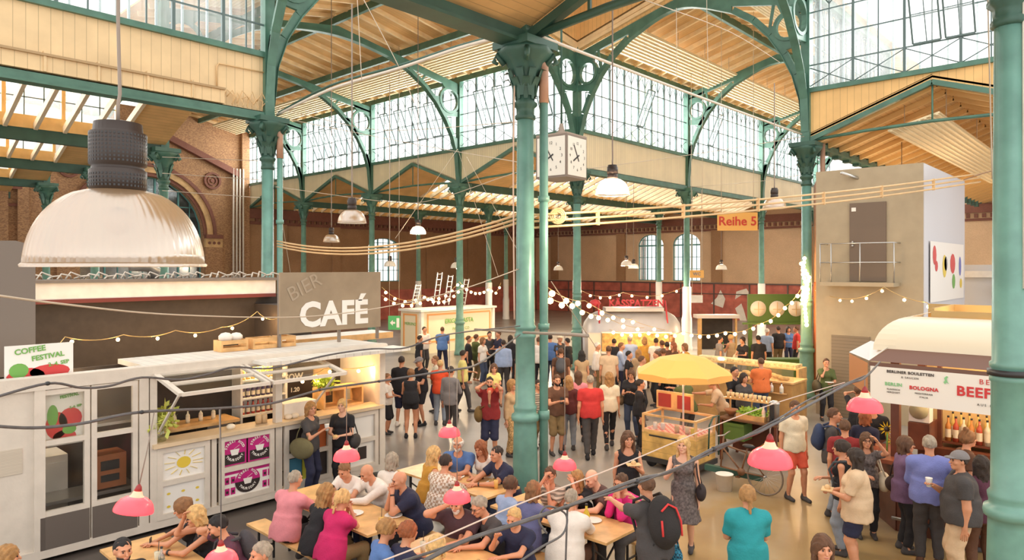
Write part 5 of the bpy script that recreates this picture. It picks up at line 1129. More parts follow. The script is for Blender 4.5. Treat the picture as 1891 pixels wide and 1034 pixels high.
# pink plastic lamps
PINK = bpy.data.materials.new('pink lamp plastic'); PINK.use_nodes = True; _n = PINK.node_tree; _b = _n.nodes['Principled BSDF']; _b.inputs['Base Color'].default_value = (.85, .075, .15, 1); _b.inputs['Roughness'].default_value = .18; _b.inputs['Coat Weight'].default_value = .5
_t = _n.nodes.new('ShaderNodeBsdfTranslucent'); _t.inputs[0].default_value = (1, .15, .22, 1); _m = _n.nodes.new('ShaderNodeMixShader'); _m.inputs[0].default_value = .55
_n.links.new(_b.outputs[0], _m.inputs[1]); _n.links.new(_t.outputs[0], _m.inputs[2]); _n.links.new(_m.outputs[0], _n.nodes['Material Output'].inputs[0])
GLOWC = mat('glowing collar', (.95, .35, .25), .3, emit=.55, ecol=(1, .42, .24))
HOT = mat('glowing pink lamp bulb', (1, .8, .5), emit=5, ecol=(1, .60, .30))
def pink_lamp(px, py_rim, w, label, zup=None, tilt=0, ripple=None, hook=None):
    D = .3 * 1285 / w; p = on(px, py_rim, D=D); r_ = empty('pink_lamp', p, 0, label, 'lamp', 'pink plastic lamps')
    r_.rotation_euler = (0, tilt, 0)
    MB().lathe([(.15, 0), (.152, .01), (.148, .03), (.138, .06), (.118, .088), (.09, .108), (.055, .122), (.04, .128), (.036, .15), (.03, .165)], n=32, cap=False, ripple=ripple).build('shade', PINK, r_)
    MB().lathe([(.058, .1215), (.044, .132), (.038, .15), (.031, .166)], n=16, cap=False).build('collar', GLOWC, r_)
    MB().lathe([(.03, .165), (.022, .2), (.008, .22)], n=12).build('socket', mat('red socket', (.30, .03, .03), .5), r_)
    MB().ball((0, 0, .115), .034, 10).build('bulb', HOT, r_)
    up = (hook - p) if hook is not None else Vector((0, 0, (zup or 3.2) - p.z))
    MB().tube([(0, 0, .21), (0, 0, max(.25, up.z * .6)), tuple(up)], .005, 5).build('cord', mat('lamp cord', (0, 0, 0)), r_)
    point_light('pink_lamp_light', (p.x, p.y, p.z + .05), 1.6, (1, .42, .3), .04)
    return p
pink_lamp(246, 945, 68, 'tilted pink lamp low in front of the kiosk doors', 0, .22, hook=on(243, 763, D=5.67))
pink_lamp(640, 848, 48, 'pink lamp in front of the standing woman in black', 0, hook=on(640, 712, D=8.03))
pink_lamp(830, 804, 40, 'pink lamp above the white-bearded man in blue', 0, hook=on(830, 617, D=9.64))
pink_lamp(844, 924, 50, 'pink lamp right over the man in the dark polo shirt', 0, hook=on(844, 682, D=7.7))
pink_lamp(1043, 864, 43, 'pink lamp beside the centre column, over the girl leaning on her hand', 0, hook=on(1043, 617, D=8.97))
pk1 = pink_lamp(1422, 858, 78, 'largest pink lamp with fluted shade hanging before the bicycle', 0, 0, (22, .012), hook=on(1424, 786, D=4.94))
pk2 = pink_lamp(1597, 758, 61, 'pink lamp hanging near the burger stall banner', 0, hook=on(1597, 697, D=6.32))
pink_lamp(408, 1040, 60, 'pink lamp cut by the bottom edge at lower left', 0, hook=on(405, 756, D=6.4))
# ---- cables
def cable(pts, r, m, label, name='cable', n=6, cat='cable'):
    P_ = [on(x, y, D=d) for x, y, d in pts]; out_ = []
    for i in range(len(P_) - 1):      # catmull-rom smoothing
        a, b, c_, d_ = P_[max(i - 1, 0)], P_[i], P_[i + 1], P_[min(i + 2, len(P_) - 1)]
        for t in np.linspace(0, 1, 7)[:-1]:
            out_.append(.5 * ((2 * b) + (c_ - a) * t + (2 * a - 5 * b + 4 * c_ - d_) * t * t + (3 * b - a - 3 * c_ + d_) * t ** 3))
    out_.append(P_[-1])
    o = MB().tube(out_, r, n).build(name, m); return setp(o, label, cat)
c1 = cable([(740, 1060, 3.2), (850, 1002, 3.4), (960, 965, 3.6), (1045, 936, 3.9), (1175, 886, 4.3), (1240, 870, 4.6), (1318, 828, 4.9), (1380, 806, 4.9), (1424, 786, 4.94), (1560, 712, 5.9), (1597, 697, 6.32), (1625, 668, 9.5)], .011, CABLE, 'thick grey cable bundle sweeping up from the bottom to the burger stall')
cable([(700, 1050, 3.2), (800, 1018, 3.4), (1000, 950, 3.75), (1175, 893, 4.3), (1318, 834, 4.9), (1432, 776, 5.0), (1500, 735, 5.6), (1597, 694, 6.4)], .007, CABLE, 'second grey cable bound along the sweeping bundle')
cable([(500, 1110, 3.1), (760, 1015, 3.3), (960, 930, 3.6), (1130, 865, 4.1), (1310, 790, 4.9), (1430, 745, 5.6), (1560, 706, 6.2)], .004, mat('pale cord', (.62, .48, .40), .6), 'thin pale cord running above the grey bundle')
cable([(1048, 938, 3.9), (1046, 990, 3.9), (1044, 1060, 3.9)], .006, CABLE, 'grey cable end dropping from the bundle over the white shirt')
cable([(955, 1040, 3.5), (1000, 1010, 3.6), (1040, 985, 3.8), (1045, 950, 3.9), (1010, 935, 3.8), (995, 960, 3.8), (1010, 985, 3.8)], .006, CABLE, 'loose loop of grey cable beside the black tape knot')
cable([(-30, 740, 5.0), (88, 708, 5.4), (150, 716, 5.7), (200, 713, 5.9), (262, 697, 6.3), (330, 701, 6.7), (380, 692, 7.0), (432, 678, 7.3), (500, 680, 7.7), (590, 659, 8.0), (640, 650, 8.3), (690, 644, 8.6), (750, 642, 9.1), (830, 617, 9.64), (960, 602, 11.7)], .011, CABLE, 'upper grey cable swagged in front of the kiosk to the centre column')
cable([(-30, 785, 5.0), (60, 790, 5.3), (150, 782, 5.5), (243, 763, 5.67), (330, 757, 6.0), (402, 754, 6.4), (500, 745, 7.1), (590, 720, 7.7), (640, 712, 8.03), (700, 704, 8.1), (790, 690, 7.9), (844, 682, 7.7), (890, 668, 8.8), (960, 618, 11.7)], .013, CABLE, 'lower thick grey cable swagged in front of the kiosk to the centre column')
cable([(407, 753, 6.42), (408, 880, 6.42), (408, 1005, 6.42)], .005, CABLE, 'vertical lamp cable hanging from the lower swag at lower left')
cable([(-30, 542, 4.5), (120, 562, 5.4), (300, 580, 7), (490, 586, 9), (600, 582, 10), (720, 565, 11), (850, 535, 11.6), (960, 496, 11.9)], .009, WIRE, 'pale wire sagging across the café sign to the centre column')
for i, (x, y, d) in enumerate(((88, 708, 5.4), (262, 761, 5.7), (590, 720, 7.7), (1046, 936, 3.9), (1175, 888, 4.3), (1318, 829, 4.9), (1432, 782, 5.0), (700, 704, 8.1))):
    p_ = on(x, y, D=d); m = MB().ball(p_, .022, 8, sz=(1, 1, .8)).build('tape_knot', BLACK); setp(m, 'black tape knot on a grey cable ' + ['over the festival poster', 'at the kiosk door post', 'over the two kiosk women', 'above the white shirt in front', 'over the backpacker', 'in front of the blonde in the dress', 'above the largest pink lamp', 'over the queue beside the kiosk'][i], 'tape')
po_ = cable([(877, 608, 14.5), (970, 614, 11.75), (1043, 617, 8.97), (1085, 620, 8.0)], .022, mat('grey pole', (.33, .27, .22), .5), 'horizontal grey pole lashed to the centre column', 'steel_pole', 8, 'pole')
# bundled conduits: left run and right run
def runs(p, q, n, r, sag, label, gap=.09, ties=()):
    o = MB()
    for i in range(n):
        o.tube([v + Vector((0, 0, -gap * i)) for v in cate(p, q, sag)], r, 6)
    for t in ties: v = cate(p, q, sag, 40)[int(t * 40)]; o.box(v.x - .02, v.x + .02, v.y - .03, v.y + .03, v.z - gap * (n - 1) - .03, v.z + .03)
    return setp(o.build('conduit_run', PIPE), label, 'conduits')
runs(on(512, 445, D=17.9), on(955, 397, D=12.0), 3, .022, .35, 'bundle of ochre conduits from the café sign column to the centre column', .07)
runs(on(985, 397, D=12.0), on(1810, 320, D=18.2), 3, .024, .12, 'bundle of ochre conduits from the centre column to the right', .11, (.1, .25, .4, .55, .7, .85))
cable([(1780, 332, 17.5), (1830, 316, 15), (1891, 310, 9)], .012, mat('twisted cable', (.35, .22, .15), .6), 'twisted cable ends of the right conduit run')
cable([(512, 212, 18.2), (610, 165, 16.5), (740, 125, 15), (850, 88, 13.5), (950, 62, 12.2)], .035, OFFW, 'white tray pipe from the left column capital to the centre column', 'tray_pipe', 8)
cable([(515, 208, 18.2), (610, 158, 16.5), (740, 120, 15), (850, 84, 13.5), (950, 58, 12.2)], .03, DGREEN, 'dark cable bundle lying on the white tray pipe', 'cable_bundle', 8)
cable([(1000, 68, 12.2), (1130, 118, 13.9), (1300, 182, 17), (1480, 248, 21.5)], .03, OFFW, 'white tray pipe from the centre column to the lit column', 'tray_pipe', 8)
for pts, lab in (([(660, 0, 15), (668, 150, 15)], 'vertical steel rope dropping to the white tray pipe'), ([(672, 0, 15), (735, 120, 15), (765, 190, 15)], 'slanted steel rope crossing the white tray pipe'), ([(512, 200, 18), (700, 240, 22), (955, 225, 13)], 'pale tie cable between the left column and the centre column'),
    ([(520, 218, 18), (760, 265, 20), (960, 300, 13)], 'lower pale tie cable between the left column and the centre column'), ([(1085, 312, 19.5), (1300, 282, 20.5), (1485, 252, 21.5)], 'brown tie rod from the cube clock to the lit column'), ([(1270, 346, 33), (1400, 335, 28), (1485, 322, 22)], 'thin grey rod right of the clerestory column'),
    ([(845, 275, 30), (730, 440, 24)], 'stay wire slanting down left from the clerestory column'), ([(845, 275, 30), (920, 510, 26)], 'stay wire slanting down right from the clerestory column'), ([(862, 290, 30), (960, 470, 24)], 'second stay wire right of the clerestory column'),
    ([(300, 290, 20), (480, 297, 17.8)], 'upper tie wire from the aisle column to the café sign column'), ([(300, 320, 20), (480, 332, 17.8)], 'middle tie wire from the aisle column to the café sign column'), ([(300, 352, 20), (480, 365, 17.8)], 'lower tie wire from the aisle column to the café sign column'),
    ([(1018, 520, 12.3), (1100, 640, 20)], 'thin rope falling right from the centre column'), ([(1305, 0, 20), (1308, 165, 20)], 'thin vertical rod under the right nave ridge'), ([(1249, 15, 19), (1250, 150, 19)], 'second thin vertical rod under the right nave ridge'),
    ([(1190, 0, 13), (1350, 60, 17), (1440, 115, 21)], 'slanted wire crossing the tower-side truss'), ([(1824, 0, 8), (1832, 330, 9)], 'hanging chain near the right edge'), ([(510, 345, 17.9), (760, 375, 24), (955, 318, 13)], 'slack pale wire below the clerestory gables'), ([(515, 370, 18), (545, 560, 22)], 'stay wire hanging behind the café sign')):
    cable(pts, .009, WIRE, lab, 'wire', 5)
cable([(952, 90, 11.9), (948, 300, 11.9), (950, 590, 11.9)], .014, mat('pinkish conduit', (.70, .50, .38), .5), 'pinkish conduit running up the left side of the centre column', 'conduit', 6)
o = MB()
for r0 in (.13, .10, .07): o.tube([(on(1030, 399, D=12.2) + Vector((r0 * math.cos(t) * RT[0], r0 * math.cos(t) * RT[1], r0 * math.sin(t)))) for t in np.linspace(0, 6.3, 20)], .02, 6)
setp(o.build('cable_coil', PIPE), 'coiled ochre cable beside the centre column', 'cable coil')
# ---- string lights
BULB = mat('warm bulb', (1, .8, .45), emit=11, ecol=(1, .60, .24))
BULBS = MB().ball((0, 0, 0), .035, 8).mesh('light_bulb', BULB); BULBL = MB().ball((0, 0, 0), .062, 8).mesh('light_bulb', BULB)
def garland(pts, n, sag, label, big=False, lights=2, r=.008, col=None, power=25):
    P_ = [on(x, y, D=d) for x, y, d in pts]; path = []
    for a, b in zip(P_[:-1], P_[1:]): path += cate(a, b, sag, 10)
    g = MB().tube(path, r, 5).build('string_lights', mat('string light wire', (.55, .38, .15), .6)); setp(g, label, 'string lights', 'string light garlands')
    L_ = [0]
    for a, b in zip(path[:-1], path[1:]): L_.append(L_[-1] + (b - a).length)
    for i in range(n):
        s_ = L_[-1] * (i + .5) / n; j = max(k_ for k_ in range(len(L_)) if L_[k_] <= s_); j = min(j, len(path) - 2); q = path[j].lerp(path[j + 1], (s_ - L_[j]) / max(1e-6, L_[j + 1] - L_[j]))
        b_ = link('light_bulb', BULBL if big else BULBS, g, (q.x, q.y, q.z - .06))
        if lights and i % max(1, n // lights) == n // lights // 2: point_light('garland_light', (q.x, q.y, q.z - .12), power, (1, .62, .28), .06)
garland([(40, 690, 11.5), (120, 622, 12.5), (228, 618, 13.4), (324, 610, 14.4), (410, 604, 15.2), (475, 575, 15.8), (512, 588, 15.6)], 7, .08, 'string lights swagged along the dark stall block', False, 4, power=18)
garland([(545, 700, 13), (600, 680, 13.4), (700, 672, 14)], 6, .05, 'string lights inside the kiosk under its roof', False, 3, power=8)
garland([(705, 530, 27), (780, 545, 28), (848, 520, 30), (905, 530, 33), (925, 522, 34)], 20, .35, 'string lights strung before the pasta stall', True, 3, power=25)
garland([(705, 545, 26), (790, 550, 27), (850, 532, 29)], 12, .3, 'lower row of string lights left of the pasta stall column', True, 2, power=25)
garland([(1004, 538, 12.3), (1050, 555, 15), (1115, 583, 20), (1190, 605, 23)], 9, .1, 'string lights descending from the centre column to the trailer', True, 3, power=20)
garland([(1004, 525, 12.3), (1080, 555, 17), (1165, 590, 23), (1262, 612, 26)], 10, .1, 'second string descending from the centre column past the trailer roof', True, 3, power=20)
garland([(1125, 608, 24), (1200, 612, 24), (1262, 612, 24), (1340, 612, 23), (1400, 598, 22.5), (1450, 565, 22), (1486, 520, 21.4)], 24, .12, 'long string lights swagging from the trailer to the lit column', True, 5, power=25)
garland([(1486, 470, 21.3), (1482, 500, 21.3), (1492, 530, 21.3), (1486, 560, 21.3), (1490, 600, 21.3)], 18, .02, 'string lights wound down the lit column', True, 3, power=20)
garland([(1478, 480, 21.3), (1495, 510, 21.3), (1480, 545, 21.3)], 10, .02, 'second coil of string lights around the lit column', True, 0)
garland([(1505, 536, 20.5), (1570, 552, 17.5), (1633, 530, 15.5), (1710, 558, 14), (1775, 578, 12), (1850, 595, 10)], 12, .06, 'string lights crossing the tower above the burger stall', False, 4, power=18)
garland([(1062, 530, 30), (1150, 540, 33), (1262, 530, 34)], 9, .3, 'string lights high before the red lower wall', True, 0)
for d_, l_, s_ in ((25, 14, 'first'), (33, 21, 'second')):  # unseen lamps added to brighten the side-hall ceiling
    hall_lamp(CX + l_ / d_ * FPX, YH - .9 / d_ * FPX, d_, 8, s_ + ' unseen lamp added to brighten the side hall behind the grey tower', 700)
# warm lights inside stalls
for p_, w_ in (((3.9, -7.2, 2.4), 60), ((3.7, -5.6, 2.3), 12), ((-2.6, 4.3, 2.3), 18), ((-5.6, 4.4, 2.2), 12), ((-1.2, 4.2, 2.2), 8), ((3.75, -.9, 1.85), 15), ((tr_c.x, tr_c.y, 0), 0)):
    if w_: point_light('stall_light', p_, w_, (1, .70, .38), .08)
pt = on(1165, 615, D=23.8); point_light('trailer_light', pt, 12, (1, .68, .35), .2)
pt = on(1430, 650, D=18.6); point_light('bakery_light', (pt.x, pt.y, 2.2), 45, (1, .72, .4), .15)
# tree outside, seen through the clerestory
tc0 = on(1188, 215, D=78); tr_ = MB().tube([(tc0.x, tc0.y, 0), (tc0.x, tc0.y, tc0.z)], .3, 8).build('tree', mat('tree bark', (.12, .08, .05), .9)); setp(tr_, 'green tree outside glimpsed through the open clerestory sash', 'tree')
f = MB()
for i in range(700):
    v_ = Vector((random.gauss(0, 1), random.gauss(0, 1), random.gauss(0, 1.3))).normalized() * (2.6 * random.random() ** .4); c_ = tc0 + Vector((v_.x, v_.y, v_.z * 1.6)); u_ = Vector((random.gauss(0, .2), random.gauss(0, .2), random.gauss(0, .2))); w_ = Vector((random.gauss(0, .2), random.gauss(0, .2), random.gauss(0, .2)))
    f.add([c_, c_ + u_, c_ + u_ + w_, c_ + w_], [(0, 1, 2, 3)])
f.build('foliage', mat('yellow-green leaves', (.35, .55, .12), .6, var=.4, scale=3), tr_)  # yellow-green leaf colour, varied by noise
# ================================================================== PEOPLE
def surface_nets(fn, lo, hi, res):
    lo = np.array(lo, float); hi = np.array(hi, float)
    n = np.maximum(4, np.ceil((hi - lo) / res).astype(int) + 1)
    ax = [lo[i] + res * np.arange(n[i]) for i in range(3)]
    G = np.stack(np.meshgrid(*ax, indexing='ij'), -1).astype(np.float32)
    v = fn(G.reshape(-1, 3)).reshape(n)
    neg = v < 0
    c = [neg[i:n[0] - 1 + i, j:n[1] - 1 + j, k:n[2] - 1 + k] for i in (0, 1) for j in (0, 1) for k in (0, 1)]
    s = sum(x.astype(np.int8) for x in c); act = (s > 0) & (s < 8)
    idx = -np.ones(act.shape, int); A_ = np.argwhere(act); idx[act] = np.arange(len(A_))
    if len(A_) == 0: return [], []
    P = np.zeros((len(A_), 3)); cnt = np.zeros(len(A_))
    for a in range(3):
        o = [0, 0, 0]
        b1, b2 = [b for b in range(3) if b != a]
        for i in (0, 1):
            for j in (0, 1):
                o = [0, 0, 0]; o[b1] = i; o[b2] = j; p = A_ + o; q = p.copy(); q[:, a] += 1
                v0 = v[p[:, 0], p[:, 1], p[:, 2]]; v1 = v[q[:, 0], q[:, 1], q[:, 2]]
                m = (v0 < 0) != (v1 < 0); t = np.where(m, v0 / np.where(m, v0 - v1, 1), 0)
                w = p.astype(float); w[:, a] += t; P += w * m[:, None]; cnt += m
    P = lo + res * P / cnt[:, None]
    F = []
    for a in range(3):
        sl0 = [slice(None)] * 3; sl1 = [slice(None)] * 3; sl0[a] = slice(0, -1); sl1[a] = slice(1, None)
        d = neg[tuple(sl0)].astype(np.int8) - neg[tuple(sl1)].astype(np.int8)
        E_ = np.argwhere(d != 0); sg = d[tuple(E_.T)]
        b1, b2 = (a + 1) % 3, (a + 2) % 3
        ok = (E_[:, b1] > 0) & (E_[:, b2] > 0) & (E_[:, b1] < n[b1] - 1) & (E_[:, b2] < n[b2] - 1); E_ = E_[ok]; sg = sg[ok]
        def cell(i, j): q = E_.copy(); q[:, b1] -= i; q[:, b2] -= j; return idx[tuple(q.T)]
        f = np.stack([cell(1, 1), cell(0, 1), cell(0, 0), cell(1, 0)], 1)
        f[sg < 0] = f[sg < 0][:, ::-1]; F.append(f)
    return P, np.concatenate(F)
def smin(a, b, k):
    h = np.clip(.5 + .5 * (b - a) / k, 0, 1); return b * (1 - h) + a * h - k * h * (1 - h)
def cap_(p, a, b, ra, rb):
    a = np.asarray(a, np.float32); ba = np.asarray(b, np.float32) - a; pa = p - a
    h = np.clip(pa @ ba / max(1e-9, ba @ ba), 0, 1); return np.linalg.norm(pa - h[:, None] * ba, axis=1) - (ra + (rb - ra) * h)
def capt(p, a, b, ra, rb, t0, t1):
    """capsule kept only between t0 and t1 along its length, flat ends"""
    a = np.asarray(a, np.float32); ba = np.asarray(b, np.float32) - a; L = np.linalg.norm(ba); u = ba / L; pa = p - a; s = pa @ u
    h = np.clip(s / L, 0, 1); d = np.linalg.norm(pa - (np.clip(s, 0, L))[:, None] * u, axis=1) - (ra + (rb - ra) * h)
    return np.maximum(d, np.maximum(t0 * L - s, s - t1 * L))
def ell(p, c, r, M_=None):
    q = p - np.asarray(c, np.float32)
    if M_ is not None: q = q @ M_
    r = np.asarray(r, np.float32); k = np.linalg.norm(q / r, axis=1); return (k - 1) * r.min()
def flat(p, O, M_, a, b, ra, rb, fl):
    """capsule in a torso frame (O, M_) with depth axis (local y) flattened by fl"""
    q = (p - O) @ M_; q = q * np.array([1, fl, 1], np.float32)
    a = np.asarray(a, float); b = np.asarray(b, float)
    return cap_(q, a * [1, fl, 1], b * [1, fl, 1], ra, rb) / (1 + (fl - 1) * .5)
def flatell(p, O, M_, c, r): return ell((p - O) @ M_, c, r)
def rotx(a): c, s = math.cos(a), math.sin(a); return np.array([[1, 0, 0], [0, c, -s], [0, s, c]])
def rotz(a): c, s = math.cos(a), math.sin(a); return np.array([[c, -s, 0], [s, c, 0], [0, 0, 1]])
def ik(a, t, l1, l2, hint):
    a = np.array(a, float); t = np.array(t, float); d = t - a; L = np.linalg.norm(d); L2 = min(L, (l1 + l2) * .995); u = d / max(L, 1e-6); t = a + u * L2
    x = (l1 * l1 - l2 * l2 + L2 * L2) / (2 * L2); h = math.sqrt(max(0, l1 * l1 - x * x))
    hv = np.array(hint, float); hv = hv - u * (hv @ u); hv /= max(1e-6, np.linalg.norm(hv)); return a + u * x + hv * h, t
def npmesh(name, V, F, mats, mi=None, smooth=True):
    me = bpy.data.meshes.new(name); V = np.asarray(V, np.float32); F = np.asarray(F, np.int32)
    me.vertices.add(len(V)); me.vertices.foreach_set('co', V.ravel()); me.loops.add(F.size); me.loops.foreach_set('vertex_index', F.ravel())
    me.polygons.add(len(F)); me.polygons.foreach_set('loop_start', np.arange(0, F.size, F.shape[1], dtype=np.int32)); me.polygons.foreach_set('use_smooth', np.ones(len(F), bool))
    for m in mats: me.materials.append(m)
    if mi is not None: me.polygons.foreach_set('material_index', mi)
    me.update(); me.validate(); return me
def cl(r, g, b, tag=''):
    k = 'cloth %d %d %d%s' % (r, g, b, tag); c = srgb(r, g, b)
    return mat(k, c, .85, var=.08, scale=9, bump=.25)
SKIN = {'l': mat('light skin', srgb(226, 172, 142), .5, var=.05, scale=12), 'm': mat('tanned skin', srgb(208, 146, 112), .5, var=.05, scale=12), 'd': mat('brown skin', srgb(168, 112, 82), .5, var=.05, scale=12)}
HAIRC = {'brown': (96, 64, 42), 'dark': (52, 38, 30), 'black': (34, 27, 26), 'blond': (214, 172, 112), 'dblond': (168, 124, 74), 'grey': (165, 150, 132), 'white': (226, 216, 204), 'red': (150, 84, 48), 'lbrown': (138, 96, 60)}
HM = {k: mat('hair ' + k, srgb(*v), .6, var=.3, scale=22, bump=.5) for k, v in HAIRC.items()}
EYE = mat('eye dark', (.03, .02, .02), .3); LIP = mat('lips', (.50, .16, .13), .5); BROWM = mat('eyebrow', (.12, .07, .04), .7); SOLE = mat('shoe sole', (.75, .72, .68), .6)
C = dict(black=(34, 32, 36), white=(232, 222, 212), navy=(38, 40, 66), blue=(86, 120, 176), lblue=(160, 176, 208), grey=(128, 122, 122), dgrey=(70, 66, 66), red=(196, 52, 50), dred=(140, 40, 40), beige=(214, 184, 150), sand=(190, 158, 120), pink=(226, 140, 148), mag=(196, 34, 96), teal=(40, 150, 158), green=(86, 96, 52), yellow=(226, 212, 130), orange=(224, 116, 60), brown=(98, 66, 48), jeans=(62, 72, 96), ljeans=(140, 148, 160), khaki=(128, 104, 68), plum=(90, 48, 66), cream=(226, 212, 186), coral=(224, 96, 72), purple=(112, 84, 116), violet=(120, 128, 190), maroon=(92, 40, 40), hi=(236, 84, 44), mustard=(204, 150, 60), polo=(70, 46, 52), hotpink=(214, 40, 120))
TORSO_H = .50
ARM = {  # hand target relative to neck base (x side, y forward is negative, z) for a 1.75 m body; elbow hint
 'down': ((.24, .0, -.62), (.3, .6, 0)), 'swing': ((.22, -.16, -.58), (.2, .8, 0)), 'back': ((.22, .2, -.56), (.3, .8, 0)), 'hip': ((.2, -.06, -.50), (1, .5, -.1)), 'front': ((.06, -.30, -.34), (.6, .3, -.8)), 'hold': ((.05, -.30, -.20), (.5, .2, -.9)),
 'eat': ((.05, -.18, .02), (.6, .1, -.9)), 'chin': ((.03, -.17, .0), (.3, -.1, -1)), 'fore': ((.02, -.20, .14), (.5, -.1, -.9)), 'phone': ((.04, -.33, -.24), (.5, .2, -.9)), 'ear': ((.13, -.08, .10), (.8, -.2, -.7)),
 'table': ((.12, -.42, -.42), (.8, .3, -.4)), 'tablein': ((-.02, -.38, -.40), (.9, .2, -.3)), 'reach': ((.10, -.56, -.12), (.4, .3, -.9)), 'up': ((.10, -.30, .22), (.7, -.2, -.7)), 'fist': ((.10, -.34, -.10), (.5, -.1, -.95)), 'cross': ((-.12, -.20, -.30), (.8, .1, -.6)), 'shoulder': ((.12, -.04, .14), (.5, -.5, -.6))}
PCOUNT = [0]
def person(px, py, label, h=1.74, face=0, sex='m', top='black', bot='jeans', topk='tee', botk='trousers', hair='brown', hk='short', skin='m', arms=('down', 'down'), legs='stand', lean=0, res=None, look=0, nod=0, wid=1.0, shoe='dgrey', group=None, headz=None, D=None, extra=(), pose_sit=False, seat=.47, zoff=0, headonly=False):
    """face: degrees, 0 = facing the camera, 90 = facing picture right, 180 = back to the camera"""
    g = h / 1.75; sit = pose_sit
    # ---- place: solve depth from the head top
    NB = 1.45 * g; pel = .93 * g
    if sit: pel = seat + .10
    la = math.radians(lean)
    tz = pel + (TORSO_H * g) * math.cos(la); headtop = tz + (.285 * g) * math.cos(la * .5 + math.radians(nod) * .3)
    Dp = D or (HC - headtop - zoff) * FPX / (py - YH)
    hd = on(px, py, D=Dp)
    fwd = np.array([-FW[0], -FW[1]]); rgt = np.array([RT[0], RT[1]])
    fa = math.radians(face); dirv_ = fwd * math.cos(fa) + rgt * math.sin(fa)
    rz = math.atan2(dirv_[0], -dirv_[1])   # local -Y is forward
    offy = -(TORSO_H * g) * math.sin(la) - .03 * g
    bx, by = hd.x - (-math.sin(rz) * offy), hd.y - math.cos(rz) * offy
    near = Dp
    rs = res or (.0165 if near < 11 else (.021 if near < 16 else .03)); hrs = .0085 if near < 11 else (.012 if near < 16 else .019)
    fine = near < 16
    PCOUNT[0] += 1
    fem = sex == 'f'; W_ = wid * (.93 if fem else 1.0)
    # ---- joints
    P0_ = np.array([0, 0, pel]); Mt = rotx(la)          # torso frame: local z along the spine
    up = Mt @ np.array([0, 0, 1.0]); NBp = P0_ + up * TORSO_H * g
    hipw = .088 * g * (1.06 if fem else 1) ; shw = (.165 if fem else .19) * g * (1 + (wid - 1) * .4)
    hips = [P0_ + np.array([s * hipw, 0, -.02 * g]) for s in (1, -1)]
    th, sh_ = .43 * g, .42 * g; ank = .08 * g
    legj = []
    for i, s in enumerate((1, -1)):
        if sit:
            kn = hips[i] + np.array([s * .06, -.42 * g, -.0]); kn[2] = max(kn[2], .48); kn[2] = seat + .07
            an = np.array([kn[0], kn[1] + .02 + (.1 if legs == 'tuck' else 0), max(ank, kn[2] - sh_ * .95)])
        else:
            dy, dx = {'stand': (.01 * s, .02), 'walk': (.20 * s, 0), 'weight': (-.08 if i == 0 else .04, .06 if i == 0 else 0), 'wide': (.0, .08), 'closed': (0, -.03)}[legs]
            t = np.array([hips[i][0] + s * dx, hips[i][1] + dy, ank]); kn, an = ik(hips[i], t, th, sh_, (0, -1, 0))
        legj.append((hips[i], kn, an))
    shp = [NBp + Mt @ np.array([s * shw, 0, -.075 * g]) for s in (1, -1)]
    armj = []
    for i, s in enumerate((1, -1)):
        (tx, ty, tz_), hint = ARM[arms[i]]
        base = NBp + np.array([s * (shw - .05) * 0, 0, 0])
        if arms[i] in ('down', 'back', 'swing'): base = base + np.array([s * (shw - .19), 0, 0])
        tgt = base + np.array([s * tx, ty, tz_]) * g
        if sit and arms[i] in ('table', 'tablein'): tgt[2] = .80
        if sit and arms[i] == 'fist': tgt[2] = max(tgt[2], 1.0)
        el, wr = ik(shp[i], tgt, .29 * g, .25 * g, (s * hint[0], hint[1], hint[2]))
        if sit and arms[i] not in ('down', 'back'): el[2] = max(el[2], .82)
        armj.append((shp[i], el, wr))
    hb = NBp + (Mt @ np.array([0, -.01, .02])) * g; ha = la * .45 + math.radians(nod); Mh = rotz(math.radians(look)) @ rotx(ha)
    HC_ = hb + Mh @ (np.array([0, -.022, .145]) * g); hs = g ** .4
    sk = SKIN[skin]
    def torso_d(p, o=0.0):
        w = W_
        d = flatell(p, P0_, Mt, (0, .005, .02 * g), (.165 * g * w + o, .118 * g * w + o, .13 * g + o))
        d = smin(d, flatell(p, P0_, Mt, (0, -.008 if wid > 1.15 else .0, .17 * g), ((.122 if fem else .142) * g * w + o, (.092 if wid < 1.2 else .135) * g * w + o, .17 * g + o)), .06)
        d = smin(d, flatell(p, P0_, Mt, (0, 0, .34 * g), ((.138 if fem else .165) * g * w + o, (.098 if fem else .108) * g * w + o, .165 * g + o)), .06)
        for s in (1, -1):
            d = smin(d, cap_(p, NBp + Mt @ np.array([s * .05, .0, -.045 * g]), NBp + Mt @ np.array([s * (shw - .01), 0, -.075 * g]), .052 * g + o, .056 * g * min(w, 1.15) + o), .045)
            if fem: d = smin(d, flatell(p, P0_, Mt, (s * .066 * g, -.088 * g * w, .325 * g), (.058 * g + o, .05 * g + o, .056 * g + o)), .03)
        return d
    aw = 1 + (wid - 1) * .8
    def arm_d(p, i, o=0.0):
        a, e, w = armj[i]; f = (.9 if fem else 1) * g * aw
        d = cap_(p, a, e, .047 * f + o, .038 * f + o); return smin(d, cap_(p, e, w, .038 * f + o, .024 * f + o), .02)
    def leg_d(p, i, o=0.0):
        a, k_, n_ = legj[i]; f = g * aw
        d = cap_(p, a, k_, .083 * f + o, .052 * f + o); d = smin(d, cap_(p, k_, n_, .052 * f + o, .034 * f + o), .03)
        return smin(d, cap_(p, k_ * .7 + n_ * .3 + np.array([0, .018, 0]), k_ * .45 + n_ * .55 + np.array([0, .012, 0]), .046 * f + o, .036 * f + o), .03)
    legvis = not headonly
    def hand_pts(i):
        a, e, w = armj[i]; s = 1 if i == 0 else -1; d = w - e; d /= np.linalg.norm(d)
        side = np.cross(d, [0, 0, 1.0]); side = side / max(1e-6, np.linalg.norm(side)) if np.linalg.norm(side) > .2 else np.array([0, -1.0, 0])
        nrm = np.cross(side, d); return w, d, side, nrm, s
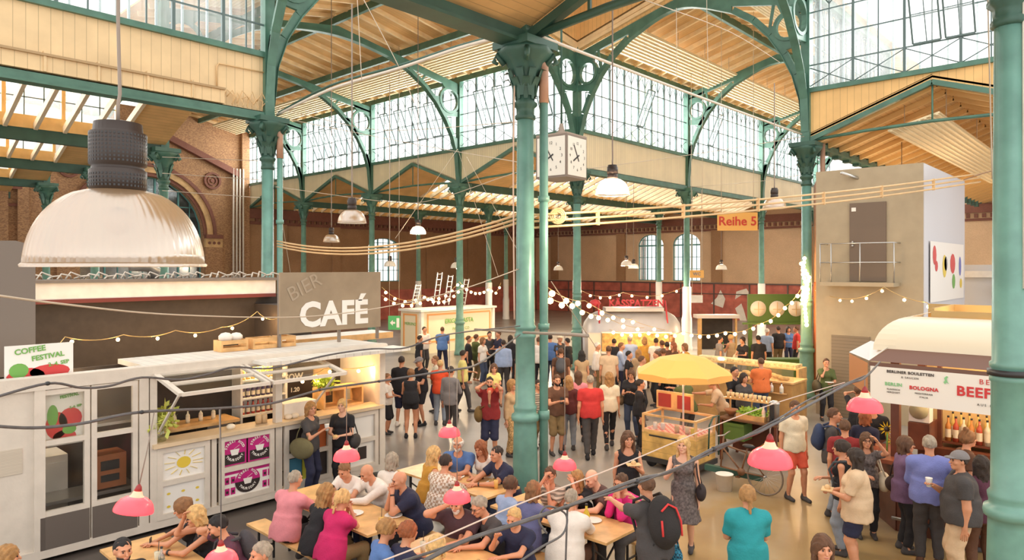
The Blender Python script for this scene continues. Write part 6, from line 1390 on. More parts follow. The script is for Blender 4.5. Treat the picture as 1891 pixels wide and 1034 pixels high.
    def body(p):
        d = torso_d(p, -.004)
        for i in (0, 1):
            d = smin(d, arm_d(p, i), .03); d = smin(d, leg_d(p, i), .035)
            w, dd, side, nrm, s = hand_pts(i)
            d = smin(d, cap_(p, w + dd * .02 * g - side * .014 * g, w + dd * .075 * g - side * .02 * g, .02 * g, .018 * g), .012); d = smin(d, cap_(p, w + dd * .02 * g + side * .014 * g, w + dd * .075 * g + side * .02 * g, .02 * g, .017 * g), .012)
            n_ = legj[i][2]; d = smin(d, cap_(p, n_ + np.array([0, .03, -.035]) * g, n_ + np.array([0, -.14, -.05]) * g, .034 * g, .026 * g), .03)
        return smin(d, cap_(p, NBp + up * -.04, HC_ - Mh @ np.array([0, -.015, .06]), .056 * g, .05 * g), .03)
    allj = np.array([P0_, NBp, *[j for a in armj for j in a], *[j for l in legj for j in l]])
    lo = allj.min(0) - .2; hi = allj.max(0) + .2; hi[2] = max(hi[2] - .06, NBp[2] + .08); lo[2] = -.02
    V, F = surface_nets(body, lo, hi, rs); Vs = [V]; Fs = [F]; MI = [np.zeros(len(F), int)]; off = len(V)
    # ---- head
    def head(p):
        q = (p - HC_) @ Mh / hs
        d = ell(q, (0, .012, .02), (.074, .093, .092)); d = smin(d, ell(q, (0, -.018, -.045), (.056, .066, .07)), .03)
        d = smin(d, ell(q, (0, -.062, -.088), (.026, .024, .022)), .025)                      # chin
        d = smin(d, cap_(q, (0, -.084, .012), (0, -.107, -.024), .008, .0135), .012)          # nose
        d = smin(d, ell(q, (0, -.076, .028), (.045, .014, .010)), .014)                       # brow
        for s in (1, -1):
            d = -smin(-d, ell(q, (s * .030, -.094, .008), (.017, .014, .012)), .010)           # eye sockets
            d = smin(d, ell(q, (s * .042, -.06, -.02), (.022, .022, .02)), .02)
            d = smin(d, ell(q, (s * .077, .012, -.006), (.009, .019, .031)), .006)              # ears
        d = smin(d, ell(q, (0, -.083, -.056), (.023, .014, .010)), .008)
        return smin(d * hs, cap_(p, NBp, HC_ - Mh @ np.array([0, -.012, .05]), .052 * g, .05 * g), .02)
    Vh, Fh = surface_nets(head, HC_ - .15, HC_ + .15, hrs)
    Vs.append(Vh); Fs.append(Fh + off); off += len(Vh); MI.append(np.zeros(len(Fh), int))
    mb = MB()
    tw = lambda q: Vector(HC_ + Mh @ (np.array(q) * hs))
    if near < 20:
        for s in (1, -1):
            mb.ball(tw((s * .030, -.083, .008)), .0085 if near < 12 else .010, 6, 1)
            mb.tube([tw((s * .016, -.093, .026)), tw((s * .030, -.094, .031)), tw((s * .045, -.084, .026))], .0035, 4, 3)
        mb.tube([tw((-.022, -.093, -.056)), tw((0, -.099, -.055)), tw((.022, -.093, -.056))], [.002, .0055, .002], 5, 2)
    # fingers
    if near < 24:
        for i in (0, 1):
            w, d, side, nrm, s = hand_pts(i); curl = {'down': .35, 'swing': .4, 'back': .4, 'table': .3, 'tablein': .3, 'reach': .3, 'hip': .8}.get(arms[i], 1.0)
            for k_, (o_, l_) in enumerate(((-.033, .062), (-.012, .072), (.010, .068), (.030, .054))):
                b = w + d * .085 * g + side * o_ * g; pts = [Vector(b - d * .02 * g)]; dd = d.copy(); pos = b; pts.append(Vector(b))
                for q in range(3):
                    a_ = curl * (.35 + .35 * q); c_, s_ = math.cos(a_), math.sin(a_); nd = d * c_ - nrm * s_; pos = pos + nd * l_ / 3 * g; pts.append(Vector(pos))
                mb.tube(pts, [.009 * g, .0095 * g, .009 * g, .008 * g, .006 * g], 6, 0)
            tb = w + d * .03 * g - side * .026 * g * (1 if i == 0 else 1)
            mb.tube([Vector(tb), Vector(tb + (d * .03 - side * .022 - nrm * .01) * g), Vector(tb + (d * .06 - side * .024 - nrm * .025) * g)], [.012 * g, .011 * g, .008 * g], 6, 0)
    root = bpy.data.objects.new('person', npmesh('person', np.concatenate(Vs), np.concatenate(Fs), [sk])); COL.objects.link(root)
    root.location = (bx, by, zoff); root.rotation_euler = (0, 0, rz)
    setp(root, label, 'person', group)
    if mb.v:   # merge the fine facial features and fingers into the body mesh
        me2 = mb.mesh('person', [sk, EYE, LIP, HM.get(hair, HM['brown']) if hair in HM else BROWM])
        import bmesh
        bm = bmesh.new(); bm.from_mesh(root.data); bm.from_mesh(me2); old = root.data; nm_ = bpy.data.meshes.new('person'); bm.to_mesh(nm_); bm.free()
        for m in me2.materials: nm_.materials.append(m)
        root.data = nm_; bpy.data.meshes.remove(old); bpy.data.meshes.remove(me2)
    def part(name, fn, m, lo_, hi_, r_=None):
        V, F = surface_nets(fn, lo_, hi_, r_ or rs)
        if len(V) == 0: return None
        return link(name, npmesh(name, V, F, [m]), root)
    # ---- top
    tm = top if not isinstance(top, str) else cl(*C[top]); bmt = bot if not isinstance(bot, str) else cl(*C[bot])
    o = .016 + (.012 if wid > 1.1 else 0); slv = {'tee': .62, 'shirt': .98, 'tank': 0, 'long': .98, 'loose': .8, 'dress': .35, 'sdress': 0, 'jacket': .98, 'polo': .62, 'strap': 0}[topk]
    long_ = topk in ('loose', 'dress', 'sdress', 'jacket')
    hemz = {'tee': -.09, 'polo': -.09, 'shirt': -.07, 'tank': -.07, 'long': -.08, 'loose': -.17, 'dress': -.42, 'sdress': -.42, 'jacket': -.16, 'strap': -.07}[topk] * g
    def topf(p):
        d = torso_d(p, o)
        if hemz < -.1 * g and not sit:
            q = (p - P0_) @ Mt; zz = np.clip(-q[:, 2], 0, None); k = .20 if topk in ('dress', 'sdress') else .12
            rx_, ry_ = .155 * g * W_ + o + zz * k, .122 * g * W_ + o + zz * k
            e = (np.sqrt((q[:, 0] / rx_) ** 2 + (q[:, 1] / ry_) ** 2) - 1) * np.minimum(rx_, ry_)
            if fine: e = e + .006 * np.sin(np.arctan2(q[:, 0], q[:, 1]) * 11) * np.clip(zz / .2, 0, 1)
            e = np.maximum(e, q[:, 2] - .12 * g); d = smin(d, e, .04)
        else:
            q = (p - P0_) @ Mt; tp_ = .034 * np.clip(q[:, 2] / (.2 * g), 0, 1); rx_, ry_ = (.178 - tp_) * g * W_ + o + .006, (.126 - tp_ * .6) * g * W_ + o + .012
            e = (np.sqrt((q[:, 0] / rx_) ** 2 + (q[:, 1] / ry_) ** 2) - 1) * ry_; e = np.maximum(e, q[:, 2] - .2 * g); d = smin(d, e, .075)
        for i in (0, 1):
            if slv > 0:
                a, e_, w = armj[i]; f = (.9 if fem else 1) * g * aw
                if slv <= .8: d = smin(d, capt(p, a, e_, .056 * f + .012, .047 * f + .018, -.3, slv), .025)
                else:
                    s1 = smin(cap_(p, a, e_, .052 * f + .010, .042 * f + .011), capt(p, e_, w, .042 * f + .010, .028 * f + .010, -.2, .92), .02); d = smin(d, s1, .025)
        q = (p - P0_) @ Mt
        d = np.maximum(d, hemz - q[:, 2] + (.012 * np.sin(q[:, 0] * 30) if fine else 0))
        # neckline
        nk = np.linalg.norm((q - np.array([0, -.045 if slv else -.07, (TORSO_H + (.035 if topk in ('shirt', 'polo', 'jacket') else .015)) * g])) * np.array([1, .9, 1.1]), axis=1) - (.078 if slv else .115) * g
        d = np.maximum(d, -nk)
        if slv == 0:
            for i in (0, 1): d = np.maximum(d, -(np.linalg.norm(p - (shp[i] + Mt @ np.array([(.035 if i == 0 else -.035), 0, .0])), axis=1) - .068 * g))
        if fine: d = d + .0035 * np.sin(q[:, 2] * 34 + np.sin(q[:, 0] * 15) * 2.2) * np.sin(q[:, 0] * 19 + q[:, 2] * 9)
        return d
    aj = np.array([P0_, NBp] + [j for a in armj for j in a]); lo = aj.min(0) - .22; hi = aj.max(0) + .25; lo[2] = P0_[2] + hemz - .12; lo[:2] -= .04
    if topk in ('dress', 'sdress'): lo[:2] -= .1; hi[:2] += .1
    part({'tee': 't_shirt', 'shirt': 'shirt', 'tank': 'tank_top', 'long': 'sweater', 'loose': 'blouse', 'dress': 'dress', 'sdress': 'dress', 'jacket': 'jacket', 'polo': 'polo_shirt', 'strap': 'tank_top'}[topk], topf, tm, lo, hi)
    # ---- bottom
    if botk and botk != 'none':
        end = {'trousers': (1.2, .93), 'shorts': (.85, 0), 'mini': (.42, 0), 'knee': (1.0, .12), 'skirt': (.9, 0), 'wideleg': (1.2, .95), 'leggings': (1.2, .86)}[botk]; oo = {'leggings': .006, 'wideleg': .028, 'shorts': .024, 'knee': .022}.get(botk, .014)
        def botf(p):
            d = np.maximum(torso_d(p, .009), ((p - P0_) @ Mt)[:, 2] - .09 * g)
            if botk == 'skirt' and not sit:
                q = p - P0_; zz = np.clip(.05 - q[:, 2], 0, None); r1, r2 = .16 * g + zz * .25, .12 * g + zz * .25
                e = (np.sqrt((q[:, 0] / r1) ** 2 + (q[:, 1] / r2) ** 2) - 1) * r2; d = smin(d, np.maximum(e, np.maximum(-.40 * g - q[:, 2], q[:, 2] - .06)), .03)
            for i in (0, 1):
                a, k_, n_ = legj[i]; f = g * aw
                if end[1] == 0: l = capt(p, a, k_, .088 * f + oo, .058 * f + oo, -.3, end[0])
                else: l = smin(cap_(p, a, k_, .084 * f + oo, .062 * f + oo), capt(p, k_, n_, .062 * f + oo, .036 * f + oo * 1.3, -.3, end[1]), .03)
                d = smin(d, l, .03)
            if fine: d = d + .003 * np.sin(p[:, 2] * 45 + p[:, 0] * 20)
            return d
        lj = np.array([P0_] + [j for l in legj for j in l]); lo = lj.min(0) - .19; hi = lj.max(0) + .19; hi[2] = P0_[2] + .15
        part({'trousers': 'trousers', 'shorts': 'shorts', 'mini': 'shorts', 'knee': 'shorts', 'skirt': 'skirt', 'wideleg': 'trousers', 'leggings': 'leggings'}[botk], botf, bmt, lo, hi)
    # ---- shoes
    if near < 24 and shoe:
        for i in (0, 1):
            n_ = legj[i][2]; sb = MB(); r_ = g
            vs = []
            def sf_(p): return np.maximum(smin(cap_(p, n_ + np.array([0, .035, -.04]) * g, n_ + np.array([0, -.15, -.055]) * g, .043 * g, .036 * g), cap_(p, n_ + np.array([0, .02, -.04]) * g, n_ + np.array([0, .012, .02]) * g, .042 * g, .042 * g), .03), -(p[:, 2] - .002))
            V, F = surface_nets(sf_, n_ - .24, n_ + .14, rs * .8)
            if len(V):
                s_ = link('shoe', npmesh('shoe', V, F, [cl(*C[shoe]) if isinstance(shoe, str) else shoe]), root)
    # ---- hair
    hm = HM.get(hair)
    if hk != 'bald' and hm:
        th_ = {'short': .009, 'crop': .004, 'cap': .009}.get(hk, .018)
        def hf(p):
            q = (p - HC_) @ Mh / hs
            d = ell(q, (0, .016, .024), (.076 + th_, .094 + th_, .092 + th_))
            d = np.maximum(d, -ell(q, (0, -.105, -.045), (.070, .085, .098)))       # face opening
            d = np.maximum(d, -(q[:, 2] + (.035 if hk in ('short', 'crop', 'bun', 'pony') else .07) + np.clip(q[:, 1], 0, .1) * .5 * 0 + np.where(q[:, 1] < 0, -(.03) * 0, 0)))
            if hk in ('short', 'crop'):
                hl = q[:, 2] - .002 + q[:, 1] * .95 + .006 * np.sin(q[:, 0] * 160) * (q[:, 1] < 0); d = -smin(-d, hl, .014)
            if hk == 'balding': d = np.maximum(d, q[:, 2] - .045)
            if hk in ('long', 'wavy', 'bob', 'longwide'):
                ln = {'bob': -.13, 'long': -.27, 'wavy': -.25, 'longwide': -.33}[hk]; w_ = {'bob': .078, 'long': .07, 'wavy': .09, 'longwide': .10}[hk]
                e = np.maximum((np.sqrt((q[:, 0] / (w_ + .012)) ** 2 + ((q[:, 1] - .055) / .062) ** 2) - 1) * .055, np.maximum(q[:, 2] - .03, ln - q[:, 2] + .015 * np.sin(q[:, 0] * 90)))
                for s in (1, -1): e = smin(e, np.maximum(cap_(q, (s * .078, .0, .02), (s * (w_ + .005), -.01, ln + .04), .024, .02), ln - q[:, 2]), .02)
                d = smin(d, e, .02)
            if hk == 'pony': d = smin(d, cap_(q, (0, .10, .03), (0, .135, -.15), .03, .014), .02)
            if hk == 'bun': d = smin(d, ell(q, (0, .105, .05), (.04, .035, .038)), .012)
            if hk == 'topbun': d = smin(d, ell(q, (0, .03, .14), (.04, .04, .036)), .012)
            d = d + .005 * np.sin(q[:, 0] * 75 + q[:, 1] * 60 + 2) * np.sin(q[:, 2] * 48 + q[:, 1] * 55) + (.0035 * np.sin(q[:, 0] * 150 + q[:, 1] * 110 + q[:, 2] * 25) if fine else 0)
            return d * hs
        part('hair', hf, hm, HC_ - np.array([.16, .17, .42 if hk in ('long', 'wavy', 'longwide') else .24]), HC_ + np.array([.16, .22, .24]), hrs)
    if 'beard' in extra:
        bm_ = HM['white' if 'wbeard' in extra else ('grey' if 'gbeard' in extra else 'dark')]
        def bf(p):
            q = (p - HC_) @ Mh / hs; d = smin(ell(q, (0, -.02, -.052), (.062, .071, .070)), ell(q, (0, -.064, -.096), (.03, .027, .026)), .02)
            d = np.maximum(d, q[:, 2] + .045 + .0 * q[:, 1]); return np.maximum(d, -ell(q, (0, -.1, -.056), (.02, .03, .008))) * hs
        part('beard', bf, bm_, HC_ - .16, HC_ + .05, hrs)
    if 'glasses' in extra or 'shades' in extra:
        gl = MB()
        zz = .075 if 'shades' in extra else .010; yy = -.07 if 'shades' in extra else -.100
        for s in (1, -1):
            gl.tube([tw((s * .032 + .021 * math.cos(t), yy, zz + .017 * math.sin(t))) for t in np.linspace(0, 6.283, 12)], .002 if 'shades' not in extra else .005, 4)
            gl.tube([tw((s * .053, yy, zz)), tw((s * .078, .0, zz - .004))], .002, 4)
            if 'shades' in extra: gl.add([tw((s * .032 + .021 * math.cos(t), yy - .001, zz + .017 * math.sin(t))) for t in np.linspace(0, 5.9, 10)], [tuple(range(10))])
        gl.tube([tw((.011, yy, zz)), tw((-.011, yy, zz))], .002, 4); gl.build('glasses', BLACK, root)
    if 'cap' in extra:
        def cf(p):
            q = (p - HC_) @ Mh / hs; d = np.maximum(ell(q, (0, .014, .03), (.099, .117, .108)), .035 - q[:, 2])
            return np.minimum(d, np.maximum(ell(q, (0, -.10, .045), (.07, .07, .014)), q[:, 1] + .06)) * hs
        part('cap', cf, cl(*(C['grey'] if 'capg' in extra else C['cream'])), HC_ - .2, HC_ + .2, hrs)
    if 'watch' in extra:
        a, e, w = armj[0]; wv = w - (w - e) / np.linalg.norm(w - e) * .03; MB().tube([Vector(wv), Vector(wv + (w - e) / np.linalg.norm(w - e) * .02)], .032, 10).build('wristwatch', BLACK, root)
    Rz = Matrix.Rotation(rz, 4, 'Z'); L2W = lambda q: Vector((bx, by, zoff)) + (Rz @ Vector(q))
    info = dict(root=root, hand=[L2W(armj[i][2] + (armj[i][2] - armj[i][1]) / np.linalg.norm(armj[i][2] - armj[i][1]) * .09 * g) for i in (0, 1)], hip=[L2W(P0_ + np.array([s * .24, 0, .0])) for s in (1, -1)], back=L2W(P0_ + Mt @ np.array([0, .2, .30 * g])), rz=rz, la=la, D=Dp, chest=L2W(P0_ + Mt @ np.array([0, -.15, .34 * g])), sh=[L2W(s_ + np.array([0, 0, .07])) for s_ in shp], g=g)
    return info
def backpack(i_, m, label, trim=None, s=1.0):
    def f(p):
        q = p / s; d = ell(q, (0, .0, .0), (.165, .115, .25)); return smin(d, ell(q, (0, .075, -.07), (.12, .07, .12)), .03)
    V, F = surface_nets(f, (-.25, -.2, -.32), (.25, .25, .32), .02)
    o = link('backpack', npmesh('backpack', V, F, [m]), None, i_['back'], i_['rz']); o.rotation_euler = (i_['la'], 0, i_['rz'])
    setp(o, label, 'backpack')
    if trim:
        MB().tube([(-.1 * s, .12 * s, -.13 * s), (-.12 * s, .11 * s, .0), (-.09 * s, .1 * s, .12 * s), (0, .1 * s, .17 * s), (.09 * s, .1 * s, .12 * s)], .012, 6).tube([(.11 * s, .11 * s, .04 * s), (.12 * s, .11 * s, -.1 * s)], .012, 6).build('zip_trim', trim, o)
    for sx in (1, -1): MB().tube([(sx * .09 * s, -.06, .2 * s), (sx * .12, -.14, .24 * s), (sx * .13, -.30, .2 * s), (sx * .14, -.36, .05), (sx * .15, -.3, -.12), (sx * .12, -.06, -.2 * s)], .018, 6).build('strap', m, o)
    return o
def bag(i_, side, m, label, s=1.0, strap=True, dz=0, cross=False):
    hp = i_['hip'][side]
    def f(p):
        q = p / s; return ell(q, (0, 0, 0), (.09, .19, .15))
    V, F = surface_nets(f, (-.2, -.3, -.25), (.2, .3, .25), .02)
    o = link('shoulder_bag', npmesh('shoulder_bag', V, F, [m]), None, hp + Vector((0, 0, dz)), i_['rz']); setp(o, label, 'bag')
    if strap:
        Rt = Matrix.Rotation(-i_['rz'], 4, 'Z'); sh = i_['sh'][1 - side if cross else side]; t = Rt @ (sh - (hp + Vector((0, 0, dz))))
        for y in (-.12, .12): MB().tube([(0, y, .1 * s), (t.x * .6, y * .9 + t.y * .5, t.z * .55), tuple(t)], .012, 5).build('strap', m, o)
    return o
def held(i_, hand, kind, label):
    p = i_['hand'][hand]
    if kind == 'cup': o = MB().lathe([(.03, 0), (.042, .11), (.043, .115)], n=14).build('paper_cup', PW, None, p - Vector((0, 0, .05))); c_ = 'cup'
    elif kind == 'phone': o = MB().box(-.035, .035, -.005, .005, -.07, .07).build('smartphone', BLACK, None, p, i_['rz']); c_ = 'phone'
    elif kind == 'plate': o = MB().lathe([(.06, 0), (.11, .012), (.11, .018), (.05, .008)], n=16).build('paper_plate', PW, None, p + Vector((0, 0, .01))); c_ = 'plate'
    elif kind == 'tray': o = MB().box(-.1, .1, -.07, .07, 0, .012).ball((0, 0, .03), .04, 8).build('snack_tray', mat('snack', (.75, .5, .25), .6), None, p + Vector((0, 0, .01)), i_['rz']); c_ = 'tray'
    elif kind == 'bun': o = MB().ball((0, 0, 0), .05, 8, sz=(1.1, 1, .8)).build('bun', mat('bun bread', (.75, .48, .2), .6), None, p); c_ = 'bun'
    return setp(o, label, c_)
P = person
CHECK = mat('checked shirt cloth', srgb(226, 214, 200), .85, tile=(26, srgb(176, 146, 120)))
LEO = mat('leopard print cloth', srgb(176, 140, 92), .8, var=.75, scale=34)
STRI = mat('striped cloth', srgb(205, 190, 172), .85, stripe=('Z', .05, 1, .5))
PRINT = mat('grey printed dress cloth', srgb(104, 94, 92), .8, var=.55, scale=30)
S = dict(pose_sit=True)
# ---- standing at the kiosk and in the queue
a = P(575, 742, 'blonde woman in a grey t-shirt leaning at the kiosk with a big olive bag', 1.72, 70, 'f', 'dgrey', 'navy', hair='dblond', hk='bob', arms=('down', 'hold'), look=-25); bag(a, 1, cl(112, 104, 72), 'big olive shoulder bag of the blonde woman at the kiosk', 1.25); held(a, 1, 'cup', 'white cup held by the blonde woman at the kiosk')
a = P(632, 737, 'blonde woman in black facing out from the kiosk, eating', 1.7, -8, 'f', 'black', 'black', 'tee', 'leggings', hair='blond', hk='pony', skin='l', arms=('front', 'front')); bag(a, 0, cl(60, 56, 56), 'dark grey shoulder bag of the woman in black at the kiosk', .9); held(a, 0, 'bun', 'small roll in the hands of the woman in black')
P(716, 690, 'boy in a white t-shirt cut off by the kiosk post', 1.5, 80, top='white', bot='black', botk='knee', hair='lbrown', arms=('front', 'front'))
P(742, 657, 'tall man in a black sweatshirt at the left of the queue', 1.84, 170, top='black', bot='navy', topk='long', botk='knee', hair='dark', shoe='white')
P(776, 659, 'man in grey cap, black t-shirt and black shorts looking down', 1.8, -50, top='black', bot='black', botk='shorts', hair='grey', nod=14, arms=('front', 'down'), extra=('cap', 'capg', 'glasses'), shoe='black')
P(759, 681, 'woman seen from behind in black tank top and black shorts', 1.68, 180, 'f', 'black', 'black', 'tank', 'mini', hair='lbrown', hk='bun', wid=1.08, arms=('front', 'hold'), shoe='black')
P(803, 657, 'boy with brown hair and pale shirt behind the safety vest', 1.62, -70, top='cream', bot='navy', hair='lbrown', arms=('front', 'down'))
a = P(813, 664, 'man in an orange safety vest and jeans', 1.72, 178, top='hi', bot='ljeans', hair='blond', hk='crop', arms=('front', 'front'))
P(833, 676, 'man in a long light grey jacket beside the safety vest', 1.72, 150, top='grey', bot='dgrey', topk='jacket', hair='dark', arms=('down', 'front'))
P(817, 603, 'man in a blue t-shirt with his back turned before the pasta stall', 1.8, 180, top='blue', bot='navy', hair='brown', hk='crop', skin='m', arms=('front', 'front'), legs='wide')
P(784, 603, 'man in white with dark hair at the left end of the pasta stall', 1.78, 40, top='white', bot='dgrey', hair='dark', arms=('front', 'front'), extra=('glasses',))
P(776, 619, 'dark-haired person in black, half hidden by the pine stall roof', 1.66, 120, top='black', bot='black', hair='dark')
P(856, 646, 'man in a pale yellow t-shirt striding through the aisle', 1.78, 100, top='yellow', bot='dgrey', hair='dark', legs='walk', arms=('front', 'down'), look=30)
a = P(905, 695, 'man in a red t-shirt and navy shorts carrying a child on his shoulders', 1.80, -5, top='dred', bot='navy', botk='knee', hair='dark', arms=('shoulder', 'shoulder'), extra=('beard',), skin='m'); bag(a, 1, cl(120, 92, 48), 'brown messenger bag of the man with the child on his shoulders', 1.15, cross=True)
ch = a['root'].location
P(912, 676, 'small child in pale yellow sitting on the shoulders of the man in red', 1.12, 8, 'f', 'yellow', 'coral', botk='shorts', hair='brown', hk='bob', pose_sit=True, seat=1.40, D=a['D'] + .05, arms=('front', 'front'), shoe='brown', wid=.95)
P(946, 701, 'blonde woman in beige sweater and leopard print trousers left of the centre column', 1.68, 60, 'f', 'sand', LEO, 'long', 'wideleg', hair='dblond', hk='bob')
P(930, 627, 'man in a pale checked shirt seen from behind', 1.78, 178, top='lblue', bot='dgrey', topk='shirt', hair='dark', hk='crop')
P(880, 617, 'youth in a dark green jacket in the crowd before the pasta stall', 1.72, 120, top='green', bot='khaki', topk='jacket', hair='brown')
P(892, 623, 'woman in a white t-shirt and jeans near the pasta stall', 1.68, 60, 'f', 'white', 'jeans', hair='lbrown', hk='bob', arms=('front', 'down'))
P(866, 620, 'dark-clothed man just right of the pasta stall column', 1.7, 90, top='black', bot='black', hair='brown')
P(904, 612, 'dark-haired man in grey at the right end of the pasta stall', 1.76, 20, top='dgrey', bot='black', hair='black')
P(920, 611, 'man in a navy t-shirt facing the pasta stall crowd', 1.8, -60, top='navy', bot='dgrey', hair='brown', arms=('front', 'front'))
P(943, 619, 'woman with long dark hair and black cardigan near the centre column', 1.68, 150, 'f', 'black', 'black', 'long', 'trousers', hair='dark', hk='long')
P(956, 613, 'person in white far behind the centre column', 1.75, 0, top='white', bot='jeans', hair='lbrown')
P(962, 640, 'woman in black directly left of the centre column', 1.66, 200, 'f', 'black', 'dgrey', 'tee', 'trousers', hair='brown', hk='wavy')
P(995, 622, 'man in white between the two centre pipes', 1.76, 180, top='white', bot='black', hair='brown')
P(994, 702, 'child in a red and white striped shirt between the centre pipes', 1.55, 30, top=STRI, bot='khaki', hair='dark')
P(1016, 617, 'man in a bright blue t-shirt just right of the centre column', 1.8, 170, top='blue', bot='jeans', hair='dark')
P(1034, 619, 'man in a pale cap at the trailer end of the crowd', 1.76, 40, top='dgrey', bot='black', hair='grey', extra=('cap',))
P(1047, 624, 'dark-haired man with bare arm before the clock column', 1.74, -120, top='black', bot='black', hair='black', arms=('front', 'down'), skin='m')
a = P(1036, 642, 'man in brown with a grey backpack behind the column', 1.76, 175, top='brown', bot='black', hair='brown'); backpack(a, cl(88, 88, 92), 'grey backpack of the man in brown behind the column', None, .9)
P(1074, 647, 'woman with very long black hair and beige dress', 1.68, 185, 'f', 'sand', 'sand', 'dress', None, hair='black', hk='longwide')
# ---- aisle right of the column
a = P(1028, 691, 'bearded man in a brown t-shirt and khaki shorts looking at his phone', 1.78, 15, top='brown', bot='khaki', botk='knee', hair='brown', arms=('phone', 'phone'), extra=('beard',), nod=8); held(a, 0, 'phone', 'smartphone in the hand of the bearded man in brown')
P(1050, 694, 'woman with long blonde hair and maroon top seen from behind', 1.68, 170, 'f', 'maroon', 'ljeans', 'long', 'trousers', hair='dblond', hk='longwide')
P(1068, 685, 'woman in a pink top with long brown hair behind the red t-shirt', 1.68, 180, 'f', 'pink', 'black', 'tee', 'leggings', hair='brown', hk='long')
P(1090, 692, 'man in a bright red t-shirt and jeans walking away', 1.80, 182, top='red', bot='dgrey', hair='grey', hk='crop', legs='walk', wid=1.08, shoe='black')
P(1125, 687, 'woman in a cream t-shirt and black leggings walking away', 1.74, 182, 'f', 'cream', 'black', 'tee', 'leggings', hair='dblond', hk='wavy', legs='walk')
a = P(1166, 681, 'woman in a black v-neck with hair bun looking at her phone', 1.7, -20, 'f', 'black', 'jeans', 'tee', 'trousers', hair='brown', hk='topbun', arms=('phone', 'phone'), nod=18, legs='weight'); bag(a, 1, cl(104, 84, 62), 'brown handbag of the woman looking at her phone', .8); held(a, 0, 'phone', 'smartphone of the woman with the hair bun')
P(1183, 700, 'person in black at the left end of the pine cart', 1.62, 90, 'f', 'black', 'black', 'long', 'trousers', hair='dark', hk='short')
# ---- crowd at the trailer
P(1104, 632, 'white-haired man in a white shirt with black strap at the trailer', 1.76, 70, top='white', bot='khaki', topk='shirt', hair='white')
P(1124, 638, 'man in a beige t-shirt seen from behind in front of the trailer', 1.82, 180, top='beige', bot='beige', hair='brown', wid=1.05)
P(1134, 625, 'person in black with dark hair right at the trailer hatch', 1.7, 180, top='black', bot='black', hair='dark')
P(1148, 632, 'man in a pale blue shirt turned to the right at the trailer', 1.78, 80, top='lblue', bot='navy', topk='shirt', hair='brown', arms=('front', 'front'))
P(1163, 620, 'grey-haired man in light blue shirt at the trailer hatch', 1.8, 190, top='lblue', bot='dgrey', topk='shirt', hair='grey', hk='crop')
P(1162, 648, 'dark-haired woman in black behind the phone user', 1.66, 70, 'f', 'black', 'dgrey', 'tee', 'trousers', hair='black', hk='short')
P(1190, 622, 'person with curly blond hair and mustard top at the hatch', 1.76, 180, 'f', 'mustard', 'brown', hair='dblond', hk='bob')
P(1179, 645, 'woman with long blonde hair below the mustard top', 1.64, 175, 'f', 'sand', 'brown', hair='dblond', hk='long')
P(1186, 657, 'young man with brown hair in profile left of the parasol', 1.74, 85, top='white', bot='black', hair='brown')
P(1212, 624, 'person with dark hair and white top behind the parasol', 1.74, 150, top='white', bot='black', hair='dark')
P(1222, 628, 'brown-haired person in front of the trailer right end', 1.72, 200, top='grey', bot='black', hair='brown')
P(1232, 631, 'short brown-haired person right of the trailer crowd centre', 1.7, 160, top='brown', bot='black', hair='dark')
P(1229, 617, 'person with round dark bun far back at the trailer', 1.7, 180, 'f', 'black', 'black', hair='brown', hk='bun')
P(1241, 618, 'person in a brown felt hat at the right end of the trailer', 1.76, 180, top='cream', bot='black', hair='brown', hk='bob')
P(1243, 632, 'woman with long wavy brown hair above the parasol', 1.7, -70, 'f', 'brown', 'black', hair='red', hk='longwide')
P(1225, 643, 'brown-haired person right above the parasol top', 1.7, 175, top='mustard', bot='black', hair='brown')
P(1212, 648, 'woman in profile with brown hair above the parasol left side', 1.66, -80, 'f', 'white', 'black', hair='brown', hk='short')
P(1264, 634, 'woman with bobbed hair and mustard top right of the trailer', 1.68, -70, 'f', 'mustard', 'jeans', hair='lbrown', hk='bob')
# ---- right of the parasol
P(1330, 620, 'dark-haired person beside the barrel table', 1.7, 90, top='grey', bot='black', hair='dark')
P(1349, 618, 'woman in bare-shouldered top leaning on the barrel table', 1.7, -150, 'f', 'sand', 'black', 'strap', 'trousers', hair='blond', hk='bun', arms=('front', 'reach'))
a = P(1371, 622, 'woman in a black t-shirt with dark ponytail near the green stall', 1.7, -60, 'f', 'black', 'jeans', hair='dark', hk='pony', skin='m', arms=('front', 'front')); bag(a, 1, cl(220, 205, 180), 'pale cloth bag of the woman in black at the green stall', 1.2)
P(1400, 619, 'dark-haired man in black right below the green stall sign', 1.78, 185, top='black', bot='black', hair='black', skin='m')
P(1417, 606, 'man in a light blue polo shirt behind the green post', 1.78, 130, top='lblue', bot='black', topk='polo', hair='white', hk='crop')
P(1437, 602, 'man in black t-shirt and khaki trousers seen from behind', 1.78, 180, top='black', bot='khaki', hair='dark', hk='crop')
P(1456, 603, 'woman in a bright blue top facing the camera far right', 1.7, 0, 'f', 'blue', 'navy', hair='dark', hk='bob', arms=('front', 'front'))
P(1470, 602, 'man in a red shirt beside the lit column', 1.8, -110, top='red', bot='black', hair='brown', wid=1.1)
P(1357, 677, 'smiling dark-haired man behind the cup shelf', 1.74, 35, top='black', bot='black', hair='black', arms=('front', 'front'))
P(1374, 689, 'dark-haired woman behind the cup shelf', 1.62, 20, 'f', 'dgrey', 'black', hair='dark', hk='bob', arms=('front', 'front'))
a = P(1405, 660, 'man in an orange t-shirt with thin shoulder strap', 1.78, 184, top='orange', bot='jeans', hair='brown', hk='crop', arms=('front', 'front'), wid=1.08)
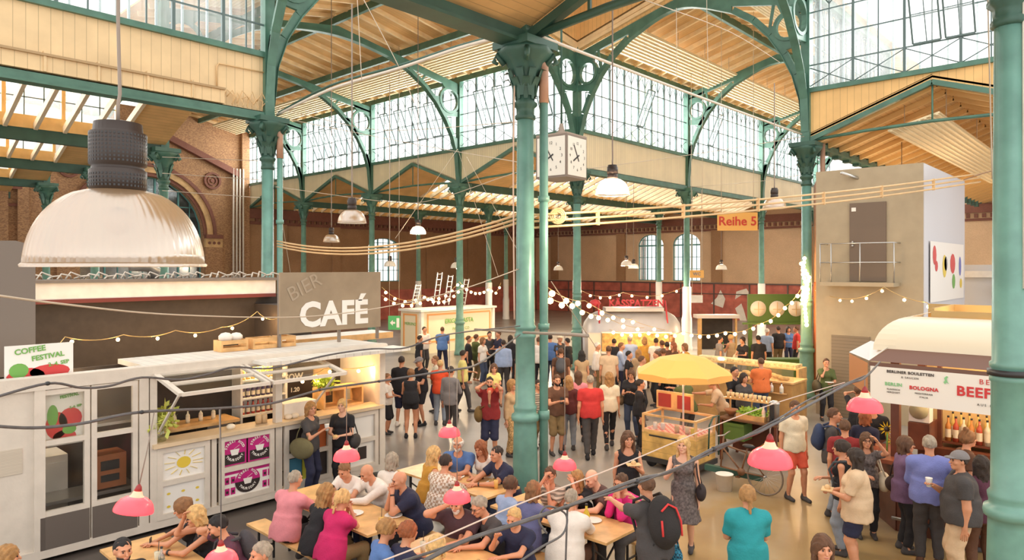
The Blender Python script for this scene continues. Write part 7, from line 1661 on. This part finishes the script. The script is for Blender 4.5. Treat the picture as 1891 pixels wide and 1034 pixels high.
MB().tube([a['sh'][1] + Vector((-.1 * RT[0] * 0, 0, .02)), a['back'] - Vector((0, 0, .05)) + (a['chest'] - a['back']) * .16, a['hip'][0] + Vector((0, 0, .12))], .008, 5).build('bag_strap', cl(90, 40, 30), None)['label'] = 'thin dark strap across the orange t-shirt'; bpy.context.scene.collection.objects['bag_strap']['category'] = 'strap'
P(1259, 690, 'seller in an olive shirt bending under the parasol', 1.76, -150, top='green', bot='dgrey', hair='brown', lean=22, arms=('front', 'reach'))
P(1318, 697, 'red-haired seller in a peach shirt working behind the cart', 1.7, -100, 'f', 'beige', 'khaki', 'loose', 'trousers', hair='red', hk='pony', lean=24, arms=('front', 'reach'), wid=1.1)
a = P(1526, 662, 'woman in olive green eating from a plate by the grey tower', 1.68, -12, 'f', 'green', 'black', 'loose', 'trousers', hair='brown', hk='short', arms=('front', 'eat')); bag(a, 1, cl(84, 74, 54), 'olive shoulder bag of the woman eating by the tower', 1.2); held(a, 0, 'plate', 'paper plate of the woman eating by the tower')
P(1468, 739, 'young man in a white t-shirt and coral shorts', 1.78, 12, top='cream', bot='coral', botk='shorts', hair='brown', skin='m', arms=('down', 'down'), legs='weight', nod=6)
a = P(1541, 753, 'tall boy in a dark t-shirt with his hand on his chin', 1.8, 65, top='dgrey', bot='ljeans', hair='brown', arms=('chin', 'swing'), legs='weight'); backpack(a, cl(50, 62, 92), 'navy backpack hanging on the tall boy with hand on chin', None, .9)
P(1560, 775, 'man in a dark red t-shirt behind the tall boy', 1.7, 160, top='dred', bot='navy', hair='brown')
P(1585, 712, 'woman in black with raised arms at the stall corner', 1.7, 150, 'f', 'black', 'navy', hair='brown', hk='bun', arms=('shoulder', 'up'))
P(1598, 757, 'woman in a dark navy t-shirt at the counter under the pink lamp', 1.68, 140, 'f', 'navy', 'jeans', hair='red', hk='bob', arms=('front', 'down'))
a = P(1612, 738, 'seller in black behind the burger stall corner', 1.74, -30, top='black', bot='black', hair='red', hk='short')
a = P(1600, 800, 'girl with glasses and long brown hair at the counter', 1.6, -15, 'f', PRINT, 'black', hair='brown', hk='long', arms=('up', 'front'), extra=('glasses',)); bag(a, 0, cl(214, 202, 180), 'pale patterned cloth bag of the girl with glasses', 1.0)
a = P(1553, 813, 'girl in a black tank top and ripped pale jeans', 1.64, -125, 'f', 'black', 'ljeans', 'tank', 'trousers', hair='dark', hk='bun', arms=('down', 'front')); backpack(a, cl(70, 74, 78), 'grey backpack of the girl in ripped jeans', None, .8)
a = P(1578, 828, 'large woman in a loose beige top and navy shorts holding food', 1.7, -120, 'f', 'beige', 'navy', 'loose', 'shorts', hair='dark', hk='wavy', wid=1.38, arms=('front', 'front')); held(a, 1, 'tray', 'small food tray held by the woman in beige')
a = P(1673, 806, 'woman in a plum top with brown bob at the burger stall', 1.68, 75, 'f', 'purple', 'black', 'loose', 'trousers', hair='brown', hk='bob', wid=1.12, arms=('front', 'front'), extra=('glasses',)); bag(a, 0, cl(62, 44, 40), 'dark brown handbag of the woman in plum', 1.0)
P(1716, 803, 'grey-haired man in a violet-blue shirt with hand on hip', 1.82, 158, top='violet', bot='dgrey', topk='shirt', hair='grey', arms=('front', 'hip'), wid=1.12, shoe='brown')
a = P(1770, 833, 'large man in grey cap and dark t-shirt holding a cup', 1.76, -115, top='dgrey', bot='beige', hair='dark', hk='short', wid=1.42, arms=('down', 'hold'), extra=('cap', 'capg'), look=20); held(a, 1, 'cup', 'white paper cup held by the large man in the cap')
P(1788, 795, 'woman with pinned-up hair behind the man in the cap', 1.74, 80, 'f', 'brown', 'black', hair='lbrown', hk='topbun')
P(1812, 842, 'woman with long dark hair beside the closest column', 1.66, 170, 'f', 'plum', 'brown', hair='dark', hk='long', skin='m')
P(1380, 897, 'woman in a loose teal t-shirt with ponytail seen from behind', 1.66, 175, 'f', 'teal', 'black', 'loose', 'trousers', hair='dblond', hk='pony', arms=('front', 'front'), wid=1.3)
a = P(1262, 806, 'woman with long pale blonde hair in a grey printed sleeveless dress', 1.72, -18, 'f', PRINT, 'black', 'sdress', None, hair='blond', hk='long', skin='l', arms=('down', 'fist'), legs='walk', look=-10)
bag(a, 0, cl(50, 40, 42), 'dark shoulder bag of the woman in the grey dress', .8)
a = P(1160, 797, 'woman with long wavy brown hair in a black tank top', 1.66, 5, 'f', 'black', 'black', 'tank', 'trousers', hair='brown', hk='wavy', arms=('hold', 'down')); held(a, 0, 'tray', 'snack held by the woman with wavy brown hair')
a = P(1195, 877, 'man in a dark t-shirt with big black and red backpack', 1.78, -150, top='dgrey', bot='jeans', hair='brown', lean=12, arms=('reach', 'fist'), wid=1.08); backpack(a, cl(42, 38, 38), 'black backpack with red zip trim on the man at the table end', cl(214, 60, 60), 1.15); bag(a, 1, mat('teal woven bag', srgb(50, 130, 160), .8, tile=(40, srgb(20, 60, 80))), 'teal woven bag hanging beside the backpacker', .85, dz=-.1)
a = P(1520, 990, 'girl with brown bobbed hair and fringe at the bottom edge', 1.62, -5, 'f', 'white', 'jeans', hair='brown', hk='bob')
# ---- seated at the tables
P(543, 868, 'grey-haired man in a pink t-shirt at the left table', 1.78, 150, top='pink', bot='black', hair='grey', hk='crop', arms=('table', 'tablein'), lean=14, wid=1.1, **S)
a = P(600, 893, 'woman with very long blonde hair and sunglasses on her head', 1.72, 137, 'f', 'black', 'black', hair='dblond', hk='longwide', arms=('table', 'tablein'), lean=18, extra=('shades',), **S)
P(630, 905, 'woman in a magenta t-shirt with blond ponytail', 1.68, 145, 'f', 'mag', 'khaki', hair='blond', hk='pony', arms=('chin', 'chin'), lean=18, wid=1.12, **S)
P(641, 850, 'brown-haired boy in white at the far end of the left table', 1.66, -25, top='white', bot='navy', hair='lbrown', arms=('table', 'tablein'), lean=24, nod=16, **S)
P(686, 853, 'bald man in a white shirt bending over his plate', 1.78, -50, top='white', bot='navy', topk='shirt', hk='bald', arms=('tablein', 'table'), lean=28, nod=14, wid=1.08, **S)
P(742, 868, 'bald man in a navy polo shirt with folded hands at his chin', 1.8, -62, top='navy', bot='black', topk='polo', hk='bald', arms=('chin', 'chin'), lean=22, wid=1.12, extra=('watch',), skin='m', **S)
P(724, 836, 'woman with streaked grey hair and white top in the second row', 1.66, 160, 'f', 'white', 'ljeans', hair='grey', hk='bob', lean=8, **S)
P(800, 824, 'woman with big blonde curls and ochre sleeveless top', 1.72, 120, 'f', 'mustard', 'jeans', 'tank', 'trousers', hair='blond', hk='wavy', arms=('table', 'tablein'), lean=12, **S)
P(822, 838, 'dark-haired bearded man in a checked shirt from behind', 1.8, 140, top=CHECK, bot='black', topk='shirt', hair='dark', arms=('table', 'tablein'), lean=14, wid=1.08, extra=('beard',), **S)
P(846, 804, 'white-bearded man in a blue t-shirt under the pink lamp', 1.78, -8, top='blue', bot='black', hair='white', hk='balding', arms=('tablein', 'tablein'), lean=14, wid=1.1, extra=('beard', 'wbeard'), skin='m', **S)
P(890, 811, 'woman with long brown hair and white strap top reaching over the table', 1.7, -30, 'f', 'white', 'jeans', 'strap', 'trousers', hair='red', hk='long', arms=('table', 'tablein'), lean=18, nod=12, **S)
P(920, 822, 'dark-haired man in a navy t-shirt leaning on the table', 1.8, -55, top='navy', bot='jeans', hair='dark', hk='crop', arms=('tablein', 'table'), lean=20, wid=1.08, skin='m', extra=('watch',), **S)
P(847, 905, 'man in a dark polo shirt with white stubble below the pink lamp', 1.8, -20, top='polo', bot='black', topk='polo', hair='grey', hk='crop', arms=('tablein', 'ear'), lean=16, nod=10, wid=1.15, skin='m', extra=('beard', 'wbeard'), **S)
P(893, 912, 'grey-blond man with glasses bending over the table', 1.8, -55, top='dgrey', bot='black', hair='grey', arms=('table', 'tablein'), lean=24, nod=12, extra=('glasses',), **S)
P(952, 935, 'blond boy in a dark blue polo shirt resting on his arm', 1.62, -30, top='navy', bot='black', topk='polo', hair='blond', arms=('tablein', 'fist'), lean=12, nod=10, **S)
P(712, 958, 'fair-haired woman in a blue top with braid at the front table', 1.68, 120, 'f', 'blue', 'black', hair='dblond', hk='bun', arms=('table', 'tablein'), lean=14, **S)
P(752, 963, 'woman with auburn pinned-up hair in a navy patterned top', 1.68, 130, 'f', 'navy', 'black', hair='red', hk='bun', arms=('table', 'tablein'), lean=10, **S)
P(806, 990, 'blonde person at the bottom edge of the front table', 1.6, 150, 'f', 'cream', 'black', hair='blond', hk='bob', lean=10, **S)
P(1016, 861, 'woman with short brown hair and black-and-white striped top', 1.7, -28, 'f', STRI, 'black', hair='brown', hk='short', arms=('chin', 'fore'), lean=10, extra=('glasses',), **S)
P(1066, 868, 'girl resting her face on her hand under the pink lamp', 1.62, -35, 'f', 'black', 'black', hair='dblond', hk='long', arms=('fore', 'tablein'), lean=18, **S)
P(1100, 863, 'bald man in a dark striped shirt bent over his food', 1.78, -60, top=cl(88, 62, 58), bot='black', topk='polo', hk='bald', skin='l', arms=('table', 'tablein'), lean=26, nod=14, wid=1.08, **S)
P(1150, 872, 'man in a hot pink shirt with folded hands', 1.78, -45, top='hotpink', bot='dgrey', topk='shirt', hair='brown', arms=('chin', 'chin'), lean=14, nod=6, extra=('glasses',), **S)
P(942, 880, 'woman with dark pinned-up hair and pale blue top by the column base', 1.66, 130, 'f', 'lblue', 'jeans', hair='brown', hk='bun', arms=('table', 'tablein'), lean=10, **S)
P(984, 889, 'woman with a brown bob and slate blue top', 1.68, 150, 'f', cl(104, 106, 146), 'jeans', hair='lbrown', hk='bob', arms=('tablein', 'table'), lean=14, **S)
P(1054, 902, 'man in a white shirt with thinning grey hair from behind', 1.8, 150, top='white', bot='brown', topk='shirt', hair='grey', hk='crop', arms=('table', 'tablein'), lean=16, wid=1.12, **S)
P(226, 992, 'dark-haired bearded man at the lower left edge table', 1.78, 50, top='black', bot='black', hair='black', hk='crop', arms=('table', 'tablein'), skin='m', lean=8, extra=('beard',), **S)
a = P(346, 918, 'girl with tied brown hair typing on her phone at lower left', 1.66, -75, 'f', 'black', 'jeans', 'tank', 'trousers', hair='lbrown', hk='bun', arms=('table', 'tablein'), lean=18, nod=12, **S); held(a, 1, 'phone', 'smartphone of the girl with tied brown hair')
P(368, 932, 'blonde woman with glasses propping her face on her hand', 1.68, -60, 'f', 'black', 'jeans', 'tank', 'trousers', hair='blond', hk='bob', arms=('tablein', 'fore'), lean=18, nod=8, extra=('glasses', 'watch'), **S)
a = P(410, 948, 'dark-haired bearded man in a plum t-shirt phoning', 1.78, -60, top='plum', bot='black', hair='black', arms=('tablein', 'ear'), lean=18, nod=8, extra=('beard',), **S); backpack(a, cl(70, 66, 70), 'dark grey backpack on the phoning man at lower left', None, .8); held(a, 1, 'phone', 'smartphone at the ear of the man in plum')
P(484, 1000, 'person with tousled grey hair at the bottom edge below the pink shirt', 1.72, -50, top='grey', bot='black', hair='grey', lean=10, **S)
P(12, 1008, 'person with brown-blond hair at the lower left corner of the picture', 1.66, 120, 'f', 'brown', 'black', hair='dblond', hk='bob', lean=6, **S)
# ---- lettering becomes plain mesh
bpy.context.view_layer.update(); _dg = bpy.context.evaluated_depsgraph_get()
for o in [o for o in COL.objects if o.type == 'FONT']:
    me = bpy.data.meshes.new_from_object(o.evaluated_get(_dg)); n = bpy.data.objects.new('x', me); COL.objects.link(n); n.parent = o.parent
    n.location = o.location; n.rotation_euler = o.rotation_euler; nm = o.name; o.name = 'old'; n.name = nm; bpy.data.objects.remove(o)
